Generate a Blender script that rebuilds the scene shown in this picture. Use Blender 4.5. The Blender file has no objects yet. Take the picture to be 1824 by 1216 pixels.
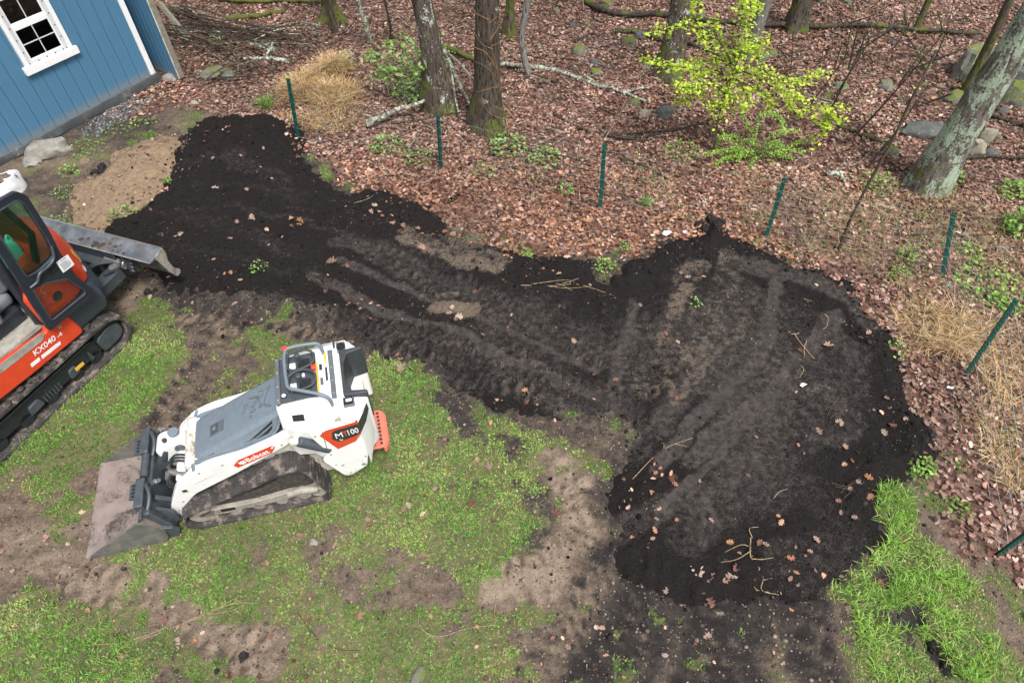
import bpy, bmesh, math, random
import numpy as np
from mathutils import Vector, Matrix
R = math.radians
SC = bpy.context.scene
COL = SC.collection
random.seed(7)
RNG = np.random.default_rng(11)

# ------------------------------------------------------------------ camera, sky, sun, exposure
CAM_H, PITCH, FPX = 5.6, R(51.05), 1190.0          # drone height (m), pitch below the horizon, focal length (photo pixels)
cam_data = bpy.data.cameras.new('camera')
cam = bpy.data.objects.new('camera', cam_data)
COL.objects.link(cam)
cam.location = (0, 0, CAM_H)
cam.rotation_euler = (math.pi/2 - PITCH, 0, 0)
cam_data.sensor_width = 36.0
cam_data.lens = 36.0*FPX/1824.0
cam_data.clip_start = 0.05
cam_data.clip_end = 500
SC.camera = cam

SUN_EL, SUN_AZ = R(62), R(150)                      # soft overcast light
world = bpy.data.worlds.new('World')
SC.world = world
world.use_nodes = True
wn, wl = world.node_tree.nodes, world.node_tree.links
sky = wn.new('ShaderNodeTexSky')
sky.sky_type = 'NISHITA'
sky.sun_disc = False
sky.sun_elevation = SUN_EL
sky.sun_rotation = SUN_AZ
sky.air_density = 1.0
sky.dust_density = 4.0
sky.ozone_density = 1.0
hsv = wn.new('ShaderNodeHueSaturation')
hsv.inputs['Saturation'].default_value = 0.30       # cloud cover takes the blue out of the sky
wl.new(sky.outputs[0], hsv.inputs['Color'])
bg = wn['Background']
bg.inputs['Strength'].default_value = 0.08
wl.new(hsv.outputs[0], bg.inputs['Color'])

sun_data = bpy.data.lights.new('sun', 'SUN')
sun_data.energy = 1.5
sun_data.angle = R(14)
sun_data.color = (1.0, 0.97, 0.93)
sun = bpy.data.objects.new('sun', sun_data)
COL.objects.link(sun)
sdir = Vector((math.sin(SUN_AZ)*math.cos(SUN_EL), math.cos(SUN_AZ)*math.cos(SUN_EL), math.sin(SUN_EL)))
sun.rotation_euler = (-sdir).to_track_quat('-Z', 'Y').to_euler()
sun.location = sdir*30

SC.view_settings.view_transform = 'Standard'
SC.view_settings.look = 'None'
SC.view_settings.exposure = 1.35
SC.view_settings.gamma = 1.0
SC.view_settings.use_curve_mapping = False

# ------------------------------------------------------------------ pixel -> place
_F = np.array([0, math.cos(PITCH), -math.sin(PITCH)])
_U = np.array([0, math.sin(PITCH), math.cos(PITCH)])
_X = np.array([1.0, 0, 0])
_C = np.array([0, 0, CAM_H])
def ray(u, v): return _F + _X*(u-912)/FPX + _U*(608-v)/FPX
def gnd(u, v, z=0.0):
    """photo pixel -> point on the level z"""
    r = ray(u, v)
    return _C + r*((CAM_H-z)/(-r[2]))
def on_y(u, v, y):
    """photo pixel -> point on the upright plane at distance y"""
    r = ray(u, v)
    return _C + r*(y/r[1])
def depth_at(P): return float((np.array(P)-_C) @ _F)
def pxm(P): return depth_at(P)/FPX                  # metres per photo pixel at a point
def poly_px(pts): return np.array([gnd(*p)[:2] for p in pts])

# ------------------------------------------------------------------ numpy noise
def _hash(ix, iy, s):
    h = (ix.astype(np.int64)*374761393 + iy.astype(np.int64)*668265263 + s*1442695041) & 0xffffffff
    h = ((h ^ (h >> 13))*1274126177) & 0xffffffff
    h = h ^ (h >> 16)
    return (h & 0xffff)/65535.0
def vnoise(x, y, s=0):
    x = np.asarray(x, float); y = np.asarray(y, float)
    ix, iy = np.floor(x), np.floor(y)
    fx, fy = x-ix, y-iy
    fx = fx*fx*(3-2*fx); fy = fy*fy*(3-2*fy)
    a = _hash(ix, iy, s); b = _hash(ix+1, iy, s); c = _hash(ix, iy+1, s); d = _hash(ix+1, iy+1, s)
    return (a*(1-fx)+b*fx)*(1-fy) + (c*(1-fx)+d*fx)*fy
def fbm(x, y, f=1.0, o=4, s=0):
    t = 0; a = 0.5; n = 0
    for k in range(o):
        t = t + a*vnoise(np.asarray(x)*f+17.3*k, np.asarray(y)*f-9.1*k, s+k); n += a
        a *= 0.5; f *= 2.03
    return t/n                                        # 0..1, mean 0.5
def smooth(a, b, x):
    t = np.clip((x-a)/(b-a), 0, 1)
    return t*t*(3-2*t)
def sd_poly(x, y, poly):
    """signed distance, positive inside"""
    x = np.asarray(x, float); y = np.asarray(y, float)
    d = np.full(x.shape, 1e9); ins = np.zeros(x.shape, bool)
    n = len(poly)
    for i in range(n):
        ax, ay = poly[i]; bx, by = poly[(i+1) % n]
        ex, ey = bx-ax, by-ay
        t = np.clip(((x-ax)*ex+(y-ay)*ey)/(ex*ex+ey*ey+1e-12), 0, 1)
        d = np.minimum(d, (x-ax-t*ex)**2+(y-ay-t*ey)**2)
        c = ((ay > y) != (by > y)) & (x < (bx-ax)*(y-ay)/(by-ay+1e-12)+ax)
        ins ^= c
    d = np.sqrt(d)
    return np.where(ins, d, -d)
def stroke(x, y, pts, w):
    """(profile 0..1 across a polyline of width w, length along it)"""
    x = np.asarray(x, float); y = np.asarray(y, float)
    best = np.full(x.shape, 1e9); along = np.zeros(x.shape); across = np.zeros(x.shape); L = 0
    for i in range(len(pts)-1):
        ax, ay = pts[i]; bx, by = pts[i+1]
        ex, ey = bx-ax, by-ay; l = math.hypot(ex, ey)
        t = np.clip(((x-ax)*ex+(y-ay)*ey)/(l*l), 0, 1)
        d = (x-ax-t*ex)**2+(y-ay-t*ey)**2
        m = d < best
        best = np.where(m, d, best); along = np.where(m, L+t*l, along); across = np.where(m, ((x-ax)*ey-(y-ay)*ex)/l, across)
        L += l
    return 1-smooth(0.30*w, 0.62*w, np.sqrt(best)), along, across

# ------------------------------------------------------------------ objects
def tag(o, label=None, cat=None, group=None, kind=None):
    if label: o['label'] = label
    if cat: o['category'] = cat
    if group: o['group'] = group
    if kind: o['kind'] = kind
    return o
def thing(name, label, cat, loc=(0, 0, 0), rz=0, group=None):
    o = bpy.data.objects.new(name, None)
    o.empty_display_size = 0.1
    COL.objects.link(o)
    o.location = loc; o.rotation_euler = (0, 0, rz)
    return tag(o, label, cat, group)
def link(name, me, mat=None, parent=None, smooth_angle=None, bevel=0, seg=2):
    o = bpy.data.objects.new(name, me)
    COL.objects.link(o)
    if mat is not None and not me.materials: me.materials.append(mat)
    if parent is not None: o.parent = parent
    if smooth_angle is not None and len(me.polygons):
        me.polygons.foreach_set('use_smooth', np.ones(len(me.polygons), bool))
        me.set_sharp_from_angle(angle=R(smooth_angle))
    if bevel:
        b = o.modifiers.new('bevel', 'BEVEL'); b.width = bevel; b.segments = seg
        b.limit_method = 'ANGLE'; b.angle_limit = R(35); b.harden_normals = False
        if smooth_angle is None:
            me.polygons.foreach_set('use_smooth', np.ones(len(me.polygons), bool))
            me.set_sharp_from_angle(angle=R(38))
    return o
def bulk(name, V, counts, idx, mat, cols=None, smoothf=False):
    """big mesh from arrays: V (n,3), loop counts per face, vertex index per loop, colour per vertex"""
    me = bpy.data.meshes.new(name)
    me.vertices.add(len(V)); me.vertices.foreach_set('co', np.ascontiguousarray(V, np.float32).ravel())
    counts = np.asarray(counts, np.int32); idx = np.asarray(idx, np.int32)
    me.loops.add(len(idx)); me.loops.foreach_set('vertex_index', idx)
    me.polygons.add(len(counts))
    st = np.concatenate(([0], np.cumsum(counts)[:-1])).astype(np.int32)
    me.polygons.foreach_set('loop_start', st)
    try: me.polygons.foreach_set('loop_total', counts)
    except Exception: pass
    if smoothf: me.polygons.foreach_set('use_smooth', np.ones(len(counts), bool))
    me.update(calc_edges=True)
    if cols is not None:
        a = me.color_attributes.new('col', 'FLOAT_COLOR', 'POINT')
        c = np.ones((len(V), 4), np.float32); c[:, :3] = cols
        a.data.foreach_set('color', c.ravel())
    if mat is not None: me.materials.append(mat)
    return me

class MB:
    """collects simple solids into one mesh"""
    def __init__(s): s.v = []; s.f = []
    def add(s, v, f):
        n = len(s.v); s.v += [tuple(p) for p in v]; s.f += [tuple(i+n for i in q) for q in f]; return s
    def box(s, lo, hi, M=None):
        x0, y0, z0 = lo; x1, y1, z1 = hi
        v = [(x0,y0,z0),(x1,y0,z0),(x1,y1,z0),(x0,y1,z0),(x0,y0,z1),(x1,y0,z1),(x1,y1,z1),(x0,y1,z1)]
        if M is not None: v = [tuple(M @ Vector(p)) for p in v]
        return s.add(v, [(0,3,2,1),(4,5,6,7),(0,1,5,4),(1,2,6,5),(2,3,7,6),(3,0,4,7)])
    def prism(s, pts, lo, hi, axis='y'):
        """2-D outline pushed along an axis: y -> pts are (x,z), z -> (x,y), x -> (y,z)"""
        n = len(pts)
        mk = {'y': lambda p, t: (p[0], t, p[1]), 'z': lambda p, t: (p[0], p[1], t), 'x': lambda p, t: (t, p[0], p[1])}[axis]
        a = sum(pts[i][0]*pts[(i+1) % n][1]-pts[(i+1) % n][0]*pts[i][1] for i in range(n))
        v = [mk(p, lo) for p in pts]+[mk(p, hi) for p in pts]
        flip = (a > 0) == (axis != 'y')
        A = tuple(range(n)); B = tuple(range(n, 2*n))
        f = [A[::-1] if flip else A, B if flip else B[::-1]]
        for i in range(n):
            j = (i+1) % n
            f.append((i, j, n+j, n+i) if flip else (j, i, n+i, n+j))
        return s.add(v, f)
    def tube(s, path, r, n=8, cap=True):
        P = [Vector(p) for p in path]; m = len(P)
        rr = r if hasattr(r, '__len__') else [r]*m
        ref = None; v = []; f = []
        for i in range(m):
            t = (P[min(i+1, m-1)]-P[max(i-1, 0)])
            if t.length < 1e-9: t = Vector((0, 0, 1))
            t.normalize()
            if ref is None: ref = t.orthogonal().normalized()
            ref = ref - t*ref.dot(t)
            if ref.length < 1e-6: ref = t.orthogonal()
            ref.normalize(); b = t.cross(ref)
            for k in range(n):
                a = 2*math.pi*k/n
                v.append(P[i]+(ref*math.cos(a)+b*math.sin(a))*rr[i])
        for i in range(m-1):
            for k in range(n):
                k2 = (k+1) % n
                f.append((i*n+k, i*n+k2, (i+1)*n+k2, (i+1)*n+k))
        if cap:
            f.append(tuple(range(n))[::-1]); f.append(tuple((m-1)*n+k for k in range(n)))
        return s.add(v, f)
    def cyl(s, a, b, r, n=20, r2=None): return s.tube([a, b], [r, r if r2 is None else r2], n)
    def loft(s, rings, cap=True, closed=True):
        n = len(rings[0]); v = [p for r in rings for p in r]; f = []
        for i in range(len(rings)-1):
            for k in range(n if closed else n-1):
                k2 = (k+1) % n
                f.append((i*n+k, i*n+k2, (i+1)*n+k2, (i+1)*n+k))
        if cap:
            f.append(tuple(range(n))[::-1]); f.append(tuple((len(rings)-1)*n+k for k in range(n)))
        return s.add(v, f)
    def mesh(s, name, recalc=True):
        me = bpy.data.meshes.new(name); me.from_pydata(s.v, [], s.f); me.update()
        if recalc:
            bm = bmesh.new(); bm.from_mesh(me); bmesh.ops.recalc_face_normals(bm, faces=bm.faces); bm.to_mesh(me); bm.free()
        return me
    def build(s, name, mat, parent=None, bevel=0, seg=2, smooth_angle=None):
        return link(name, s.mesh(name), mat, parent, smooth_angle, bevel, seg)
def round_poly(pts, r, n=4):
    """rounds the corners of a 2-D outline"""
    out = []; m = len(pts)
    for i in range(m):
        p = Vector(pts[i]); a = Vector(pts[i-1]); b = Vector(pts[(i+1) % m])
        d1 = (a-p); d2 = (b-p); k = min(r, d1.length*0.45, d2.length*0.45)
        s0 = p+d1.normalized()*k; s1 = p+d2.normalized()*k
        for j in range(n+1):
            t = j/n
            q = s0*(1-t)**2+p*2*t*(1-t)+s1*t*t
            out.append((q.x, q.y))
    return out
def curve_path(pts, n=6):
    """Catmull-Rom through points"""
    P = [Vector(p) for p in pts]; P = [P[0]*2-P[1]]+P+[P[-1]*2-P[-2]]; out = []
    for i in range(1, len(P)-2):
        for k in range(n):
            t = k/n
            out.append(0.5*((2*P[i])+(P[i+1]-P[i-1])*t+(2*P[i-1]-5*P[i]+4*P[i+1]-P[i+2])*t*t+(-P[i-1]+3*P[i]-3*P[i+1]+P[i+2])*t**3))
    out.append(P[-2]); return out
def text_mesh(s, size, name='lettering', shear=0.0, extrude=0.0008, bold=0.0):
    c = bpy.data.curves.new(name, 'FONT'); c.body = s; c.size = size; c.shear = shear; c.extrude = extrude; c.offset = bold
    c.align_x = 'LEFT'; c.resolution_u = 3
    o = bpy.data.objects.new(name, c); COL.objects.link(o)
    bpy.context.view_layer.update()
    me = bpy.data.meshes.new_from_object(o.evaluated_get(bpy.context.evaluated_depsgraph_get()))
    bpy.data.objects.remove(o); me.name = name
    return me

# ------------------------------------------------------------------ materials
class Nodes:
    def __init__(s, name):
        s.m = bpy.data.materials.new(name); s.m.use_nodes = True
        s.t = s.m.node_tree; s.n = s.t.nodes; s.l = s.t.links
        s.b = s.n['Principled BSDF']
    def new(s, typ, **kw):
        n = s.n.new(typ)
        for k, v in kw.items(): setattr(n, k, v)
        return n
    def put(s, sock, val):
        if hasattr(val, 'links') or isinstance(val, bpy.types.NodeSocket): s.l.new(val, sock)
        else: sock.default_value = val
    def coord(s, kind='Object'): return s.new('ShaderNodeTexCoord').outputs[kind]
    def noise(s, scale, detail=4, rough=0.55, vec=None, dist=0.0, out='Fac'):
        n = s.new('ShaderNodeTexNoise'); n.inputs['Scale'].default_value = scale
        n.inputs['Detail'].default_value = detail; n.inputs['Roughness'].default_value = rough; n.inputs['Distortion'].default_value = dist
        s.l.new(vec if vec is not None else s.coord(), n.inputs['Vector']); return n.outputs[out]
    def voro(s, scale, vec=None, out='Color', feature='F1', rnd=1.0):
        n = s.new('ShaderNodeTexVoronoi'); n.feature = feature; n.inputs['Scale'].default_value = scale
        n.inputs['Randomness'].default_value = rnd
        s.l.new(vec if vec is not None else s.coord(), n.inputs['Vector']); return n.outputs[out]
    def scaled(s, sx, sy, sz, kind='Object'):
        n = s.new('ShaderNodeMapping'); n.inputs['Scale'].default_value = (sx, sy, sz)
        s.l.new(s.coord(kind), n.inputs['Vector']); return n.outputs[0]
    def attr(s, name, out='Fac'):
        return s.new('ShaderNodeAttribute', attribute_name=name).outputs[out]
    def math(s, op, a, b=0.0):
        n = s.new('ShaderNodeMath', operation=op); s.put(n.inputs[0], a); s.put(n.inputs[1], b); return n.outputs[0]
    def ramp(s, x, lo, hi):
        n = s.new('ShaderNodeMapRange'); n.interpolation_type = 'SMOOTHSTEP'
        s.put(n.inputs[0], x); n.inputs[1].default_value = lo; n.inputs[2].default_value = hi; return n.outputs[0]
    def mix(s, f, a, b, mode='MIX'):
        n = s.new('ShaderNodeMix', data_type='RGBA', blend_type=mode); n.clamp_factor = True
        s.put(n.inputs[0], f)
        for i, q in ((6, a), (7, b)):
            if isinstance(q, (tuple, list)): n.inputs[i].default_value = (*q[:3], 1)
            else: s.put(n.inputs[i], q)
        return n.outputs[2]
    def colors(s, x, stops):
        n = s.new('ShaderNodeValToRGB'); e = n.color_ramp.elements
        while len(e) < len(stops): e.new(0.5)
        for i, (p, c) in enumerate(stops): e[i].position = p; e[i].color = (*c, 1)
        s.put(n.inputs[0], x); return n.outputs[0]
    def bump(s, h, strength=0.5, dist=0.01, prev=None):
        n = s.new('ShaderNodeBump'); n.inputs['Strength'].default_value = strength; n.inputs['Distance'].default_value = dist
        s.put(n.inputs['Height'], h)
        if prev is not None: s.l.new(prev, n.inputs['Normal'])
        return n.outputs[0]
    def done(s, col=None, rough=None, normal=None, metal=None, spec=None, **kw):
        if col is not None:
            if isinstance(col, (tuple, list)): s.b.inputs['Base Color'].default_value = (*col[:3], 1)
            else: s.l.new(col, s.b.inputs['Base Color'])
        if rough is not None: s.put(s.b.inputs['Roughness'], rough)
        if metal is not None: s.put(s.b.inputs['Metallic'], metal)
        if spec is not None: s.put(s.b.inputs['Specular IOR Level'], spec)
        if normal is not None: s.l.new(normal, s.b.inputs['Normal'])
        for k, v in kw.items(): s.put(s.b.inputs[k], v)
        return s.m
def sr(r, g, b):
    f = lambda c: (c/255/12.92 if c/255 <= 0.04045 else ((c/255+0.055)/1.055)**2.4)
    return (f(r), f(g), f(b))
M = {}
def simple(name, col, rough=0.5, metal=0.0, var=0.12, scale=14, dirt=None, dirt_amt=0.0, dscale=5, bump=0.0, spec=0.5):
    """painted / plastic / metal surface with faint mottling and optional dirt patches"""
    N = Nodes(name)
    n = N.noise(scale, 5, 0.6)
    c = N.mix(N.ramp(n, 0.3, 0.7), tuple(x*(1-var) for x in col), tuple(min(1, x*(1+var)) for x in col))
    r = rough
    if dirt is not None:
        k = N.math('ADD', N.math('MULTIPLY', N.noise(dscale, 8, 0.65, dist=0.6), 0.75), N.math('MULTIPLY', N.noise(dscale*9, 4, 0.6), 0.25))
        fac = N.ramp(k, 0.62-0.35*dirt_amt, 0.74-0.30*dirt_amt)
        c = N.mix(fac, c, dirt)
        r = N.math('ADD', N.math('MULTIPLY', fac, 0.9-rough), rough)
    nm = N.bump(N.noise(scale*6, 4, 0.6), bump, 0.004) if bump else None
    M[name] = N.done(c, r, nm, metal, spec)
    return M[name]

# ------------------------------------------------------------------ the lie of the land (outlines read off the photograph, laid on the ground)
SOIL = poly_px([(325,285),(338,255),(370,236),(440,224),(492,228),(522,250),(537,285),(562,300),(600,330),(628,346),(690,350),(732,364),(772,384),(776,408),
    (750,418),(790,432),(850,446),(900,456),(960,470),(1005,464),(1052,468),(1058,496),(1064,508),(1086,508),(1097,490),(1132,460),(1182,440),(1240,424),(1252,402),
    (1286,406),(1292,430),(1332,442),(1380,460),(1440,485),(1500,510),(1532,545),(1556,576),(1592,612),(1612,652),(1602,682),(1626,722),(1652,782),(1632,832),
    (1592,852),(1560,880),(1566,930),(1580,966),(1540,986),(1502,1002),(1480,1032),(1440,1052),(1380,1052),(1300,1062),(1220,1052),(1150,1036),(1118,1012),
    (1108,980),(1112,935),(1100,885),(1130,830),(1150,760),(1100,735),(1060,742),(960,738),(870,700),(800,682),(740,652),(690,632),(650,606),(600,560),(540,535),
    (480,525),(430,520),(300,522),(285,490),(210,436),(185,418),(196,405),(250,380),(290,340)])
SAND = poly_px([(150,312),(200,276),(270,250),(322,236),(338,262),(324,292),(303,332),(258,372),(216,402),(182,417),(132,398),(122,352)])
FOREST = np.vstack([poly_px([(240,215),(330,175),(400,222),(470,222),(540,262),(640,335),(780,392),(870,440),(1060,474),(1180,432),(1290,412),(1440,482),(1560,574),(1622,684),(1662,790),(1690,880),(1740,985),(1824,1065)]),
    np.array([(60,-4),(60,70),(-60,70),(-60,12),(-8.2,9.0)])])
SHED_YAW = R(55.2)
SHED_C = gnd(281, 147)
_sf = np.array([math.cos(SHED_YAW), math.sin(SHED_YAW)]); _sn = np.array([_sf[1], -_sf[0]])
def S_(pts): return poly_px(pts)
MUD = [  # polyline, width, strength, tone (0 dark grey .. 1 tan), rut depth, cleat pitch
    (S_([(-60,1000),(60,985),(150,965),(210,1000)]), 0.72, 1.0, 0.75, .012, 0),
    (S_([(-40,905),(60,885),(150,862)]), 0.30, 0.8, 0.6, .01, 0),
    (S_([(110,1010),(200,1040),(300,1085),(400,1130),(470,1160)]), 0.34, 0.8, 0.8, .02, .135),
    (S_([(20,1030),(120,1075),(260,1120)]), 0.24, 0.45, 0.7, .01, .135),
    (S_([(330,545),(390,585),(380,640),(330,700),(290,745)]), 0.42, 0.9, 0.40, .012, .135),
    (S_([(440,570),(430,640),(390,690)]), 0.25, 0.5, 0.40, .01, .135),
    (S_([(290,510),(370,540),(460,560),(560,590),(640,610)]), 0.40, 1.0, 0.30, .012, .135),
    (S_([(195,560),(230,530),(262,512)]), 0.35, 0.9, 0.85, .0, 0),
    (S_([(985,838),(1035,870),(1040,920),(1010,970),(965,1020),(900,1060)]), 0.42, 1.15, 0.85, .02, .135),
    (S_([(930,745),(1010,760),(1060,790)]), 0.28, 0.9, 0.7, .01, 0),
    (S_([(1040,780),(1130,800),(1150,850),(1090,900)]), 0.34, 0.9, 0.55, .01, 0),
    (S_([(1080,1000),(1040,1060),(1010,1120),(960,1216),(940,1260)]), 0.50, 1.0, 0.50, .025, .135),
    (S_([(1160,1050),(1130,1120),(1080,1216),(1060,1270)]), 0.60, 1.1, 0.14, .02, .135),
    (S_([(1300,1060),(1290,1130),(1280,1216),(1275,1280)]), 0.75, 1.2, 0.08, .03, .135),
    (S_([(1420,1060),(1440,1130),(1460,1216),(1470,1290)]), 0.45, 0.9, 0.10, .02, .135),
    (S_([(430,1000),(520,960),(600,1010)]), 0.20, 0.35, 0.55, .0, 0),
    (S_([(600,1040),(700,1075),(780,1050),(860,1060)]), 0.18, 0.35, 0.6, .0, 0),
    (S_([(760,700),(850,770),(920,800)]), 0.22, 0.7, 0.15, .0, 0),
    (S_([(880,790),(940,860),(960,930),(930,980)]), 0.22, 0.55, 0.15, .0, 0),
    (S_([(440,1080),(500,1130),(480,1180)]), 0.20, 0.4, 0.75, .0, 0),
    (S_([(140,690),(60,745),(-40,820)]), 0.22, 0.8, 0.35, .015, 0),
    (S_([(60,320),(140,350),(110,400)]), 0.45, 0.9, 0.35, .0, 0),
    (S_([(1625,1100),(1660,1160),(1680,1195)]), 0.16, 1.1, 0.05, .05, 0),
    (S_([(1560,1020),(1590,1080),(1600,1140)]), 0.18, 0.8, 0.15, .02, 0),
]
LUSH = [ # polyline, width, strength of green
    (S_([(60,720),(160,690),(240,640)]), 0.75, 0.9), (S_([(20,790),(120,745),(250,700)]), 0.5, 0.8), (S_([(70,880),(140,890)]), 0.35, 0.7), (S_([(190,1010),(300,1000),(360,1060)]), 0.45, 0.5),
    (S_([(20,1130),(90,1160),(180,1210)]), 0.55, 0.9), (S_([(700,830),(800,870),(900,900),(880,960)]), 0.75, 0.6), (S_([(620,830),(700,900),(780,960)]), 0.6, 0.4),
    (S_([(690,640),(740,680),(760,730)]), 0.45, 0.8), (S_([(760,770),(860,800),(940,780)]), 0.45, 0.5), (S_([(1590,890),(1600,960),(1560,1000)]), 0.35, 1.0),
    (S_([(1500,1010),(1560,1040),(1620,1060),(1700,1120),(1760,1190)]), 0.40, 1.1), (S_([(1620,960),(1680,1010),(1700,1040)]), 0.3, 0.9), (S_([(1560,1080),(1580,1160),(1600,1216)]), 0.3, 0.8),
    (S_([(380,640),(420,590),(460,560)]), 0.25, 0.3), (S_([(1440,1060),(1450,1120)]), 0.25, 0.5), (S_([(840,1010),(900,990)]), 0.5, 0.4), (S_([(600,880),(660,860)]), 0.4, 0.5),
]
PACK = [  # on the black soil: polyline, width, smoothness, subsoil showing, rut depth, cleat pitch
    (S_([(470,545),(640,590),(800,640),(960,690),(1090,725)]), 0.52, 0.80, 0.38, .02, .11),
    (S_([(650,440),(760,490),(900,560),(1040,612),(1150,655)]), 0.40, 0.75, 0.30, .02, .11),
    (S_([(735,425),(800,450),(870,470)]), 0.36, 0.8, 0.75, .01, 0),
    (S_([(770,548),(830,556)]), 0.20, 0.7, 1.0, .0, 0), (S_([(745,520),(790,522)]), 0.10, 0.6, 0.8, .0, 0),
    (S_([(1205,545),(1235,520)]), 0.14, 0.5, 0.8, .0, 0), (S_([(1175,600),(1215,620),(1200,650)]), 0.20, 0.5, 0.65, .0, 0),
    (S_([(1290,515),(1262,570),(1240,640)]), 0.16, 0.7, 0.55, .0, 0), (S_([(1190,660),(1210,700)]), 0.18, 0.5, 0.6, .0, 0),
    (S_([(1330,510),(1300,590),(1240,690),(1190,770)]), 0.30, 0.8, 0.20, .012, 0),
    (S_([(1475,565),(1400,665),(1320,755),(1245,835)]), 0.17, 0.95, 0.05, .015, 0),
    (S_([(1330,468),(1420,492),(1500,528),(1545,580)]), 0.25, 0.85, 0.03, .0, 0),
    (S_([(1480,600),(1530,640),(1520,700)]), 0.25, 0.7, 0.05, .0, 0),
    (S_([(1150,570),(1130,640),(1125,720),(1150,800)]), 0.34, 0.75, 0.12, .01, .11),
    (S_([(1240,960),(1330,850),(1420,770),(1500,760)]), 0.40, 0.6, 0.08, .0, 0),
    (S_([(1090,980),(1180,930),(1250,900)]), 0.22, 0.7, 0.06, .0, 0),
    (S_([(420,300),(520,330),(560,380)]), 0.25, 0.45, 0.10, .01, .10), (S_([(330,400),(430,420),(520,450)]), 0.22, 0.4, 0.05, .0, 0),
    (S_([(350,330),(460,345),(560,350)]), 0.12, 0.4, 0.10, .01, 0), (S_([(600,430),(700,450)]), 0.22, 0.7, 0.15, .0, 0),
    (S_([(860,600),(1000,670),(1080,690)]), 0.20, 0.7, 0.25, .015, .11), (S_([(1440,890),(1500,960),(1400,1010)]), 0.35, 0.5, 0.03, .0, 0),
    (S_([(640,370),(700,390)]), 0.30, 0.3, 0.15, .0, 0),
    (S_([(560,500),(700,560),(860,625),(1000,680),(1080,700)]), 0.12, 0.95, 0.25, .0, 0), (S_([(600,470),(760,530),(900,595),(1060,655)]), 0.10, 0.95, 0.15, .0, 0), (S_([(1490,575),(1430,650),(1360,740),(1270,850),(1180,930)]), 0.07, 1.0, 0.10, .0, 0),
    (S_([(1380,480),(1370,560),(1330,660),(1260,760),(1180,850)]), 0.14, 0.95, 0.12, .01, 0), (S_([(1300,460),(1290,540),(1230,640)]), 0.30, 0.8, 0.55, .0, 0), (S_([(1240,480),(1210,560),(1170,640),(1160,700)]), 0.26, 0.7, 0.60, .0, 0), (S_([(1330,560),(1270,640),(1220,720)]), 0.16, 0.8, 0.55, .0, 0),
    (S_([(1440,700),(1380,790),(1310,880),(1260,960)]), 0.22, 0.85, 0.06, .01, .11), (S_([(1130,540),(1110,620),(1100,700)]), 0.16, 0.95, 0.20, .0, 0), (S_([(300,300),(420,290),(520,320)]), 0.16, 0.4, 0.06, .01, 0), (S_([(260,390),(400,380),(540,400),(640,420)]), 0.10, 0.45, 0.06, .0, 0), (S_([(300,450),(450,470),(560,490)]), 0.12, 0.4, 0.08, .0, 0),
]
def warp(x, y):
    return x+(fbm(x, y, 1.1, 3, 101)-0.5)*0.34+(fbm(x, y, 6, 2, 103)-0.5)*0.10, y+(fbm(x, y, 1.1, 3, 105)-0.5)*0.34+(fbm(x, y, 6, 2, 107)-0.5)*0.10
def bumpy(x, y, u, v, r, h):
    p = gnd(u, v)
    return h*np.exp(-((x-p[0])**2+(y-p[1])**2)/(r*r))
def cleat(s, ac, w, pit):
    """two staggered rows of tread bars"""
    ph = np.where(ac > 0, 0.5, 0.0)
    return np.clip(1.8*np.sin(2*math.pi*(s/pit+ph)+1.2*np.sin(ac*9)), -1, 1)*smooth(0.02, 0.06, np.abs(ac))*(0.15+1.1*smooth(0.35, 0.65, vnoise(s*2.3, ac*5, 117)))
def rut(x, y, lst, ki, kp):
    z = 0; xw, yw = warp(x, y)
    for st in lst:
        d, pit = st[ki], st[kp]
        if d == 0: continue
        w, s, ac = stroke(xw, yw, st[0], st[1])
        z = z - w*d
        if pit: z = z + w*0.020*cleat(s, ac, st[1], pit)
    return z
def base_h(x, y):
    x = np.asarray(x, float); y = np.asarray(y, float)
    fo = smooth(-0.4, 0.8, sd_poly(x, y, FOREST))
    z = (fbm(x, y, 0.5, 3, 3)-0.5)*(0.05+0.14*fo) + (fbm(x, y, 3.1, 3, 5)-0.5)*(0.030+0.05*fo)
    z = z+(1-fo)*((fbm(x, y, 10, 2, 7)-0.5)*0.030-np.abs(fbm(x, y, 5.5, 2, 9)-0.5)*0.05)
    far = smooth(14, 45, np.hypot(x, y))
    return z + far*(fbm(x, y, 0.06, 3, 8)-0.4)*3.0
def H(x, y):
    z = base_h(x, y)+rut(x, y, MUD, 4, 5)
    return z
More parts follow.
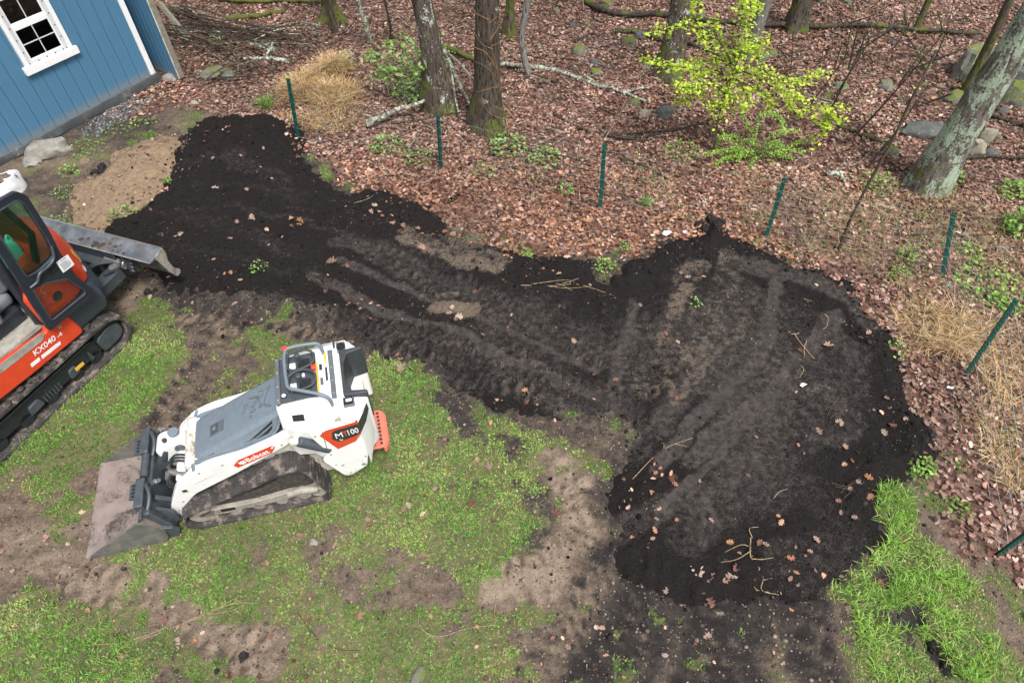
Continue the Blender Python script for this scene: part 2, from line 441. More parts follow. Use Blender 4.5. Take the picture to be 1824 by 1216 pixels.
def soil_t(x, y):
    """(thickness of the spread black soil above the ground, packed 0..1, subsoil 0..1)"""
    x = np.asarray(x, float); y = np.asarray(y, float)
    sd = sd_poly(x, y, SOIL) + (fbm(x, y, 2.2, 4, 21)-0.5)*0.36 + (fbm(x, y, 9, 3, 23)-0.5)*0.20
    xw, yw = warp(x, y)
    pk = (0.10+0.46*smooth(0.25, 0.9, sd)*smooth(-2.2, -0.6, x))*(0.45+1.0*fbm(x, y, 1.3, 4, 111)); ts = 0.42*smooth(0.45, 0.75, fbm(x, y, 1.5, 4, 119))*smooth(0.3, 0.9, sd)*smooth(-1.8, 0, x)
    brk = 0.62+0.55*fbm(x, y, 2.4, 4, 113)
    for pts, w, a, t, d, c in PACK:
        q, sl, ac = stroke(xw, yw, pts, w*1.25)
        q = q*(0.62+0.66*fbm(sl*0.8+w*31, ac*11, 1.0, 3, 115))
        if c: q = q*(0.85+0.28*cleat(sl, ac, w, c))
        pk = np.maximum(pk, q*a*np.clip(brk, 0, 1)); ts = np.maximum(ts, q*t*np.clip(brk+0.1, 0, 1.1))
    t = np.clip(sd*0.30, -0.06, 0.045)
    t = t+0.045*np.exp(-((sd-0.16)/0.13)**2)*fbm(x, y, 1.7, 2, 31)
    rough = (1-0.8*pk)*smooth(-0.05, 0.15, sd)
    t = t+rough*((fbm(x, y, 4.5, 4, 41)-0.5)*0.10+(np.abs(fbm(x, y, 13, 3, 43)-0.5))*0.075-0.014)
    t = t+rut(x, y, PACK, 4, 5)*smooth(0, 0.2, sd)
    for u, v, r, h in ((1268,412,.17,.13),(1256,432,.25,.07),(390,255,.45,.26),(480,250,.42,.26),(440,330,.5,.10),(1640,790,.20,.10),(1190,440,.25,.06),(960,478,.35,.06),(870,452,.2,.07),(230,420,.35,.12),(1570,620,.3,.05),(1590,850,.3,.05),(740,390,.3,.05)):
        t = t+bumpy(x, y, u, v, r, h)*(0.6+0.8*fbm(x, y, 7, 3, 47))
    return t, pk, ts, sd
def sand_t(x, y):
    sd = sd_poly(x, y, SAND)+(fbm(x, y, 2.5, 4, 61)-0.5)*0.22
    t = np.clip(sd*0.40, -0.06, 0.16)+(fbm(x, y, 3.5, 5, 63)-0.5)*0.12*smooth(0, 0.2, sd)
    t = t-bumpy(x, y, 178, 305, .16, .13)+bumpy(x, y, 150, 285, .12, .08)
    return t, sd
def surf(x, y):
    x = np.asarray(x, float); y = np.asarray(y, float)
    return H(x, y)+np.maximum(0, np.maximum(soil_t(x, y)[0], sand_t(x, y)[0]))
def surf1(x, y): return float(surf(np.array([x]), np.array([y]))[0])
def lay(u, v, dz=0.0):
    p = gnd(u, v); return Vector((p[0], p[1], surf1(p[0], p[1])+dz))
def zones(x, y):
    sdf = sd_poly(x, y, FOREST)
    fo = smooth(-0.22, 0.18, sdf+(fbm(x, y, 2.6, 4, 71)-0.5)*0.7)
    mud = np.zeros(x.shape); tone = np.full(x.shape, 0.55); wx = (fbm(x, y, 3, 3, 73)-0.5)*0.3; wy = (fbm(x, y, 3, 3, 75)-0.5)*0.3
    for pts, w, a, t, d, c in MUD:
        q, s, ac = stroke(x+wx, y+wy, pts, w)
        q = q*a; t = t+0.22*(fbm(s*1.1+w*17, ac*9, 1.0, 3, 77)-0.5)*2
        if c: t = t+0.26*cleat(s, ac, w, c)
        tone = np.where(q > 0.02, tone*(1-np.clip(q, 0, 1))+t*np.clip(q, 0, 1), tone)
        mud = np.maximum(mud, q)
    lush = np.zeros(x.shape)
    for pts, w, a in LUSH:
        q, s, _ = stroke(x, y, pts, w*1.25); lush = np.maximum(lush, q*a)
    return fo, mud, tone, lush, sdf
def grass_density(x, y):
    fo, mud, tone, lush, sdf = zones(x, y)
    n = fbm(x, y, 1.6, 5, 81); n2 = fbm(x, y, 6.0, 3, 83)
    d = 0.72+(n-0.5)*2.2+(n2-0.5)*2.2+lush*0.8-mud*1.3
    d = np.where(mud > 0.2, np.maximum(d, 0.8*smooth(0.62, 0.72, n2)*(n > 0.42)), d)
    st = soil_t(x, y)[3]; ss = sand_t(x, y)[1]
    d = d*(st < 0.02)*(ss < 0.05)*(1-smooth(-0.05, 0.12, st+0.1))
    # bare strip along the shed
    e = (x-SHED_C[0])*_sn[0]+(y-SHED_C[1])*_sn[1]
    d = np.where((y > 5.2) & (x < -3.6), d*(0.25+0.5*(n2 > 0.5)), d)
    d = np.where(e < 0.1, 0, d)
    d = d*(1-0.93*fo)
    # bare, worn ground at the foot of the black soil
    return np.clip(d, 0, 1.3), lush, fo

# ---- ground materials
def ground_material():
    N = Nodes('ground_soil')
    P = N.coord('Object')
    n2 = N.noise(9, 4, 0.65, P); n3 = N.noise(75, 3, 0.7, P)
    nf = N.noise(30, 5, 0.72, P)
    tone = N.math('ADD', N.attr('tone'), N.math('MULTIPLY', N.math('SUBTRACT', N.math('ADD', N.math('MULTIPLY', n2, 0.5), N.math('MULTIPLY', nf, 0.5)), 0.5), 1.7))
    mud = N.colors(tone, [(0.0, (0.028, 0.024, 0.023)), (0.25, (0.056, 0.047, 0.042)), (0.5, (0.128, 0.098, 0.075)), (0.75, (0.205, 0.158, 0.118)), (1.0, (0.300, 0.235, 0.178))])
    mud = N.mix(N.ramp(n3, 0.35, 0.75), mud, N.mix(1.0, mud, (0.62, 0.58, 0.56), 'MULTIPLY'))
    moss = N.mix(N.ramp(N.noise(14, 4, 0.6, P), 0.35, 0.65), (0.070, 0.115, 0.026), (0.165, 0.150, 0.060))
    gfac = N.ramp(N.math('ADD', N.attr('green'), N.math('MULTIPLY', N.math('SUBTRACT', nf, 0.5), 2.2)), 0.35, 0.75)
    c = N.mix(N.math('MULTIPLY', gfac, 0.60), mud, moss)
    # leaf mould under the litter
    v = N.voro(26, P)
    sv = N.new('ShaderNodeSeparateColor'); N.l.new(v, sv.inputs[0])
    leaf = N.colors(sv.outputs[0], [(0.0, (0.05, 0.030, 0.023)), (0.35, (0.14, 0.080, 0.060)), (0.7, (0.23, 0.140, 0.107)), (1.0, (0.34, 0.24, 0.195))])
    leaf = N.mix(N.ramp(n2, 0.3, 0.7), leaf, N.mix(1.0, leaf, (0.45, 0.40, 0.38), 'MULTIPLY'))
    ffac = N.ramp(N.math('ADD', N.attr('forest'), N.math('MULTIPLY', N.math('SUBTRACT', n2, 0.5), 0.9)), 0.35, 0.65)
    c = N.mix(ffac, c, leaf)
    h = N.math('ADD', N.math('MULTIPLY', nf, 0.5), N.math('MULTIPLY', n3, 0.3))
    nm = N.bump(h, 1.0, 0.035)
    return N.done(c, 0.93, nm, spec=0.25)
def soil_material():
    N = Nodes('black_topsoil')
    P = N.coord('Object')
    n1 = N.noise(2.2, 6, 0.62, P); n2 = N.noise(15, 5, 0.68, P); n3 = N.noise(60, 4, 0.75, P)
    pk = N.ramp(N.math('ADD', N.attr('pack'), N.math('MULTIPLY', N.math('SUBTRACT', N.math('ADD', N.math('MULTIPLY', n3, 0.4), N.math('MULTIPLY', n2, 0.6)), 0.5), 1.7)), 0.22, 0.95)
    loose = N.mix(N.ramp(n3, 0.3, 0.75), (0.0075, 0.0062, 0.006), (0.024, 0.0195, 0.018))
    packed = N.mix(N.ramp(n2, 0.3, 0.7), (0.038, 0.032, 0.0295), (0.088, 0.075, 0.069))
    c = N.mix(pk, loose, packed)
    tf = N.ramp(N.math('ADD', N.attr('subsoil'), N.math('MULTIPLY', N.math('SUBTRACT', n2, 0.5), 1.5)), 0.40, 0.98)
    sub = N.mix(N.ramp(n3, 0.3, 0.7), (0.10, 0.075, 0.058), (0.225, 0.172, 0.128))
    c = N.mix(N.math('MULTIPLY', tf, 0.9), c, sub)
    # pale root hairs and wood flecks
    fl = N.ramp(N.voro(75, P, 'Distance'), 0.10, 0.05)
    fl = N.math('MULTIPLY', fl, N.ramp(N.noise(5, 3, 0.6, P), 0.52, 0.66))
    c = N.mix(N.math('MULTIPLY', fl, 0.35), c, (0.26, 0.20, 0.15))
    nm = N.bump(N.math('ADD', N.math('MULTIPLY', n2, 0.5), N.math('MULTIPLY', n3, 0.5)), 1.0, 0.045)
    r = N.math('SUBTRACT', 0.95, N.math('MULTIPLY', pk, 0.18))
    return N.done(c, r, nm, spec=0.22)
def sand_material():
    N = Nodes('tan_subsoil')
    P = N.coord('Object')
    n1 = N.noise(3, 6, 0.62, P); n2 = N.noise(16, 6, 0.68, P); n3 = N.noise(90, 4, 0.7, P)
    c = N.mix(N.ramp(n2, 0.25, 0.75), (0.165, 0.115, 0.074), (0.285, 0.205, 0.136))
    c = N.mix(N.math('MULTIPLY', N.ramp(n1, 0.55, 0.75), 0.7), c, (0.12, 0.085, 0.06))
    c = N.mix(N.math('MULTIPLY', N.ramp(n3, 0.55, 0.8), 0.5), c, (0.38, 0.29, 0.21))
    nm = N.bump(N.math('ADD', N.math('MULTIPLY', n2, 0.5), N.math('MULTIPLY', n3, 0.35)), 0.9, 0.03)
    return N.done(c, 0.95, nm, spec=0.2)

def sheet(name, xs, ys, zf, mat, attrs, keep=None):
    X, Y = np.meshgrid(xs, ys); nx, ny = len(xs), len(ys)
    x = X.ravel(); y = Y.ravel()
    z = zf(x, y)
    i = np.arange(nx*ny).reshape(ny, nx)
    q = np.stack([i[:-1, :-1], i[:-1, 1:], i[1:, 1:], i[1:, :-1]], -1).reshape(-1, 4)
    if keep is not None:
        k = keep(x, y); q = q[k[q].any(1)]
        used = np.unique(q); rm = np.full(nx*ny, -1); rm[used] = np.arange(len(used)); q = rm[q]
        x, y, z = x[used], y[used], z[used]
        attrs = {k_: v_[used] for k_, v_ in attrs(X.ravel(), Y.ravel()).items()}
    else: attrs = attrs(x, y)
    me = bulk(name, np.stack([x, y, z], 1), np.full(len(q), 4), q.ravel(), mat, smoothf=True)
    for k_, v_ in attrs.items():
        a = me.attributes.new(k_, 'FLOAT', 'POINT'); a.data.foreach_set('value', np.asarray(v_, np.float32))
    o = bpy.data.objects.new(name, me); COL.objects.link(o)
    return o
def axis(lo, hi, step, far):
    a = np.arange(lo, hi+step/2, step); out = []; d = step; p = lo
    while p > -far: d *= 1.22; p -= d; out.append(p)
    b = []; d = step; p = a[-1]
    while p < far: d *= 1.22; p += d; b.append(p)
    return np.concatenate([out[::-1], a, b])
def g_attrs(x, y):
    d, lush, fo = grass_density(x, y)
    _, mud, tone, _, _ = zones(x, y)
    st = soil_t(x, y)[3]
    tone = np.where(mud < 0.05, 0.52+(fbm(x, y, 1.3, 3, 91)-0.5)*0.7, tone)
    near = smooth(-0.45, -0.02, st)                     # dark crumbs tracked off the black soil
    tone = tone*(1-0.55*near)
    return {'forest': fo, 'tone': tone, 'green': np.clip(d, 0, 1)}
def axis2(lo, a, b, hi, fine, step, far):
    c = axis(lo, hi, step, far); return np.concatenate([c[c < a-step*.4], np.arange(a, b, fine), c[c > b+fine*.2]])
ground = sheet('ground', axis2(-9.6, -5.0, 5.0, 9.6, 0.031, 0.05, 90), axis2(0.6, 0.7, 4.9, 13.2, 0.031, 0.05, 90), H, ground_material(), g_attrs)
tag(ground, 'muddy lawn and woodland ground under everything', 'ground', kind='structure')
sx = np.arange(-5.4, 5.3, 0.026); sy = np.arange(1.5, 10.0, 0.026)
topsoil = sheet('black_topsoil', sx, sy, lambda x, y: base_h(x, y)+soil_t(x, y)[0]+rut(x, y, MUD, 4, 5)*0.5, soil_material(),
    lambda x, y: dict(zip(('pack', 'subsoil'), soil_t(x, y)[1:3])), keep=lambda x, y: soil_t(x, y)[0] > -0.03)
tag(topsoil, 'spread black topsoil with smoothed loader tracks', 'soil', kind='structure')
sandy = sheet('dirt_heap', np.arange(-6.2, -3.4, 0.028), np.arange(5.4, 9.2, 0.028), lambda x, y: H(x, y)+sand_t(x, y)[0], sand_material(),
    lambda x, y: {}, keep=lambda x, y: sand_t(x, y)[0] > -0.03)
tag(sandy, 'low heap of loose tan dirt between blue shed and black soil', 'dirt heap')

# ------------------------------------------------------------------ scatter: crumbs, grass, fallen leaves
_gx = np.arange(-11, 11.01, 0.04); _gy = np.arange(0.1, 13.7, 0.04)
_GX, _GY = np.meshgrid(_gx, _gy)
_st = soil_t(_GX, _GY); _ss = sand_t(_GX, _GY); _gh = H(_GX, _GY); _gd = grass_density(_GX, _GY)
_FLD = {'h': _gh, 'surf': _gh+np.maximum(0, np.maximum(_st[0], _ss[0])), 'sd': _st[3], 'pk': _st[1], 'ss': _ss[1], 'D': _gd[0], 'lush': _gd[1], 'fo': _gd[2], 'sdf': sd_poly(_GX, _GY, FOREST)}
def fld(k, x, y):
    """quick bilinear look-up of the fields worked out above"""
    a = _FLD[k]; fx = np.clip((x-_gx[0])/0.04, 0, len(_gx)-1.001); fy = np.clip((y-_gy[0])/0.04, 0, len(_gy)-1.001)
    i = fx.astype(int); j = fy.astype(int); u = fx-i; v = fy-j
    return (a[j, i]*(1-u)+a[j, i+1]*u)*(1-v)+(a[j+1, i]*(1-u)+a[j+1, i+1]*u)*v
def in_view(x, y, m=0.9):
    d = y*math.cos(PITCH)+CAM_H*math.sin(PITCH)
    return (np.abs(x) < 912/FPX*d+m) & (y > 0.15) & (y < 13.4)
def vcol_material(name, rough=0.6, trans=0.0, spec=0.35, var=0.25, scale=60):
    N = Nodes(name)
    c = N.attr('col', 'Color')
    n = N.noise(scale, 3, 0.6)
    c = N.mix(N.math('MULTIPLY', N.ramp(n, 0.35, 0.7), var*2), c, N.mix(1.0, c, (0.55, 0.52, 0.50), 'MULTIPLY'))
    m = N.done(c, rough, spec=spec)
    if trans:
        t = N.new('ShaderNodeBsdfTranslucent'); N.l.new(c, t.inputs[0])
        mx = N.new('ShaderNodeMixShader'); mx.inputs[0].default_value = trans
        N.l.new(N.b.outputs[0], mx.inputs[1]); N.l.new(t.outputs[0], mx.inputs[2])
        N.l.new(mx.outputs[0], N.n['Material Output'].inputs[0])
    M[name] = m
    return m
vcol_material('dead_leaf', 0.55, 0.12, 0.4)
vcol_material('grass_blade', 0.55, 0.30, 0.3, 0.1)
vcol_material('soil_crumb', 0.95, 0, 0.2, 0.3, 90)
vcol_material('dry_straw', 0.6, 0.10, 0.3, 0.15)

def pick(pal, n, jitter=0.18):
    pal = np.array(pal, float); c = pal[RNG.integers(0, len(pal), n)]
    return np.clip(c*(1+RNG.normal(0, jitter, (n, 1)))*(1+RNG.normal(0, 0.05, (n, 3))), 0.004, 1)
def rot_mats(n, tilt):
    """random yaw, then a lean of up to tilt radians"""
    a = RNG.uniform(0, 2*math.pi, n); b = RNG.uniform(0, 2*math.pi, n); t = np.abs(RNG.normal(0, tilt, n))
    ca, sa, cb, sb, ct, st = np.cos(a), np.sin(a), np.cos(b), np.sin(b), np.cos(t), np.sin(t)
    z = np.zeros(n); o = np.ones(n)
    Rz = np.stack([np.stack([ca, -sa, z], 1), np.stack([sa, ca, z], 1), np.stack([z, z, o], 1)], 1)
    K = np.stack([np.stack([z, z, sb], 1), np.stack([z, z, -cb], 1), np.stack([-sb, cb, z], 1)], 1)
    I = np.eye(3)[None]
    Rt = I + st[:, None, None]*K + (1-ct)[:, None, None]*(K @ K)
    return Rt @ Rz
OAK = np.array([(0, 0), (.09, .10), (.24, .20), (.12, .33), (.34, .48), (.15, .60), (.26, .80), (.07, .86), (0, 1.0),
                (-.07, .86), (-.27, .76), (-.14, .58), (-.33, .45), (-.12, .31), (-.22, .19), (-.08, .09)])
BEECH = np.array([(0, 0), (.17, .18), (.27, .42), (.22, .68), (0, 1.0), (-.21, .70), (-.28, .44), (-.16, .17)])
def leaf_batch(x, y, z, size, cols, tmpl, tilt=0.34, curl=0.45):
    n = len(x); k = len(tmpl)
    T = np.zeros((n, k, 3)); T[:, :, :2] = tmpl[None]-np.array([0, .5])
    T[:, :, 0] *= RNG.uniform(0.8, 1.35, n)[:, None]
    cu = RNG.normal(0.25, 0.6, n)*curl; cv = RNG.normal(0.2, 0.6, n)*curl
    T[:, :, 2] = cu[:, None]*(T[:, :, 0]*2.2)**2 + cv[:, None]*(T[:, :, 1]*1.4)**2*0.8 + RNG.normal(0, 0.05*curl*4, (n, k))*0.35
    T *= size[:, None, None]
    V = np.einsum('nij,nkj->nki', rot_mats(n, tilt), T)+np.stack([x, y, z], 1)[:, None]
    return V.reshape(-1, 3), np.full(n, k), np.arange(n*k), np.repeat(cols, k, 0)
def join(bs):
    V, C, I, K = [], [], [], []; off = 0
    for v, c, i, k in bs: V.append(v); C.append(c); I.append(np.asarray(i)+off); K.append(k); off += len(v)
    return np.concatenate(V), np.concatenate(C), np.concatenate(I), np.concatenate(K)
ICO = None
def ico():
    bm = bmesh.new(); bmesh.ops.create_icosphere(bm, subdivisions=1, radius=1)
    v = np.array([p.co[:] for p in bm.verts]); f = np.array([[q.index for q in t.verts] for t in bm.faces]); bm.free()
    return v, f
def crumb_batch(x, y, z, size, cols):
    v, f = ico(); n = len(x); k = len(v)
    T = np.repeat(v[None], n, 0)*RNG.uniform(0.65, 1.3, (n, k, 1))*np.stack([RNG.uniform(.7, 1.3, n), RNG.uniform(.7, 1.3, n), RNG.uniform(.5, .95, n)], 1)[:, None]
    V = T*size[:, None, None]+np.stack([x, y, z], 1)[:, None]
    F = (f[None]+(np.arange(n)*k)[:, None, None]).reshape(-1)
    return V.reshape(-1, 3), np.full(n*len(f), 3), F, np.repeat(cols, k, 0)
def blade_batch(x, y, z, length, width, lean, cols, droop=0.3):
    """kite-shaped blades: root, two shoulders, tip"""
    n = len(x); a = RNG.uniform(0, 2*math.pi, n); d = np.stack([np.cos(a), np.sin(a)], 1); s = np.stack([-d[:, 1], d[:, 0]], 1)
    P = np.stack([x, y, z], 1); ho = length*np.sin(lean); up = length*np.cos(lean)
    mid = P.copy(); mid[:, :2] += d*(ho*0.45)[:, None]; mid[:, 2] += up*0.6
    tip = P.copy(); tip[:, :2] += d*ho[:, None]; tip[:, 2] += up*(1-droop)
    l = mid.copy(); l[:, :2] -= s*(width/2)[:, None]; r = mid.copy(); r[:, :2] += s*(width/2)[:, None]
    V = np.stack([P, r, tip, l], 1).reshape(-1, 3)
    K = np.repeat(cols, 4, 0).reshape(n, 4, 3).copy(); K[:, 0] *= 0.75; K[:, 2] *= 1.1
    return V, np.full(n, 4), np.arange(n*4), np.clip(K.reshape(-1, 3), 0, 1)
def stuff(name, batch, mat, label, cat, parent=None, smoothf=False):
    V, C, I, K = batch
    o = bpy.data.objects.new(name, bulk(name, V, C, I, M[mat], K, smoothf)); COL.objects.link(o)
    if parent: o.parent = parent; o['kind'] = 'stuff'; return o
    return tag(o, label, cat, kind='stuff')

def surf1(x, y):
    if -10.9 < x < 10.9 and 0.4 < y < 13.6: return float(fld('surf', np.array([x]), np.array([y]))[0])
    return float(surf(np.array([x]), np.array([y]))[0])
# crumbs of black soil
n = 60000
x = RNG.uniform(-5.3, 5.2, n); y = RNG.uniform(1.5, 9.9, n)
pk_ = fld('pk', x, y); sd_ = fld('sd', x, y)
keep = (sd_ > -0.65) & (RNG.random(n) < np.where(sd_ > 0, 0.50*np.clip(1-1.5*pk_, 0, 1)+0.4*np.exp(-(sd_/0.25)**2), 0.34*np.exp(-(sd_/0.12)**2)+0.035))
x, y, sd_ = x[keep], y[keep], sd_[keep]; n = len(x)
size = np.clip(RNG.lognormal(math.log(0.0075), 0.55, n), 0.003, 0.034)
stuff('soil_crumbs', crumb_batch(x, y, fld('surf', x, y)+size*0.2, size, pick([(.012, .010, .010), (.018, .015, .0145), (.009, .008, .008), (.034, .029, .027)], n)),
      'soil_crumb', 'loose black crumbs and small clods lying over the spread topsoil', 'soil')
n = 1500
p = SAND.min(0)-.2; q = SAND.max(0)+.2
x = RNG.uniform(p[0], q[0], n); y = RNG.uniform(p[1], q[1], n); k = fld('ss', x, y) > -0.08; x, y = x[k], y[k]; n = len(x)
size = np.clip(RNG.lognormal(math.log(0.008), 0.55, n), 0.003, 0.035)
stuff('dirt_crumbs', crumb_batch(x, y, fld('surf', x, y)+size*0.2, size, pick([(.26, .19, .13), (.32, .24, .165), (.19, .135, .095), (.12, .085, .06)], n)),
      'soil_crumb', 'loose tan crumbs over the dirt heap', 'dirt')

# lawn
n = 1050000
x = RNG.uniform(-5.6, 5.6, n); y = RNG.uniform(0.2, 9.0, n)
v = in_view(x, y, 0.5); x, y = x[v], y[v]
D = fld('D', x, y); lush = fld('lush', x, y)
clump = 0.35+1.3*smooth(0.40, 0.66, fbm(x, y, 9, 3, 121))
v = RNG.random(len(x)) < smooth(0.22, 0.80, D)*clump*0.82; x, y, lush, D = x[v], y[v], lush[v], D[v]; n = len(x)
patch = fbm(x, y, 2.2, 3, 123)
kind = RNG.random(n)
broad = kind < 0.34
length = np.where(broad, RNG.uniform(.014, .036, n), RNG.uniform(.025, .065, n)*(0.75+0.6*lush))
width = np.where(broad, length*RNG.uniform(.45, .75, n), RNG.uniform(.0032, .0065, n))
lean = np.where(broad, RNG.uniform(.9, 1.5, n), np.abs(RNG.normal(0.7, 0.4, n)))
longg = (x > 2.6) & (lush > 0.35) & ~broad & (fbm(x, y, 3.0, 3, 125) > 0.40)
length = np.where(longg, RNG.uniform(.06, .15, n), length); width = np.where(longg, RNG.uniform(.004, .0075, n), width)
cols = pick([(.140, .315, .044), (.195, .405, .060), (.090, .21, .031), (.26, .46, .10), (.17, .345, .068)], n)
yel = pick([(.40, .37, .15), (.32, .25, .13), (.29, .40, .09), (.42, .35, .21)], n)
my = RNG.random(n) < 0.40*smooth(0.40, 0.66, patch)+0.10
cols = np.where(my[:, None], yel, cols); cols = np.where(longg[:, None], pick([(.17, .35, .04), (.24, .44, .07), (.11, .24, .035), (.34, .42, .13)], n), cols)
cols *= (0.82+0.40*lush+0.7*(patch-0.5))[:, None]
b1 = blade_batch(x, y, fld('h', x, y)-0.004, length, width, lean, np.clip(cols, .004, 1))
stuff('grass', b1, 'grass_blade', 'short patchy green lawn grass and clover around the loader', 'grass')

# dry grass and green sprigs along the fence and by the shed
BAND = poly_px([(1000,345),(1080,400),(1300,415),(1460,490),(1560,560),(1640,640),(1690,780),(1760,900),(1860,1000),(1900,560),(1880,380),(1500,300),(1060,290)])
BAND2 = poly_px([(560,170),(700,300),(900,340),(1010,350),(1060,290),(900,250),(700,230)])
n = 150000
x = RNG.uniform(-3.5, 7.5, n); y = RNG.uniform(1.2, 10.5, n)
sb = np.maximum(sd_poly(x, y, BAND), sd_poly(x, y, BAND2)-0.35)
pt = fbm(x, y, 1.5, 4, 131)
v = in_view(x, y, .4) & (RNG.random(n) < smooth(-0.2, 0.5, sb)*smooth(0.38, 0.62, pt+0.07*(x > 3.9))*0.75); x, y = x[v], y[v]; n = len(x)
green = RNG.random(n) < 0.22+0.4*(fbm(x, y, 3.3, 2, 133) > 0.6)
length = np.where(green, RNG.uniform(.03, .09, n), RNG.uniform(.07, .22, n))
cols = np.where(green[:, None], pick([(.12, .22, .05), (.18, .30, .07)], n), pick([(.42, .28, .14), (.50, .36, .20), (.33, .21, .11), (.55, .42, .25)], n))
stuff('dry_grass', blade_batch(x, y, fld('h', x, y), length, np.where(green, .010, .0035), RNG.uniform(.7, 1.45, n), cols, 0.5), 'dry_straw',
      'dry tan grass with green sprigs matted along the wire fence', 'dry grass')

# leaf litter of the wood
n = 390000
x = RNG.uniform(-10.5, 10.5, n); y = RNG.uniform(0.8, 13.4, n)
v = in_view(x, y, 1.0); x, y = x[v], y[v]
sdf = fld('sdf', x, y)+(fbm(x, y, 2.6, 3, 141)-0.5)*0.5; so = fld('sd', x, y); sa = fld('ss', x, y)
e = (x-SHED_C[0])*_sn[0]+(y-SHED_C[1])*_sn[1]; along = (x-SHED_C[0])*_sf[0]+(y-SHED_C[1])*_sf[1]
dens = smooth(-0.25, 0.35, sdf)*(0.25+0.75*smooth(0.3, 0.62, fbm(x, y, 1.8, 4, 143)))
dens *= 1-0.55*smooth(0.1, 0.6, sd_poly(x, y, BAND))
dens = np.maximum(dens, 0.012*smooth(0.5, 0.75, fbm(x, y, 1.4, 3, 145)))                                     # a few blown over the lawn
dens = np.where(so > 0.02, (0.10*np.exp(-np.maximum(so, 0)/0.22)+0.004)*smooth(0.5, 0.72, fbm(x, y, 2.4, 3, 147)), dens)
dens = np.where(sa > 0, 0.006, dens)
dens = np.where((along < 0.15) & (e < 0.03), 0, dens)
v = RNG.random(len(x)) < dens; x, y, so = x[v], y[v], so[v]; n = len(x)
near = smooth(8.6, 6.6, y)[:, None]*smooth(-4.0, -1.5, x)[:, None]*(x < 3.4)[:, None]
pal = pick([(.21, .105, .080), (.31, .195, .155), (.38, .275, .24), (.10, .054, .043), (.26, .15, .12), (.17, .088, .074), (.45, .36, .325), (.06, .036, .030), (.33, .235, .205)], n, .25)
pal2 = pick([(.28, .135, .082), (.39, .235, .165), (.44, .31, .25), (.17, .078, .05), (.32, .17, .11), (.11, .055, .038)], n, .2)
cols = np.clip(np.where(RNG.random((n, 1)) < near*0.8, pal2, pal)*np.array([1.10, 1.00, 0.91]), 0, .8)*(0.42+1.16*fbm(x, y, 1.6, 5, 149))[:, None]
size = RNG.uniform(.030, .074, n)*np.where(RNG.random(n) < .14, 1.45, 1)
zz = fld('surf', x, y)+RNG.uniform(.002, .028, n)
o_ = RNG.random(n) < 0.62
stuff('leaf_litter', join([leaf_batch(x[o_], y[o_], zz[o_], size[o_], cols[o_], OAK), leaf_batch(x[~o_], y[~o_], zz[~o_], size[~o_]*.85, cols[~o_], BEECH)]),
      'dead_leaf', 'thick carpet of dead brown oak leaves on the woodland floor', 'leaf litter')

# pale chaff: bits of straw, root and leaf on soil and lawn
n = 12000
x = RNG.uniform(-5.4, 5.4, n); y = RNG.uniform(0.8, 9.5, n)
k = in_view(x, y, .3) & (fld('sdf', x, y) < 0.3) & (RNG.random(n) < 0.10+0.75*smooth(0.5, 0.72, fbm(x, y, 1.9, 4, 151))); x, y = x[k], y[k]; n = len(x)
stuff('chaff', blade_batch(x, y, fld('surf', x, y)+.006, RNG.uniform(.010, .04, n), RNG.uniform(.002, .009, n), RNG.uniform(1.2, 1.5, n), pick([(.30, .20, .14), (.38, .27, .19), (.22, .12, .085), (.42, .33, .25), (.16, .19, .06)], n, .2), .2),
      'dry_straw', 'scattered bits of straw, root and leaf on soil and lawn', 'chaff')

# brown crumbs and pebbles on the trodden mud
n = 46000
x = RNG.uniform(-5.4, 5.4, n); y = RNG.uniform(0.8, 6.5, n)
k = in_view(x, y, .3) & (fld('sd', x, y) < -0.03) & (fld('sdf', x, y) < 0.1) & (RNG.random(n) < 0.75*(1-smooth(0.2, 0.8, fld('D', x, y)))+0.06); x, y = x[k], y[k]; n = len(x)
size = np.clip(RNG.lognormal(math.log(0.0058), 0.5, n), 0.0025, 0.024)
stuff('mud_crumbs', crumb_batch(x, y, fld('h', x, y)+size*.2, size, pick([(.15, .115, .088), (.21, .165, .125), (.09, .07, .055), (.26, .21, .165), (.05, .042, .038)], n)), 'soil_crumb', 'brown crumbs and grit on the trodden lawn mud', 'grit')
# fine dead twiglets and stalks through the leaf litter
n = 9000
x = RNG.uniform(-9.5, 9.5, n); y = RNG.uniform(4.0, 13.3, n)
k = in_view(x, y, .5) & (fld('sdf', x, y) > 0.2) & (RNG.random(n) < 0.15+0.9*smooth(0.45, 0.7, fbm(x, y, 0.7, 3, 161))); x, y = x[k], y[k]; n = len(x)
stuff('twig_debris', blade_batch(x, y, fld('h', x, y)+.03, RNG.uniform(.10, .55, n), RNG.uniform(.004, .010, n), RNG.uniform(1.25, 1.56, n), pick([(.07, .05, .04), (.13, .10, .075), (.26, .22, .17), (.045, .034, .028), (.36, .33, .27)], n, .2), .05), 'dry_straw', 'fine dead twigs and stalks strewn through the leaf litter', 'twigs')
# seedlings and small green herbs under the trees
n = 14000
x = RNG.uniform(-9.5, 9.5, n); y = RNG.uniform(4.5, 13.3, n)
k = in_view(x, y, .5) & (fld('sdf', x, y) > 0.2) & (RNG.random(n) < 0.02+0.8*smooth(0.60, 0.74, fbm(x, y, 1.1, 4, 163))); x, y = x[k], y[k]; n = len(x)
stuff('green_herbs', leaf_batch(x, y, fld('h', x, y)+RNG.uniform(.02, .12, n), RNG.uniform(.018, .045, n), pick([(.22, .36, .09), (.30, .44, .13), (.16, .27, .06), (.36, .42, .16)], n), BEECH, .5, .3), 'grass_blade', 'thin scatter of small green herbs under the trees', 'herbs')

